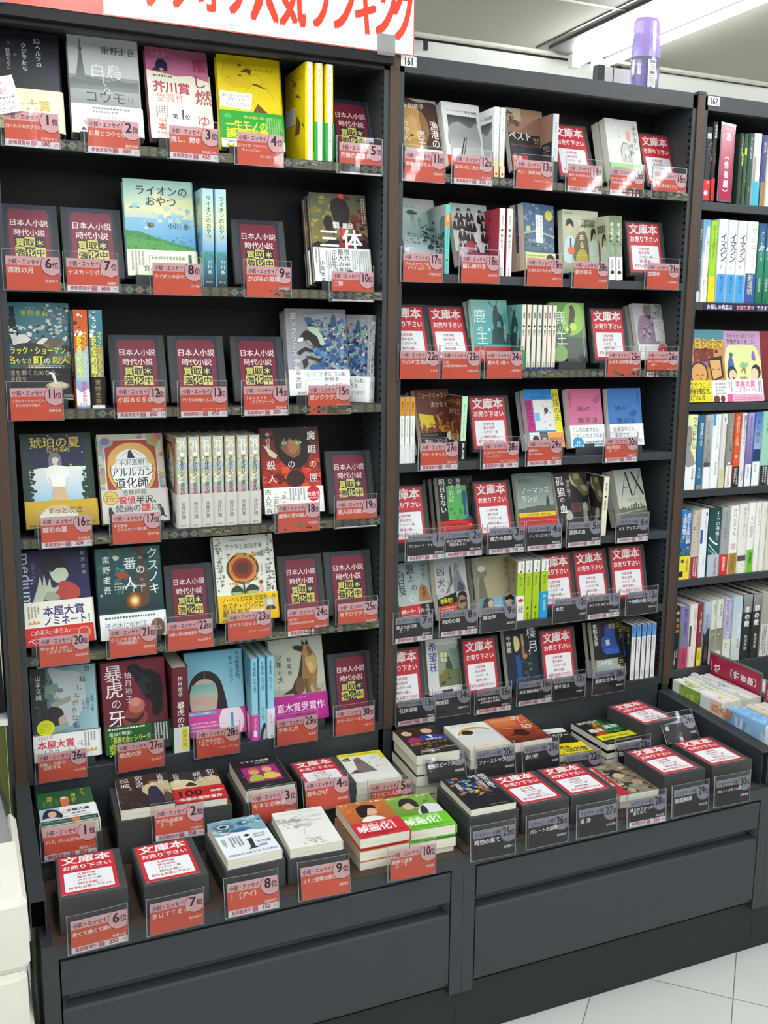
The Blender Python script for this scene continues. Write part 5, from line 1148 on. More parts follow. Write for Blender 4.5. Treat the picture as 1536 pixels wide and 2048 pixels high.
design('ax', 'grey-green paperback with a city skyline under tall serif letters', 'a6aea0', B, .019,
       [('g', 0, .3, 1, 1, 'a2aca0', 'c8ccb8'), ('s', [(0, .7), (.4, .8), (.8, .74), (1, .8), (1, .6), (0, .6)], 'b4bcae'), ('l', [(.18, .52), (.42, .95)], .02, '20241f'), ('l', [(.42, .95), (.54, .52)], .055, '20241f'), ('l', [(.27, .68), (.48, .68)], .02, '20241f'), ('l', [(.6, .52), (.96, .95)], .02, '20241f'), ('l', [(.62, .95), (.96, .52)], .06, '20241f'), ('t', .3, .42, .11, '8f968a', '伊坂幸太郎', 'l', 0), ('g', 0, .0, 1, .30, '6f746a', '4a4f48')] +
       [('r', x, .28, x + .05, .28 + h, '565c54') for x, h in ((.0, .03), (.1, .06), (.18, .04), (.3, .05), (.42, .07), (.52, .09), (.6, .11), (.68, .08), (.78, .10), (.86, .05))] + [('l', [(0, .22), (.4, .24), (1, .26)], .02, 'b0b4a8')],
       [('v', .5, .9, .5, '20241f', 'AX')])
design('banjo', 'pale grey-blue paperback with a shogi piece and red-black band', 'a4b2b4', B, .0195,
       [('g', 0, .3, 1, 1, '8fa0a4', 'bac4c2'), ('p', [(.62, .34), (.66, .56), (.76, .64), (.9, .56), (.98, .34)], 'b0783c'), ('v', .8, .58, .16, '3c2414', '王将', 1, .8), ('p', [(.28, .42), (.44, .48), (.56, .42), (.42, .33)], 'c8d2d2'), ('t', .395, .40, .09, '7a8484', '上', 'l', 0), ('v', .46, .97, .27, '1f2426', '盤', 1), ('v', .46, .80, .2, '1f2426', '上', 1), ('v', .52, .64, .19, '1f2426', 'の', 0), ('v', .16, .88, .23, '1f2426', '向日葵', 1, .92), ('v', .85, .97, .12, '3c4648', '柚月裕子', 0, 1)],
       [('v', .5, .9, .5, '1f2426', '盤上の向日葵')], (.30, '1d1c1e', [('s', [(0, .9), (.3, 1), (.6, .95), (.62, .5), (.5, .1), (0, .2)], 'c8262c'), ('t', .03, .62, .1, 'f4ecec', '読書メーター', 'l', 2, .7), ('t', .5, .55, .19, 'f4f0ea', '1', 'l', 2), ('t', .6, .58, .1, 'f4f0ea', '位', 'l', 1), ('k', .05, .2, .5, .5, 2, 'e8b0b0'), ('v', .82, .95, .1, 'd8d4cc', '容疑者', 0, 1)], []))
design('kyouken', 'silver paperback with crossed blades and a man on its band', 'b4b6b8', B, .019,
       [('g', 0, .3, 1, 1, 'a4a6aa', 'd0d0d0'), ('s', [(.56, .5), (.62, .86), (.72, .9), (.8, .7), (.94, .5), (.9, .38), (.7, .36), (.6, .4)], '7d8288'), ('s', [(.68, .44), (.74, .6), (.9, .5), (.86, .38), (.74, .37)], '4a5058'), ('l', [(.3, .42), (.86, .94)], .045, '9a9c9c'), ('l', [(.28, .38), (.5, .6)], .05, '86796a'), ('s', [(.46, .8), (.52, .86), (.54, .6), (.48, .56)], '5a6068'), ('t', .05, .74, .27, '2a2c30', '凶', 'l', 0), ('t', .05, .55, .26, '2a2c30', '犬', 'l', 0), ('t', .12, .45, .14, '4a4c50', 'の', 'l', 0), ('t', .05, .28, .24, '3a3c40', '眼', 'l', 0), ('v', .42, .64, .11, '7a7c80', '柚月裕子', 0, 1)],
       [('v', .5, .9, .5, '2a2c30', '凶犬の眼')], (.43, 'bcb8b4', [('p', [(0, .58), (.55, .66), (.6, .36), (0, .2)], '8a3a2c'), ('p', [(0, .82), (.6, 1), (.62, .6), (0, .52)], '1f1d1c'), ('t', .08, .64, .15, 'e6e62c', '映画化！', 'l', 2, .75), ('p', [(0, .5), (.58, .62), (.58, .26), (0, .14)], 'cf3426'), ('k', .06, .22, .52, .48, 3, 'f0c8c0'), ('s', [(.6, .2), (.62, .8), (.76, .98), (.9, .84), (.92, .4), (.84, .1)], '5c4a3c'), ('s', [(.64, .42), (.68, .76), (.8, .84), (.88, .66), (.8, .34)], 'a8805e'), ('s', [(.64, .88), (.76, 1), (.9, .94), (.92, .72), (.8, .84)], '26201e'), ('r', .68, .56, .88, .68, '3a2c28'), ('r', 0, 0, .3, .2, 'cf3426')], []))
TSU = [('g', 0, .3, 1, 1, '9a9270', 'a89f7c'), ('s', [(.0, .3), (.04, .5), (.12, .56), (.2, .48), (.22, .3)], '6f6a54'), ('e', .12, .74, .16, .16, '77725c'), ('e', .14, .80, .11, .08, 'c8c6b4'), ('s', [(.02, .44), (.06, .64), (.16, .66), (.18, .44)], '6a6652'), ('e', .88, .40, .07, .08, '7d7658'), ('v', .86, .95, .145, '4f4a38', '罪の声', 0, 1.15), ('t', .1, .93, .09, '857e62', '塩田武士', 'l', 0)]
design('tsumi', 'olive paperback with two people facing on its blue band', 'a0986f', B, .0205, TSU,
       [('r', 0, .8, 1, 1, 'eff0ea'), ('r', 0, 0, 1, .8, 'a5c81e'), ('v', .6, .97, .3, '5a5c50', '塩田武士', 0, 1), ('e', .5, .825, .12, .12, '2a2c28'), ('v', .5, .74, .45, '5a7014', '罪の声', 0, 1), ('e', .5, .2, .14, .16, '2c3a10'), ('v', .5, .13, .3, '4a5a14', '講談社文庫', 0, .7)],
       (.30, 'e8e6dc', [('r', 0, .25, 1, 1, '4f8aa8'), ('r', .36, .25, .62, 1, '7fb4cc'), ('s', [(.02, .25), (.1, .9), (.24, .98), (.34, .6), (.32, .25)], '2c2a2c'), ('e', .28, .62, .07, .12, 'd0ac94'), ('s', [(.66, .25), (.66, .5), (.78, .6), (.98, .5), (1, .25)], '3a3c48'), ('e', .78, .70, .075, .15, 'd8b49c'), ('s', [(.7, .8), (.74, .98), (.9, .98), (.94, .7), (.86, .82)], '262224'), ('k', .38, .4, .62, .6, 3, 'd8ecf4'), ('k', .05, .05, .95, .2, 1, 'c83a34')],
        [('e', .5, .82, .4, .24, 'd02c34'), ('v', .32, .6, .34, '3a3c3a', '小栗旬', 1, .9), ('v', .7, .6, .34, '3a3c3a', '星野源', 1, .9)]))
D['tsumi']['obi_front_only'] = True
design('tsumi_s', 'lime green spined paperback with a white top', 'a0986f', B, .0205, TSU, D['tsumi']['spine'])
design('tsumi_r', 'lime green spined paperback with a white lower band', 'a0986f', B, .0205, TSU, D['tsumi']['spine'], (.42, 'ecebe2', D['tsumi']['obi'][2], D['tsumi']['obi'][3]))
design('tsumi_b', 'lime green spined paperback with a bright blue lower band', 'a0986f', B, .0205, TSU, D['tsumi']['spine'], (.45, '1e9ad8', [('k', .1, .2, .9, .8, 3, 'e8f2f8')], [('t', .5, .8, .5, 'e8e42c', '50', 'c', 2, .8), ('v', .5, .72, .4, 'd8ecc0', '万部突破', 1, .9)]))
design('kibou', 'white paperback with a man seated by a window', 'e4e8e4', B, .0135,
       [('g', .30, .12, .92, .88, 'b4c4b4', '7f8c6c'), ('r', .62, .3, .92, .80, '8f9f90'), ('r', .70, .3, .84, .76, '7d8f84'), ('p', [(.30, .34), (.92, .44), (.92, .12), (.30, .12)], '7a8060'), ('r', .36, .56, .60, .76, '6f7f66'), ('r', .38, .57, .58, .75, 'e6e4bc'), ('l', [(.48, .57), (.48, .75)], .012, '8a8f70'), ('l', [(.38, .65), (.58, .65)], .012, '8a8f70'), ('e', .60, .62, .045, .05, '5a4a38'), ('s', [(.54, .42), (.52, .54), (.6, .59), (.68, .54), (.68, .40)], '3f5a44'), ('s', [(.40, .22), (.42, .38), (.54, .44), (.66, .40), (.62, .34), (.5, .34), (.48, .22)], '8f7f3c'), ('l', [(.58, .40), (.58, .26)], .02, '33302a'), ('l', [(.5, .25), (.66, .27)], .016, '33302a'), ('s', [(.36, .18), (.46, .22), (.48, .19), (.38, .16)], '3a322a'),
        ('v', .17, .95, .24, '34429a', '希望荘', 1, 1.05), ('v', .92, .97, .14, '3f4a52', '宮部みゆき', 0, 1.02)],
       [('v', .5, .9, .5, '34429a', '希望荘')], (.12, 'f0f2ee', [('k', .1, .3, .6, .7, 1, 'c0c4c0')], []))
design('seigetsu', 'black and blue paperback with a half moon', '1c242c', B, .0175,
       [('g', 0, 0, 1, 1, '1a1e22', '1f3344'), ('s', [(.27, .86), (.27, .64), (.36, .63), (.42, .70), (.42, .8), (.36, .87)], 'd9cf8a'), ('r', .28, .05, .42, .55, '2a4f86'), ('n', 181, 40, .44, .05, .72, .6, .04, ['5a5f58', '3f4846', '6f6f5c', '2c3434']), ('n', 182, 20, .7, .1, 1, .9, .03, ['24463f', '2f5a50', '1c3038']), ('r', .47, .5, .55, .9, '9a6a58'), ('e', .55, .52, .045, .07, 'c8702c'), ('t', .54, .49, .09, 'f4e8d8', '7', 'l', 1), ('v', .51, .9, .07, 'e8c8b0', '隠蔽捜査', 0, 1), ('v', .11, .9, .14, 'f0f0ec', '今野敏', 1, 1), ('v', .78, 1.0, .28, 'f4f4f0', '棲', 0), ('v', .80, .78, .30, 'f4f4f0', '月', 0)],
       [('v', .5, .9, .5, 'f0f0ec', '棲月')])
SUT = [('r', 0, 0, 1, 1, '211f1e'), ('s', [(.3, .44), (.34, .58), (.26, .66), (.3, .72), (.38, .74), (.42, .9), (.56, .94), (.72, .9), (.72, .66), (.78, .5), (.76, .44)], '2a4f9c'), ('s', [(.26, .6), (.34, .62), (.36, .52), (.28, .54)], '2a4f9c'), ('r', .40, .56, .52, .66, 'c8c8b4'), ('r', .36, .40, .8, .5, '3560b0'), ('v', .1, .97, .14, 'eef0ec', '東野圭吾', 1, 1.02), ('v', .22, .98, .09, '4a4846', '東野圭吾', 0, 1), ('v', .9, .96, .15, 'b8b43c', '日本人', 0, 1.05), ('t', .52, .86, .15, 'b8b43c', '素敵な', 'l', 0, .8), ]
design('suteki', 'black paperback with a blue chair shape and grey-green band', '211f1e', B, .0165, SUT,
       [('r', 0, .78, 1, 1, '5f9ad8'), ('r', 0, 0, 1, .78, 'e9ebee'), ('v', .5, .97, .45, '24467a', '東野圭吾', 0, .68), ('v', .5, .75, .5, '6a7078', '素敵な日本人', 0, 1), ('v', .5, .16, .5, '8a9098', '光文社', 0, .7)],
       (.32, '9aa8a0', [('t', .06, .66, .15, 'f2f4f0', 'この作家に、', 'l', 1, .85, .62), ('t', .3, .32, .15, 'e0e4e0', 'ハズレなし', 'l', 0, .9, .6), ('e', .84, .78, .14, .14, '26241c'), ('k', .74, .66, .94, .9, 2, 'e0d83c'), ('k', .06, .1, .9, .22, 1, 'd8dcd8')], []))
D['suteki']['obi_front_only'] = True
design('suteki_s', 'white paperback spine with blue top', '211f1e', B, .0142, SUT, D['suteki']['spine'])
# ---- flat paperbacks on the trays
design('baton', 'dark green paperback with a pencil and white award band', '1f5a34', B, .024,
       [('g', 0, .3, 1, 1, '1a5a34', '2a5a36'), ('k', .06, .55, .4, .75, 3, '3f7a4c', 1), ('v', .22, .86, .11, 'd0c83c', '瀬尾', 0, 1), ('v', .66, .86, .11, 'c8d04c', '渡された', 0, .8), ('v', .84, .98, .11, 'c8d04c', 'そして、', 0, .9), ('s', [(.42, .64), (.42, .76), (.48, .79), (.56, .76), (.56, .64)], 'e07a4c'), ('s', [(.42, .76), (.48, .80), (.56, .76), (.49, .74)], 'ece4d0'), ('n', 191, 8, .3, .5, .7, .7, .04, ['3f6f48', '55805a']), ('r', .42, .38, .56, .66, 'd8703f')],
       [('v', .5, .9, .5, 'd0c83c', 'バトン')], (.47, 'eef0ee', [('r', 0, .25, .36, 1, 'a8c4dc'), ('s', [(.06, .3), (.08, .8), (.2, .96), (.32, .8), (.4, .5), (.34, .3)], '2a2628'), ('e', .22, .62, .075, .13, 'd8b49c'), ('s', [(.0, .25), (.08, .42), (.3, .4), (.36, .25)], 'b8d0e4'), ('t', .68, .66, .11, '2c2e30', '本屋大賞', 'c', 2, .95), ('t', .68, .46, .085, '2c2e30', '受賞作', 'c', 1), ('o', .45, .66, .06, .012, '8a8c8c'), ('r', 0, 0, 1, .25, '1f5034'), ('r', .55, 0, .68, .25, 'd8703f'), ('k', .4, .3, .9, .38, 1, 'a0a2a2')], []))
KAG = [('g', 0, 0, 1, 1, '33302e', '2a2322'), ('n', 201, 60, 0, 0, 1, .6, .05, ['4a3c34', '2c2830', '5a4a3c', '3a2c2c', '443a44']), ('e', .8, .5, .34, .34, 'c8b68c'), ('s', [(.56, .1), (.58, .5), (.68, .6), (.78, .5), (.84, .1)], '2a2c44'), ('e', .69, .66, .07, .075, 'dcc4a4'), ('s', [(.6, .66), (.62, .76), (.74, .77), (.79, .68), (.7, .72)], '8a5f3c'), ('e', .9, .4, .07, .07, 'b0906a'), ('s', [(.84, .1), (.86, .34), (.96, .34), (.98, .1)], '5a4438')]
design('kagami_a', 'dark brown paperback with a girl in a round mirror', '2e2a28', B, .022, KAG + [('v', .44, .98, .17, 'eae8e2', 'かがみの', 0, .78), ('t', .06, .80, .2, 'eae8e2', '孤', 'l', 0), ('t', .06, .64, .2, 'eae8e2', '城', 'l', 0), ('t', .2, .55, .1, 'eae8e2', '上', 'l', 0), ('v', .86, .95, .12, 'f0ece4', '辻村深月', 1, .95)], [('v', .5, .9, .5, 'eae8e2', 'かがみの孤城')])
design('kagami_b', 'dark brown paperback with a red 100 band', '2e2a28', B, .022, KAG[:3] + [('e', .2, .5, .34, .34, 'd8cba4'), ('s', [(.3, .5), (.4, .62), (.52, .5)], '3a2c2c'), ('v', .16, .95, .12, 'f0ece4', '辻村深月', 1, .95), ('v', .86, .98, .17, 'eae8e2', 'かがみの', 0, .78), ('t', .48, .80, .2, 'eae8e2', '孤', 'l', 0), ('t', .48, .64, .2, 'eae8e2', '城', 'l', 0), ('t', .62, .53, .1, 'eae8e2', '下', 'l', 0)],
       [('v', .5, .9, .5, 'eae8e2', 'かがみの孤城')], (.42, 'c4232a', [('t', .06, .38, .38, '3a1012', '100', 'l', 2, .9), ('t', .6, .62, .14, '3a1012', '万部', 'l', 1), ('t', .72, .52, .11, 'f0e4e0', '突破！', 'l', 2), ('t', .1, .1, .13, 'f0e8e4', '本屋大賞受賞作', 'l', 2, .9, .85)], []))
design('kinema', 'black paperback with a pink picture of two children', '1d1b1c', B, .026,
       [('r', .14, .22, .86, .72, 'a81f7c'), ('n', 211, 18, .14, .22, .86, .72, .06, ['c83a94', '8a1a68', 'b42a84']), ('s', [(.2, .26), (.26, .42), (.44, .44), (.5, .28)], 'a8b83c'), ('e', .36, .55, .11, .13, 'd8a074'), ('s', [(.24, .56), (.3, .68), (.44, .67), (.48, .56), (.36, .62)], 'b0643c'), ('s', [(.52, .28), (.56, .46), (.74, .46), (.84, .3)], 'd8c44a'), ('e', .64, .57, .1, .12, 'e0ac80'), ('s', [(.53, .58), (.58, .69), (.7, .69), (.76, .58), (.64, .65)], 'b8703c'), ('t', .5, .87, .115, 'e4e2e0', 'キネマの神様', 'c', 1, .9), ('t', .62, .80, .075, 'c8c4c4', '原田マハ', 'c', 0), ('k', .45, .06, .6, .09, 1, '8a8686')],
       [('v', .5, .9, .5, 'e4e2e0', 'キネマの神様')])
design('konbini', 'white paperback with a yellow edge and a grey collage', 'e4e6dc', B, .0135,
       [('r', 0, .88, 1, 1, 'e8e02a'), ('r', .9, .7, 1, 1, 'e8e02a'), ('k', .12, .92, .85, .97, 1, '9a9a3c'), ('p', [(.2, .3), (.28, .78), (.42, .84), (.62, .3)], '7a706c'), ('e', .36, .68, .06, .05, 'b04a34'), ('n', 221, 12, .06, .74, .24, .84, .04, ['5a4a34', '8a7448']), ('p', [(.0, .3), (.2, .42), (.24, .3)], '4a3f52'), ('l', [(.66, .72), (.74, .8), (.78, .76)], .016, '8a8f96'), ('n', 222, 8, .55, .4, .9, .7, .02, ['8f9296', '5c6068'])],
       [('v', .5, .9, .5, '555555', 'コンビニ人間')])
design('i_book', 'white paperback with a blue eye painting and a large letter i', 'e9edf0', B, .020,
       [('s', [(-.02, .64), (.2, .60), (.5, .66), (1.02, .60), (1.02, 1.02), (-.02, 1.02)], '7fa8b8'), ('n', 231, 26, 0, .66, 1, 1, .08, ['5f94a8', '8fb8c0', 'a8c4c0', '4a7a94', 'c8d4cc']), ('e', .24, .82, .17, .13, '3f6f86'), ('e', .24, .82, .12, .09, 'b8ccd0'), ('e', .24, .82, .07, .055, '2a3a4a'), ('e', .62, .84, .16, .12, '6a9aa8'), ('e', .62, .84, .1, .075, '2f5a74'), ('e', .66, .85, .05, .04, 'c0d0d0'), ('s', [(.3, .66), (.5, .72), (.72, .66), (.5, .62)], '3a6a94'), ('o', .24, .82, .2, .012, '3a5a6a'),
        ('e', .56, .50, .05, .045, '2a2c30'), ('p', [(.5, .40), (.62, .42), (.60, .2), (.68, .16), (.46, .14), (.52, .2), (.53, .38)], '2a2c30'), ('k', .2, .22, .44, .52, 4, '8f959a', 1), ('v', .1, .5, .08, '7a7f86', '西加奈子', 0, .9), ('k', .68, .4, .9, .52, 2, '9a9fa4'), ('t', .66, .26, .1, '5a5aa0', '21万部', 'l', 1, .9), ('t', .66, .17, .085, '5a5aa0', '突破', 'l', 1), ('t', .04, .04, .085, '6a70a0', '西加奈子の新たなる代表作', 'l', 1, .9, .94)],
       [('v', .5, .9, .5, '333333', 'ｉ')])
design('jr', 'off-white paperback with faint grey brushwork', 'e9e9e2', B, .019,
       [('n', 241, 60, .04, .5, .6, .85, .06, ['dcdcd6', 'd0d0ca', 'c2c2bc', 'e4e4de', 'b0b0aa']), ('n', 242, 24, .3, .04, .7, .22, .04, ['b8b8b2', '9a9a94', 'd0d0ca']), ('l', [(.05, .9), (.5, .93), (.9, .88)], .01, 'c0c0ba'), ('l', [(.5, .6), (.4, .3), (.55, .1)], .008, 'b8b8b2'), ('t', .1, .66, .12, 'a8a8a2', 'JR上野駅', 'l', 0, .85), ('t', .62, .74, .1, 'b4b4ae', '公園口', 'l', 0), ('t', .62, .62, .08, 'c0c0ba', '柳美里', 'l', 0)],
       [('v', .5, .9, .5, '9a9a94', 'JR上野駅公園口')])
MIT_B = [('n', 251, 18, .02, .93, .98, 1, .03, ['e8e8e0', '7a8a5a', 'c8d0b8'])]
design('mitsu_a', 'orange paperback with a dark-haired person and red band', 'c8703c', B, .0205,
       [('g', 0, .3, 1, 1, 'c8743f', 'b0602f'), ('n', 252, 36, 0, .4, 1, .95, .06, ['d8844a', 'b8663a', 'a86a34', 'c89a5c'])] + MIT_B + [('s', [(.3, .4), (.36, .52), (.6, .54), (.74, .4)], 'e8e6e0'), ('e', .56, .66, .13, .15, 'd9b49a'), ('s', [(.3, .56), (.32, .8), (.5, .88), (.68, .84), (.72, .74), (.56, .76), (.46, .6), (.4, .54)], '231c1c')],
       [('v', .5, .9, .5, '333333', '蜜蜂と遠雷')], (.38, 'cf2f3c', [('t', .5, .70, .13, 'f0d8d0', '蜜蜂と遠雷', 'c', 0, 1.0, .8), ('t', .5, .32, .27, 'f6f4f0', '映画化！', 'c', 2, .95, .9), ('k', .1, .04, .95, .24, 3, '7a1420')], []))
design('mitsu_b', 'green paperback with a person in a vest and lime band', '6aa43c', B, .0205,
       [('g', 0, .3, 1, 1, '84b04a', '5a8a34'), ('n', 253, 40, 0, .4, 1, .95, .05, ['7ab04a', '5f9a3a', '94bc5c', '4a7a30'])] + MIT_B + [('s', [(.5, .40), (.6, .62), (.8, .68), (1, .6), (1, .40)], 'd8dad8'), ('s', [(.54, .4), (.6, .6), (.7, .62), (.68, .4)], '2a3044'), ('e', .38, .66, .12, .13, 'd9b49a'), ('s', [(.2, .70), (.3, .88), (.5, .9), (.6, .78), (.58, .62), (.48, .66), (.44, .78), (.3, .72)], '2a2120')],
       [('v', .5, .9, .5, '333333', '蜜蜂と遠雷')], (.38, '6fc42c', [('t', .5, .70, .13, 'e4f0d0', '蜜蜂と遠雷', 'c', 0, 1.0, .8), ('t', .5, .32, .27, 'f6f8f0', '映画化！', 'c', 2, .95, .9), ('k', .1, .04, .95, .24, 3, '2a6a18')], []))
design('venus', 'dark paperback with portraits of a woman and a man', '2c2320', B, .0235,
       [('g', 0, 0, 1, 1, '3a2a22', '221a1a'), ('s', [(.0, .98), (.3, 1), (.44, .8), (.4, .5), (.1, .5)], '3a2018'), ('e', .22, .8, .12, .13, 'dcb49a'), ('s', [(.1, .86), (.2, .95), (.36, .92), (.4, .66), (.34, .8), (.2, .9)], '2a1814'), ('s', [(.5, .96), (.62, 1.0), (.84, .98), (.86, .82), (.6, .84)], '241a16'), ('e', .7, .82, .13, .14, 'd8b090'), ('s', [(.4, .5), (.46, .64), (.66, .68), (.9, .6), (1, .44)], '27408a'), ('p', [(.6, .66), (.72, .66), (.7, .52)], 'e4e4e8'), ('s', [(.1, .46), (.2, .62), (.36, .6), (.4, .46)], 'a02a6a'), ('t', .08, .34, .15, 'c8a43c', '危険なビーナス', 'l', 1, .9, .88), ('t', .5, .48, .1, 'f0ece4', '東野圭吾', 'l', 1), ('n', 261, 14, .1, .1, .95, .3, .05, ['8a6a2c', 'a8843c', '5a3a2c']), ('k', .2, .06, .8, .12, 1, 'b8b4ac')],
       [('v', .5, .9, .5, 'f0ece4', '危険なビーナス')])
design('first', 'white paperback with a sleeping head in a golden hollow', 'ecebe4', B, .022,
       [('s', [(.1, .6), (.3, .78), (.6, .84), (.92, .74), (.86, .6), (.5, .68), (.24, .6)], 'c8a04c'), ('s', [(.16, .6), (.4, .74), (.7, .76), (.88, .66), (.8, .5), (.4, .5)], 'dfd9cc'), ('s', [(.2, .62), (.3, .72), (.46, .72), (.5, .62), (.4, .56), (.28, .58)], '2a2420'), ('s', [(.5, .62), (.7, .66), (.96, .6), (.96, .3), (.6, .3)], 'd4d6da'), ('s', [(0, .5), (.3, .54), (.6, .5), (1, .46), (1, .16), (0, .14)], 'd9dad8'), ('s', [(0, .16), (.4, .22), (.8, .2), (1, .16), (1, .04), (0, .02)], 'ded4bc'), ('t', .1, .9, .1, '6a6a68', 'ファーストラヴ', 'l', 0, 1, .8)],
       [('v', .5, .9, .5, '6a6a68', 'ファーストラヴ')])
design('akasuna', 'red and orange paperback with white brush lettering', 'a8301c', B, .024,
       [('g', 0, 0, 1, 1, 'd86a34', '5a1a14'), ('g', .05, .6, .62, .94, 'e0945c', 'c85a2c'), ('n', 271, 40, .1, .05, 1, .55, .07, ['8a2418', 'a83420', '6a1c16', 'c04a2a']), ('s', [(.3, .3), (.4, .46), (.6, .44), (.66, .28), (.5, .2)], '3a1612'), ('l', [(.05, .78), (.62, .8)], .012, 'b04a24'), ('k', .14, .52, .4, .57, 1, 'f0c8b0'), ('v', .74, 1.0, .26, 'f4eae4', '赤', 1), ('v', .82, .8, .2, 'f4eae4', 'い', 1), ('v', .78, .64, .28, 'f4eae4', '砂', 1)],
       [('v', .5, .9, .5, 'f4eae4', '赤い砂')])
design('nineteen', 'black paperback with a white title strip and yellow burst band', '24251f', B, .016,
       [('r', 0, .82, 1, 1, 'e9ebe4'), ('t', .3, .85, .16, '2a2c2a', '白の', 'l', 0), ('n', 281, 30, 0, .4, 1, .8, .06, ['3a3f30', '2a2c26', '4a4f3c', '1f211c']), ('t', .36, .66, .2, 'f0f0ea', 'ブラフー', 'l', 1, .8, .6)],
       [('v', .5, .9, .5, 'f0f0ea', '白のブラフー')], (.36, 'ecd81c', [('n', 282, 30, 0, .92, 1, 1.0, .03, ['ecd81c', '24251f']), ('t', .3, .5, .15, '6a5c14', '緊急', 'l', 2), ('t', .35, .1, .24, '3a3414', '100万部', 'l', 2, .8, .6), ('e', .12, .4, .1, .1, 'e4e4dc')], []))
design('shinri', 'black paperback with red and green streaks and yellow band', '1e211e', B, .0155,
       [('p', [(.1, .35), (.4, .8), (.55, .75), (.45, .35)], 'b8401c'), ('p', [(.45, .4), (.5, .85), (.7, .95), (1, .6), (1, .4)], '1f6a34'), ('l', [(.4, .7), (.55, .9)], .05, 'd8a020'), ('n', 291, 24, .2, .4, .9, .85, .05, ['2f8a44', 'c85a1c', 'd8b02c', '18301f']), ('t', .08, .86, .15, 'f0f0ea', '柚月裕子', 'l', 1), ('t', .08, .5, .2, 'f4f4f0', '臨床', 'l', 2, 1), ('t', .56, .56, .2, 'f4f4f0', '真理', 'l', 2, 1)],
       [('v', .5, .9, .5, 'f4f4f0', '臨床真理')], (.32, '2a2c2a', [('r', 0, .4, 1, 1, 'e0dc1c'), ('t', .5, .55, .13, '6a6a10', '柚月裕子の原点！', 'c', 2, .9, .8), ('k', .1, .05, .9, .25, 1, '6a6c6a')], []))
design('jikou', 'black paperback with a bright night city picture', '1a1d24', B, .0155,
       [('n', 301, 60, .1, .42, .75, .95, .06, ['a85a2c', '3f5aa0', 'c8c8d0', '6a8a9a', '2a3a6a', 'b8843c', '8aa8a8']), ('n', 302, 26, .35, .3, .8, .5, .05, ['c8b24a', 'a8943c', '2a2c34', '3a3c44']), ('v', .89, .975, .16, 'f4f4f0', '時効の果て', 1, .86), ('v', .74, .96, .1, 'd8d8d4', '警視庁追跡捜査係', 0, .8), ('v', .2, .80, .11, 'e4e4e0', '堂場瞬一', 1, .9), ('k', .45, .03, .9, .06, 1, '8a8c90')],
       [('v', .5, .9, .5, 'f4f4f0', '時効の果て')])
design('mamora', 'khaki paperback with people and a red title stripe', '8a7f6a', B, .0165,
       [('n', 311, 60, .2, 0, 1, 1, .08, ['a8987c', '5a4c3c', '33302a', 'c8b89a', '6f6450', '8a9a80']), ('e', .55, .6, .14, .14, 'c8a888'), ('s', [(.4, .62), (.5, .8), (.66, .76), (.7, .6), (.56, .68)], '2a2420'), ('e', .75, .3, .12, .12, 'b89878'), ('r', .02, 0, .26, 1, 'b82c34'), ('v', .14, .96, .13, 'f0e0dc', '護られなかった者', 1, .9)],
       [('v', .5, .9, .5, '8a2a24', '護られなかった者たちへ')])
# ---- right bookcase: upright face-out books
design('cinema', 'comic-style hardcover with big brown faces and yellow lettering', 'c8843c', 'H', .022,
       [('r', 0, .86, 1, 1, '4f8a9a'), ('r', 0, .55, 1, .86, 'c88a4c'), ('r', .2, .55, .72, .74, '7a2c20'), ('n', 321, 14, .2, .56, .8, .72, .05, ['9a3a2a', '5a1f1a', 'b0603c']), ('r', 0, .48, .7, .56, '8a5a6a'), ('n', 322, 10, 0, .48, .6, .56, .04, ['5a6aa0', 'b04a4a', '7a7aa8']), ('s', [(.1, .32), (.12, .48), (.3, .56), (.5, .5), (.54, .34), (.4, .26), (.2, .26)], '2a2420'), ('s', [(.13, .33), (.15, .47), (.3, .535), (.47, .48), (.51, .34), (.38, .275), (.22, .275)], 'd9a05c'), ('l', [(.24, .38), (.32, .37)], .012, '4a3420'), ('l', [(.36, .37), (.44, .38)], .012, '4a3420'), ('l', [(.36, .36), (.33, .32), (.4, .31)], .012, '4a3420'), ('p', [(.56, .6), (.92, .64), (.96, .34), (.66, .28)], '2a2420'), ('p', [(.6, .57), (.88, .58), (.9, .36), (.68, .31)], 'd8a868'), ('l', [(.66, .46), (.74, .44)], .014, '3a2c1c'), ('l', [(.78, .44), (.86, .46)], .014, '3a2c1c'),
        ('t', .01, .74, .25, '3a341c', '本日シネマ', 'l', 2, .8, 1.0), ('t', .01, .745, .25, 'e8dc2c', '本日シネマ', 'l', 1, .8, 1.0)],
       [('v', .5, .9, .5, '333333', 'シネマ')], (.30, 'e8d82a', [('r', .62, 0, 1, 1, 'f0f2ee'), ('t', .03, .66, .14, '6a6420', 'なやつこそ', 'l', 1, .9, .56), ('t', .03, .38, .14, '4a4418', '映画を観なさ。', 'l', 2, .9, .58), ('t', .03, .1, .14, '4a4418', 'げねえ', 'l', 1), ('k', .7, .3, .95, .9, 4, '8a9a90'), ('e', .72, .12, .08, .08, '7a3030'), ('e', .88, .14, .06, .07, '7a3030')], []))
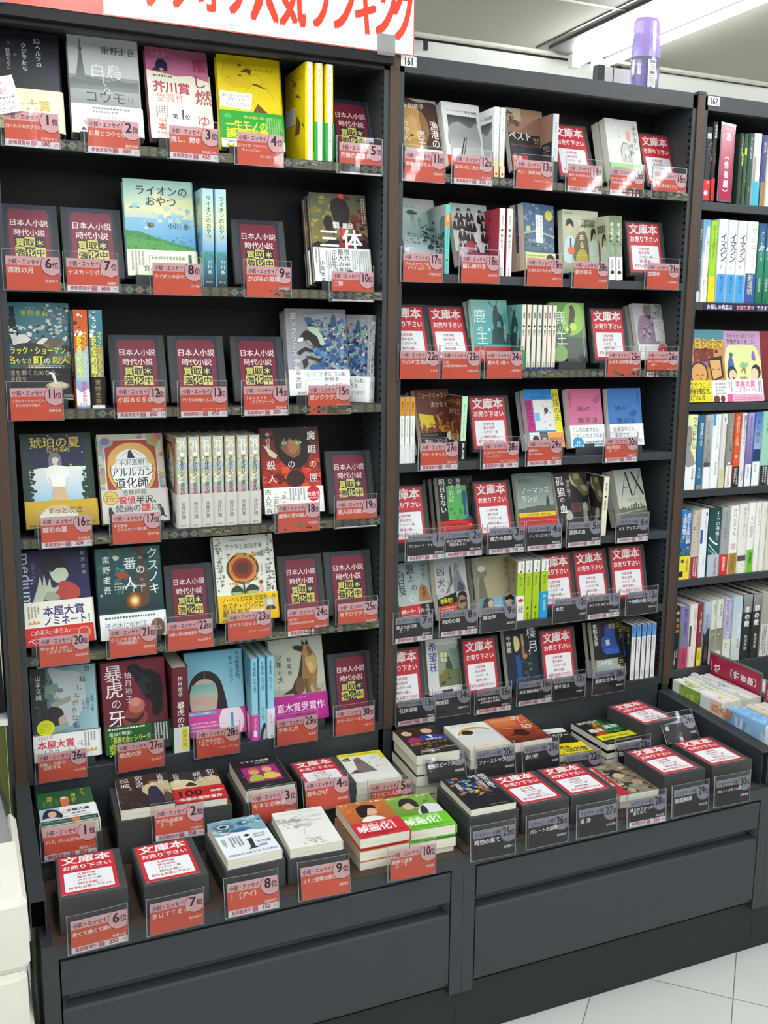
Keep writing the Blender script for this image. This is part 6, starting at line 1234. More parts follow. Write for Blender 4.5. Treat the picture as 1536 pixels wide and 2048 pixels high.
design('mukashi', 'lilac and lime hardcover with old-tale faces and pink band', 'c79cc0', 'H', .020,
       [('g', 0, .8, 1, 1, 'c394bc', 'd0a4c8'), ('s', [(.06, .74), (.3, .80), (.6, .80), (.9, .74), (.98, .3), (.04, .3)], 'dfe49a'), ('t', .5, .90, .1, '3a3038', 'むかしむかしあるところに、', 'c', 1, .8, .8), ('t', .5, .82, .115, '3a3038', '死体がありました。', 'c', 1, .9, .85), ('s', [(.08, .46), (.1, .58), (.18, .64), (.24, .56), (.24, .48)], '4a62a8'), ('e', .18, .66, .05, .05, '4a62a8'), ('s', [(.4, .50), (.48, .56), (.6, .54), (.64, .58), (.62, .5), (.5, .47)], '8fb88c'), ('s', [(.42, .40), (.48, .48), (.56, .46), (.54, .38), (.5, .44)], '8a8454'), ('s', [(.74, .60), (.76, .70), (.82, .70), (.84, .58)], '8a6ab0'), ('e', .18, .40, .13, .15, '2f2a2e'), ('e', .2, .37, .1, .12, 'e0c4a8'), ('e', .84, .42, .13, .15, '2f2a2e'), ('e', .8, .39, .1, .12, 'e4c8b0'), ('e', .22, .33, .025, .02, '7a3a34'), ('t', .5, .32, .06, '6a6a50', '青柳碧人', 'c', 0)],
       [('v', .5, .9, .5, '333333', 'むかし')], (.31, 'f2ecec', [('t', .5, .68, .15, 'e85a9a', '本屋大賞', 'c', 2, .9), ('t', .5, .4, .15, 'e86aa0', 'ノミネート!!', 'c', 1, .85, .6), ('k', .04, .4, .16, .95, 2, '8a8486', 1), ('k', .84, .4, .96, .95, 2, '8a8486', 1), ('r', 0, 0, 1, .34, 'f0b0cc'), ('r', 0, 0, .14, .34, 'e85a9a'), ('k', .2, .06, .9, .28, 3, 'c8789a')], []))

SHORT = {'kujira': 'black hardcover with pale leaf sprigs',
         'hakucho': 'pale grey misty tower hardcover',
         'oshi': 'rose pink hardcover',
         'yellow': 'bright yellow hardcover with line drawing',
         'lion': 'sky blue watercolour hardcover',
         'santai': 'dark red smoky hardcover',
         'showman': 'teal playing-card hardcover',
         'socrates': 'silver grey crowd-cover hardcover',
         'kohaku': 'dark green white-winged girl hardcover',
         'arle': 'harlequin patterned hardcover',
         'magan': 'fiery red hardcover',
         'medium': 'midnight blue hardcover',
         'kusunoki': 'deep teal lantern hardcover',
         'klara': 'white sunflower hardcover',
         'jiten': 'grey-blue street-sign hardcover',
         'bouko': 'dark crimson revolver hardcover',
         'kim': 'light blue faceless-woman hardcover',
         'kim_plain': 'light blue hardcover with dark foot',
         'kim_white': 'light blue hardcover with white band',
         'dog': 'pale green dog hardcover',
         'nikuko': 'brown ochre-face paperback',
         'onna': 'white grey-sky paperback',
         'peste': 'brown and black paperback',
         'ayakashi': 'white cloaked-figure paperback',
         'eine': 'misty green park paperback',
         'damashi': 'black-suited group paperback',
         'tayuta': 'night-blue moon paperback',
         'asa': 'olive photo paperback',
         'shika1': 'turquoise deer-rider paperback',
         'shika2': 'glossy green paperback',
         'kekkon': 'mauve-grey kimono paperback',
         'broad': 'maroon golden-desk paperback',
         'souri': 'blue, magenta and yellow paperback',
         'hatop': 'pink white-banded paperback',
         'hatob': 'bright blue white-banded paperback',
         'kinou': 'black and green paperback',
         'noman': 'grey-green misty paperback',
         'korou': 'black eagle-shape paperback',
         'ax': 'grey-green skyline paperback',
         'banjo': 'grey-blue shogi paperback',
         'kyouken': 'silver crossed-blades paperback',
         'tsumi': 'olive blue-banded paperback',
         'kibou': 'white paperback with seated man',
         'seigetsu': 'black half-moon paperback',
         'suteki': 'black blue-chair paperback',
         'baton': 'dark green pencil paperback',
         'kagami_a': 'dark brown mirror-girl paperback',
         'kagami_b': 'dark brown red-banded paperback',
         'kinema': 'black pink-picture paperback',
         'konbini': 'white yellow-edged paperback',
         'i_book': 'white blue-eye paperback',
         'jr': 'off-white brushwork paperback',
         'mitsu_a': 'orange red-banded paperback',
         'mitsu_b': 'green lime-banded paperback',
         'venus': 'dark portraits paperback',
         'first': 'white sleeping-head paperback',
         'akasuna': 'red and orange paperback',
         'nineteen': 'black yellow-burst paperback',
         'shinri': 'black red-green streaked paperback',
         'jikou': 'black night-city paperback',
         'mamora': 'khaki red-striped paperback',
         'shika_s': 'peach spined paperback',
         'shika_g': 'peach spined paperback with green foot',
         'suteki_s': 'white spined paperback with blue top',
         'tsumi_s': 'white-topped lime green spined paperback',
         'tsumi_r': 'white-footed lime green spined paperback',
         'tsumi_b': 'blue-footed lime green spined paperback'}


def fit16(*options):
    """The fullest label that keeps to sixteen words."""
    for o in options:
        if len(o.split()) <= 16:
            return o
    return options[-1]

# ================================================================== BUILDERS
SIZE = {'H': (.131, .190), 'B': (.1055, .149)}
_tm = {}


def book_mesh(key, w, h, t):
    """Meshes of one book design: jacket, pages and, where it has one, the paper band. Front faces -Y, spine at +X."""
    k = (key, w, h, t)
    if k in _tm:
        return _tm[k]
    d = D[key]
    hard = d['hard']
    ct = .0022 if hard else .0005
    lip = .0025 if hard else .0003
    r = min(t * .42, .006 if hard else .0035)
    mt = d['mat']

    def outline(e):
        """Jacket outline in plan, grown by e: fore-edge front, round spine, fore-edge back."""
        pts = [(0, -e)]
        for i in range(7):
            a = -math.pi / 2 + math.pi / 2 * i / 6
            pts.append((w - r + (r + e) * math.cos(a), r + (r + e) * math.sin(a)))
        for i in range(7):
            a = math.pi / 2 * i / 6
            pts.append((w - r + (r + e) * math.cos(a), t - r + (r + e) * math.sin(a)))
        pts.append((0, t + e))
        return pts

    def shell(g, o, i, z0, z1, col, m):
        n = len(o)
        for a in range(n - 1):
            g.poly([(*o[a], z0), (*o[a + 1], z0), (*o[a + 1], z1), (*o[a], z1)], col, m)
            g.poly([(*i[a], z1), (*i[a + 1], z1), (*i[a + 1], z0), (*i[a], z0)], col, m)
            g.poly([(*o[a], z1), (*o[a + 1], z1), (*i[a + 1], z1), (*i[a], z1)], col, m)
            g.poly([(*i[a], z0), (*i[a + 1], z0), (*o[a + 1], z0), (*o[a], z0)], col, m)
        for a in (0, n - 1):
            q = [(*o[a], z0), (*o[a], z1), (*i[a], z1), (*i[a], z0)]
            g.poly(q if a == 0 else q[::-1], col, m)
    g = Geo()
    shell(g, outline(0), outline(-ct), 0, h, d['col'], mt)
    Art(g, (0, 0, 0), (1, 0, 0), (0, 0, 1), (0, -1, 0), w - r * .5, h, mt).run(d['front'])
    Art(g, (w, r * .25, 0), (0, 1, 0), (0, 0, 1), (1, 0, 0), t - r * .5, h, mt).run(d['spine'])
    cover = g.mesh('cover')
    g = Geo()
    x0 = .003 if hard else .0004
    g.box(x0, ct, lip, w - ct - .001, t - ct, h - lip, 'pages')
    pages = g.mesh('pages')
    band = None
    if d['obi']:
        fr, col, fo, so = d['obi']
        hb = h * fr
        g = Geo()
        e = .0025
        shell(g, outline(e), outline(.0003), .0004, hb, col, mt)
        Art(g, (0, -e, 0), (1, 0, 0), (0, 0, 1), (0, -1, 0), w - r * .3, hb, mt).run(fo)
        Art(g, (w + e, r * .25, 0), (0, 1, 0), (0, 0, 1), (1, 0, 0), t - r * .5, hb, mt).run(so)
        band = g.mesh('paper_band')
    _tm[k] = (cover, pages, band)
    return _tm[k]


def add_mesh(name, me, parent):
    o = bpy.data.objects.new(name, me)
    COL.objects.link(o)
    o.parent = parent
    return o


def book(key, label, mw, group=None, w=None, h=None, t=None, band=True):
    d = D[key]
    sw, sh = SIZE[d['kind']]
    w, h, t = w or sw, h or sh, t or d['t']
    c, p, b = book_mesh(key, w, h, t)
    o = thing('hardcover_book' if d['hard'] else 'paperback_book', label, 'book', group=group)
    o.matrix_world = mw
    add_mesh('cover', c, o)
    add_mesh('pages', p, o)
    if b and band:
        add_mesh('paper_band', b, o)
    return o


def pose(x, y, z, tilt, yaw, dx=0, dy=0, dz=0):
    """Frame whose origin is the bottom centre of a face-out front, leaning back by tilt."""
    return Matrix.Translation((x, y, z)) @ Matrix.Rotation(yaw, 4, 'Z') @ Matrix.Rotation(-tilt, 4, 'X') @ Matrix.Translation((dx, dy, dz))


_st = {}


def stand(label, x, y, z, zs, tilt, yaw, w, t):
    """Bent-steel easel: foot, seat with front lip, leaning back plate."""
    g = Geo()
    ws = w * .40
    Mx = pose(x, y, z, tilt, yaw)
    Mi = Mx.inverted()
    zl = z - zs

    def B3(x0, y0, z0, x1, y1, z1, tilted=True):
        P = [(a, b, c) for c in (z0, z1) for b in (y0, y1) for a in (x0, x1)]
        if tilted:
            P = [tuple(v) for v in P]
        else:
            Y = Matrix.Translation((x, y, zs)) @ Matrix.Rotation(yaw, 4, 'Z')
            P = [tuple(Mi @ (Y @ Vector(v))) for v in P]
        for q in ((0, 2, 3, 1), (4, 5, 7, 6), (0, 1, 5, 4), (2, 6, 7, 3), (0, 4, 6, 2), (1, 3, 7, 5)):
            g.poly([P[i] for i in q], 'ffffff', 'stand')
    B3(-ws, -.0056, .0003, ws, -.0040, max(zl + .002, .006), False)                 # front face
    B3(-ws, -.0040, .0003, ws, .045, .0014, False)                                  # plate on the shelf
    B3(-ws, -.0045, -.0016, ws, t + .0004, -.0004)                                  # seat
    B3(-ws * .35, -.0045, -.0004, ws * .35, -.0032, .009)                            # lip tab
    B3(-ws, t + .0004, -.0016, ws, t + .0018, .085)                                 # back plate
    o = g.obj('book_stand')
    o.matrix_world = Mx
    tag(o, label, 'book stand', 'steel book stands on the shelves')
    return o


# ---- display boxes with placards
RED_ART = [('r', 0, 0, 1, 1, 'c92f39'), ('t', .5, .80, .30, 'f4f0ee', '文庫本', 'c', 2, 1), ('t', .5, .635, .165, 'f4f0ee', 'お売り下さい', 'c', 2, .9), ('p', [(.07, .085), (.07, .525), (.078, .543), (.10, .55), (.90, .55), (.922, .543), (.93, .525), (.93, .085), (.922, .067), (.90, .06), (.10, .06), (.078, .067)], 'eceff2'),
           ('t', .30, .46, .085, 'b84a50', '人気作家', 'l', 2), ('t', .30, .38, .085, 'b84a50', '昔の名作', 'l', 2), ('t', .30, .30, .085, '8a6a72', 'ハウツー系', 'l', 2), ('t', .30, .21, .085, 'b84a50', '時代小説', 'l', 2), ('t', .66, .215, .05, '8a7a80', 'etc...', 'l', 1), ('t', .5, .11, .1, 'c4404a', '何でもお売り下さい!', 'c', 2, .8, .82)] + \
          [('t', .22, yy, .06, 'b8a0a4', '・', 'l', 1) for yy in (.46, .38, .30, .215)]
NAVY_ART = [('r', 0, 0, 1, 1, '26303f'), ('p', [(.06, .03), (.06, .89), (.09, .90), (.10, .935), (.90, .935), (.91, .90), (.94, .89), (.94, .03)], '7a2639'),
            ('t', .5, .70, .175, 'efe2dc', '日本人小説', 'c', 1, .98), ('t', .5, .555, .175, 'efe2dc', '時代小説', 'c', 1, 1)] + \
           [q for (ch, cx, cy, a) in (('買', 0, 1, 0), ('取', 1, 1, 1), ('＊', 2, 1, 2), ('強', 0, 0, 1), ('化', 1, 0, 0), ('中', 2, 0, 1)) for q in
            (('r', .17 + cx * .22, .24 + cy * .145, .39 + cx * .22, .385 + cy * .145, ('2a2c33', 'd8cd6e', '232d42')[a]), ('t', .28 + cx * .22, .262 + cy * .145, .20, ('d8cd6e', '2c2a2c', 'd8cd6e')[a], ch, 'c', 2))]
_bx = {}


def box_meshes(kind, w, h, t):
    k = (kind, w, h, t)
    if k not in _bx:
        g = Geo()
        g.bevel_box(-w / 2, 0, 0, w / 2, t, h, .0012, 'box')
        body = g.mesh('box_body')
        g = Geo()
        a = Geo()
        if kind == 'red':
            pw, ph, ox, oz = w * .84, h * .90, -w / 2 + w * .045, h * .06
            art = RED_ART
        else:
            pw, ph, ox, oz = w * .77, h * .97, -w / 2 + w * .11, h * .02
            art = NAVY_ART
        Art(a, (ox, -.0004, oz), (1, 0, 0), (0, 0, 1), (0, -1, 0), pw, ph, 'print').run(art)
        b = Geo(); b.box(ox, -.0004, oz, ox + pw, -.00002, oz + ph, 'print', 'e8e8e8')
        off = len(a.v)
        a.v += b.v
        a.f += [tuple(i + off for i in f) for f in b.f]
        a.c += b.c
        a.m += [a.mi('print')] * len(b.f)
        _bx[k] = (body, a.mesh('placard'))
    return _bx[k]


def dbox(kind, label, mw, w, h, t, group):
    body, pl = box_meshes(kind, round(w, 3), round(h, 3), round(t, 3))
    o = thing('display_box', label, 'display box', group=group)
    o.matrix_world = mw
    add_mesh('box_body', body, o)
    add_mesh('placard', pl, o)
    return o


# ---- price cards in clear sleeves
CW, CH = .0945, .0612


def card_ops(style, rank, lines, author, price):
    body, head, ring, ink, num = (('e46248', 'efbcc0', '6a3448', '4a2c44', '2e1e34') if style == 'E' else ('24252b', '9c9caa', '5c5c68', '33333c', '24242c'))
    a = CW / CH
    ops = [('r', 0, 0, 1, 1, body), ('r', 0, .735, 1, 1, head)]
    ops.append(('t', .04, .785, .105, ink, '小説・エッセイ' if style == 'E' else 'ミステリー小説', 'l', 2, .92, .60))
    ops += [('e', .86, .755, .212, .212, ring), ('e', .862, .762, .200, .200, head)]
    ops.append(('t', .80, .665, .27, num, str(rank), 'c', 2, .95 if rank < 10 else .66))
    ops.append(('t', .995, .68, .135, num, '位', 'r', 2, .92))
    base = .0 if price is None else .17
    n = len(lines)
    if n == 1:
        sz = min(.125, .74 / max(1, len(lines[0])))
        ops.append(('t', .025, .52, max(sz, .08), 'fbf6f4', lines[0], 'l', 2, 1, .72))
    else:
        sz = min(.092, .66 / max(len(x) for x in lines))
        ops.append(('t', .025, .56, max(sz, .07), 'f6f0ee', lines[0], 'l', 2, 1, .66))
        ops.append(('t', .10 if len(lines[1]) < 11 else .03, .43, max(sz, .06), 'f6f0ee', lines[1], 'l', 2, 1, .62))
    ops.append(('t', .975, base + .055 if price is not None else .25, .062, 'f6e8e6', author, 'r', 2, 1, .5))
    if price is not None:
        ops += [('r', 0, 0, 1, .185, 'eef0f4'), ('t', .06, .05, .088, 'c22f50', '高価買取中', 'l', 2, .9), ('r', .475, .02, .585, .17, 'c8455e'), ('r', .487, .10, .573, .155, 'f0d8dc'), ('r', .487, .035, .573, .088, 'f0d8dc'), ('t', .49, .105, .042, 'b8334e', '買取', 'l', 2), ('t', .49, .04, .042, 'b8334e', '価格', 'l', 2),
                ('t', .665, .045, .118, 'c22f50', str(price), 'l', 2, .95), ('t', .975, .045, .07, 'c22f50', '円', 'r', 1)]
    return ops


def sleeve_mesh():
    g = Geo()
    x0, x1, z0, z1 = -CW / 2 - .0062, CW / 2 + .0016, -.0012, CH + .0125
    n = 10

    def bulge(u):
        return -.0011 - .0016 * math.sin(math.pi * u)
    for i in range(n):
        a, b = i / n, (i + 1) / n
        xa, xb = x0 + (x1 - x0) * a, x0 + (x1 - x0) * b
        g.poly([(xa, bulge(a), z0), (xb, bulge(b), z0), (xb, bulge(b), z1), (xa, bulge(a), z1)], 'ffffff', 'sleeve')
    e = .0007
    for q in ((x0, z0, x0 + e, z1), (x1 - e, z0, x1, z1), (x0 + e, z0, x1 - e, z0 + e)):
        g.box(q[0], -.0016, q[1], q[2], .0010, q[3], 'sleeve_edge')
    for i in range(n):
        a, b = i / n, (i + 1) / n
        xa, xb = x0 + (x1 - x0) * a, x0 + (x1 - x0) * b
        g.poly([(xa, bulge(a) - .0002, z1 - e), (xb, bulge(b) - .0002, z1 - e), (xb, bulge(b) - .0002, z1), (xa, bulge(a) - .0002, z1)], 'ffffff', 'sleeve_edge')
    return g.mesh('clear_sleeve', True)


SLEEVE = sleeve_mesh()


def price_card(style, rank, lines, author, price, label, x, y, z, tilt=0, yaw=0, group=None):
    o = thing('price_card', label, 'price card', group=group)
    o.matrix_world = pose(x, y, z, tilt, yaw)
    g = Geo()
    g.box(-CW / 2, -.0003, 0, CW / 2, .0003, CH, 'print', 'eceef0')
    Art(g, (-CW / 2, -.0003, 0), (1, 0, 0), (0, 0, 1), (0, -1, 0), CW, CH).run(card_ops(style, rank, lines, author, price))
    g.obj('printed_card', o)
    s = add_mesh('clear_sleeve', SLEEVE, o)
    s['label'] = 'clear plastic sleeve'
    return o


# ================================================================== PLACEMENTS (metres)
FACE={'kujira':(-0.742,0.035,1.831,0.222,-0.008,0.131,0.192),'hakucho':(-0.596,0.032,1.836,0.225,-0.025,0.133,0.191),'oshi':(-0.451,0.036,1.838,0.256,0.008,0.126,0.188),'yellow':(-0.307,0.034,1.833,0.197,-0.012,0.134,0.19),'dN5':(-0.079,0.04,1.829,0.383,0.009,0.108,0.145),'dN6':(-0.747,0.035,1.569,0.348,0.004,0.108,0.145),'dN7':(-0.631,0.03,1.568,0.332,-0.005,0.115,0.144),'lion':(-0.5,0.025,1.574,0.181,-0.024,0.139,0.193),'dN9':(-0.293,0.033,1.565,0.322,-0.06,0.114,0.142),'santai':(-0.111,0.029,1.574,0.221,-0.004,0.133,0.194),'showman':(-0.747,0.028,1.332,0.222,-0.054,0.131,0.192),'dN12':(-0.552,0.027,1.324,0.336,-0.017,0.113,0.143),'dN13':(-0.432,0.024,1.323,0.327,-0.039,0.117,0.143),'dN14':(-0.3,0.026,1.323,0.336,-0.039,0.114,0.143),'socrates':(-0.167,0.025,1.332,0.224,-0.077,0.138,0.191),'kohaku':(-0.715,0.021,1.079,0.291,0.023,0.139,0.191),'arle':(-0.569,0.025,1.078,0.292,0.004,0.135,0.186),'magan':(-0.228,0.022,1.077,0.218,-0.036,0.135,0.189),'dN19':(-0.091,0.02,1.07,0.304,-0.025,0.111,0.142),'medium':(-0.732,0.016,0.839,0.281,0.031,0.14,0.194),'kusunoki':(-0.584,0.016,0.835,0.237,-0.001,0.135,0.19),'dN22':(-0.46,0.023,0.835,0.287,-0.019,0.104,0.144),'klara':(-0.333,0.025,0.843,0.246,0.004,0.136,0.188),'dN24':(-0.206,0.021,0.835,0.277,0.012,0.106,0.144),'dN25':(-0.096,0.017,0.836,0.244,-0.034,0.114,0.144),'jiten':(-0.727,0.021,0.588,0.231,-0.037,0.133,0.192),'bouko':(-0.583,0.013,0.585,0.221,-0.004,0.136,0.194),'kim':(-0.409,0.027,0.588,0.185,-0.049,0.129,0.186),'dog':(-0.212,0.028,0.591,0.271,-0.006,0.132,0.19),'dN30':(-0.085,0.024,0.588,0.252,-0.008,0.108,0.146),'nikuko':(0.083,0.036,1.835,0.294,0.088,0.098,0.149),'onna':(0.187,0.034,1.835,0.283,0.085,0.102,0.149),'peste':(0.35,0.032,1.836,0.268,0.059,0.102,0.149),'dR14':(0.485,0.04,1.827,0.367,0.019,0.105,0.145),'ayakashi':(0.621,0.031,1.837,0.259,0.081,0.103,0.149),'dR16':(0.737,0.04,1.827,0.368,0.025,0.105,0.145),'eine':(0.083,0.035,1.622,0.282,0.149,0.099,0.149),'damashi':(0.215,0.035,1.62,0.293,0.086,0.101,0.148),'tayuta':(0.385,0.033,1.616,0.095,0.216,0.1,0.153),'asa':(0.502,0.033,1.613,0.128,0.024,0.104,0.15),'dR21':(0.702,0.038,1.614,0.251,-0.062,0.11,0.139),'dR22':(0.057,0.032,1.398,0.346,0.002,0.108,0.144),'dR23':(0.166,0.034,1.398,0.36,0.059,0.104,0.144),'shika1':(0.267,0.031,1.401,0.225,0.063,0.102,0.15),'shika2':(0.483,0.035,1.403,0.182,0.064,0.102,0.145),'dR25':(0.607,0.038,1.401,0.249,-0.016,0.107,0.138),'kekkon':(0.734,0.033,1.407,0.288,0.079,0.103,0.148),'broad':(0.133,0.036,1.198,0.305,0.156,0.097,0.148),'dR28':(0.274,0.034,1.192,0.297,-0.05,0.108,0.138),'souri':(0.425,0.031,1.196,0.292,0.052,0.103,0.147),'hatop':(0.541,0.029,1.194,0.228,0.025,0.105,0.147),'hatob':(0.658,0.029,1.194,0.182,0.015,0.105,0.146),'dM1':(0.052,0.021,0.982,0.295,-0.008,0.108,0.143),'kinou':(0.194,0.048,0.997,0.219,0.065,0.098,0.137),'dM3':(0.286,0.022,0.982,0.303,0.014,0.106,0.143),'noman':(0.405,0.027,0.99,0.273,-0.002,0.106,0.147),'korou':(0.517,0.028,0.988,0.293,0.064,0.102,0.146),'ax':(0.7,0.03,0.988,0.303,0.15,0.1,0.146),'banjo':(0.082,0.031,0.791,0.307,0.134,0.095,0.146),'kyouken':(0.179,0.032,0.792,0.201,0.16,0.095,0.146),'tsumi':(0.298,0.024,0.79,0.279,0.045,0.102,0.146),'dM10':(0.468,0.018,0.787,0.262,-0.012,0.108,0.143),'dM11':(0.578,0.02,0.787,0.272,0.025,0.106,0.144),'dM12':(0.689,0.019,0.789,0.256,-0.043,0.11,0.144),'dM13':(0.044,0.014,0.588,0.235,-0.015,0.108,0.144),'kibou':(0.17,0.046,0.599,0.202,0.011,0.1,0.135),'dM15':(0.261,0.02,0.589,0.258,0.005,0.104,0.144),'seigetsu':(0.383,0.023,0.594,0.253,0.039,0.105,0.147),'dM17':(0.483,0.016,0.588,0.242,0.007,0.107,0.144),'suteki':(0.642,0.018,0.589,0.255,0.017,0.102,0.145)}
FLAT={'1':(-0.745,-0.174,0.542,1.587,-0.008,0.105,0.144),'2a':(-0.598,-0.174,0.548,1.567,-0.067,0.103,0.149),'2b':(-0.493,-0.175,0.54,1.569,-0.079,0.106,0.152),'3':(-0.349,-0.175,0.544,1.565,-0.026,0.102,0.155),'d4':(-0.214,-0.175,0.522,1.571,-0.025,0.108,0.148),'5':(-0.104,-0.171,0.515,1.597,-0.071,0.101,0.13),'d6':(-0.729,-0.371,0.503,1.576,-0.044,0.12,0.145),'d7':(-0.585,-0.371,0.496,1.58,-0.007,0.122,0.145),'8':(-0.439,-0.37,0.514,1.581,0.018,0.106,0.159),'9':(-0.318,-0.37,0.508,1.554,-0.059,0.106,0.155),'10a':(-0.175,-0.369,0.499,1.548,-0.03,0.103,0.152),'10b':(-0.074,-0.369,0.493,1.575,-0.07,0.099,0.159),'19':(0.037,-0.174,0.555,1.551,-0.058,0.1,0.147),'20':(0.17,-0.176,0.545,1.54,-0.053,0.103,0.159),'21':(0.281,-0.173,0.544,1.554,-0.049,0.102,0.14),'22':(0.395,-0.173,0.493,1.586,-0.077,0.106,0.133),'23':(0.544,-0.172,0.499,1.556,0.03,0.095,0.139),'d24':(0.657,-0.169,0.531,1.558,0.087,0.104,0.117),'25':(0.067,-0.37,0.514,1.571,-0.035,0.102,0.163),'d26':(0.195,-0.368,0.497,1.568,-0.017,0.108,0.146),'d27':(0.315,-0.369,0.496,1.567,-0.029,0.112,0.142),'28':(0.447,-0.357,0.468,1.548,-0.024,0.075,0.127),'d29':(0.56,-0.37,0.501,1.575,-0.001,0.118,0.145),'d30':(0.697,-0.371,0.5,1.57,-0.021,0.123,0.141)}
CARD={'L1':(-0.739,1.797),'L2':(-0.593,1.796),'L3':(-0.44,1.797),'L4':(-0.306,1.796),'L5':(-0.089,1.795),'L6':(-0.75,1.54),'L7':(-0.642,1.54),'L8':(-0.48,1.538),'L9':(-0.291,1.538),'L10':(-0.106,1.534),'L11':(-0.755,1.296),'L12':(-0.558,1.296),'L13':(-0.432,1.295),'L14':(-0.3,1.295),'L15':(-0.159,1.295),'L16':(-0.712,1.044),'L17':(-0.576,1.042),'L18':(-0.23,1.042),'L19':(-0.094,1.042),'L20':(-0.727,0.802),'L21':(-0.591,0.804),'L22':(-0.472,0.805),'L23':(-0.343,0.811),'L24':(-0.209,0.807),'L25':(-0.09,0.807),'L26':(-0.741,0.557),'L27':(-0.583,0.553),'L28':(-0.417,0.556),'L29':(-0.236,0.555),'L30':(-0.096,0.556),'R11':(0.06,1.79),'R12':(0.178,1.792),'R13':(0.335,1.793),'R14':(0.471,1.794),'R15':(0.589,1.794),'R16':(0.715,1.794),'R17':(0.059,1.579),'R18':(0.202,1.581),'R19':(0.372,1.579),'R20':(0.5,1.578),'R21':(0.71,1.581),'R22':(0.055,1.369),'R23':(0.159,1.368),'R24':(0.272,1.368),'R25':(0.608,1.369),'R26':(0.724,1.369),'R27':(0.108,1.162),'R28':(0.269,1.159),'R29':(0.39,1.16),'R30':(0.613,1.159),'M1':(0.079,0.953),'M2':(0.177,0.954),'M3':(0.293,0.953),'M4':(0.399,0.953),'M5':(0.515,0.953),'M6':(0.662,0.953),'M7':(0.051,0.76),'M8':(0.17,0.762),'M9':(0.279,0.76),'M10':(0.484,0.761),'M11':(0.584,0.761),'M12':(0.704,0.758),'M13':(0.061,0.556),'M14':(0.156,0.562),'M15':(0.271,0.554),'M16':(0.389,0.558),'M17':(0.49,0.557),'M18':(0.613,0.556)}
TCARD={'E1':(-0.749,-0.191,0.482,0.133,-0.054),'E2':(-0.542,-0.193,0.48,0.264,-0.065),'E3':(-0.346,-0.192,0.477,0.191,-0.037),'E4':(-0.23,-0.192,0.482,0.256,-0.031),'E5':(-0.085,-0.192,0.453,0.091,-0.057),'E6':(-0.726,-0.399,0.417,-0.035,0.045),'E7':(-0.593,-0.399,0.418,-0.069,0.02),'E8':(-0.452,-0.399,0.417,0.138,-0.027),'E9':(-0.311,-0.399,0.417,0.144,-0.055),'E10':(-0.129,-0.398,0.415,0.031,-0.049),'M19':(0.053,-0.188,0.493,0.359,0.021),'M20':(0.179,-0.188,0.482,0.198,-0.022),'M21':(0.298,-0.19,0.476,0.148,0.022),'M22':(0.412,-0.192,0.436,0.102,-0.032),'M23':(0.561,-0.191,0.44,0.131,-0.016),'M24':(0.707,-0.192,0.482,0.574,0.002),'M25':(0.053,-0.399,0.419,0.073,-0.036),'M26':(0.181,-0.4,0.419,0.05,-0.012),'M27':(0.306,-0.399,0.417,0.054,-0.026),'M28':(0.436,-0.4,0.415,0.074,-0.036),'M29':(0.557,-0.399,0.416,0.066,-0.013),'M30':(0.676,-0.399,0.417,0.041,-0.03)}


LSH = ('top shelf', 'second shelf', 'third shelf', 'fourth shelf', 'fifth shelf', 'lowest shelf')
RSH = ('top shelf', 'second shelf', 'third shelf', 'fourth shelf', 'fifth shelf', 'sixth shelf', 'lowest shelf')
CARDS_L = {1: (['52ヘルツのクジラたち'], '町田そのこ', 500), 2: (['白鳥とコウモリ'], '東野圭吾', 500), 3: (['推し、燃ゆ'], '宇佐見りん', 450), 4: (['ぼくはイエローでホワイトで、', 'ちょっとブルー'], 'ブレイディみかこ', None),
           5: (['元彼の遺言状'], '新川帆立', 350), 6: (['流浪の月'], '凪良ゆう', None), 7: (['テスカトリポカ'], '佐藤究', 650), 8: (['ライオンのおやつ'], '小川糸', None), 9: (['かがみの孤城'], '辻村深月', None), 10: (['三体'], '劉慈欣', 350),
           11: (['ブラック・ショーマンと', '名もなき町の殺人'], '東野圭吾', None), 12: (['小説８０５０'], '林真理子', 500), 13: (['ザリガニの鳴くところ'], 'ディーリア・オーエンズ', 650), 14: (['ｉｎｖｅｒｔ', '［インヴァート］'], '相沢沙呼', 500), 15: (['逆ソクラテス'], '伊坂幸太郎', None),
           16: (['琥珀の夏'], '辻村深月', 500), 17: (['半沢直樹', 'アルルカンと道化師'], '池井戸潤', None), 18: (['魔眼の匣の殺人'], '今村昌弘', None), 19: (['兇人邸の殺人'], '今村昌弘', 500), 20: (['ｍｅｄｉｕｍ', '［メディウム］'], '相沢沙呼', None),
           21: (['クスノキの番人', '（日本語版）'], '東野圭吾', None), 22: (['お探し物は図書室まで'], '青山美智子', None), 23: (['クララとお日さま'], 'カズオ・イシグロ', None), 24: (['魂手形', '三島屋変調百物語七之続'], '宮部みゆき', 400), 25: (['月下のサクラ'], '柚月裕子', 450),
           26: (['自転しながら', '公転する'], '山本文緒', None), 27: (['暴虎の牙'], '柚月裕子', None), 28: (['８２年生まれ、', 'キム・ジヨン'], 'チョ・ナムジュ', None), 29: (['少年と犬'], '馳星周', None), 30: (['スモールワールズ'], '一穂ミチ', None)}
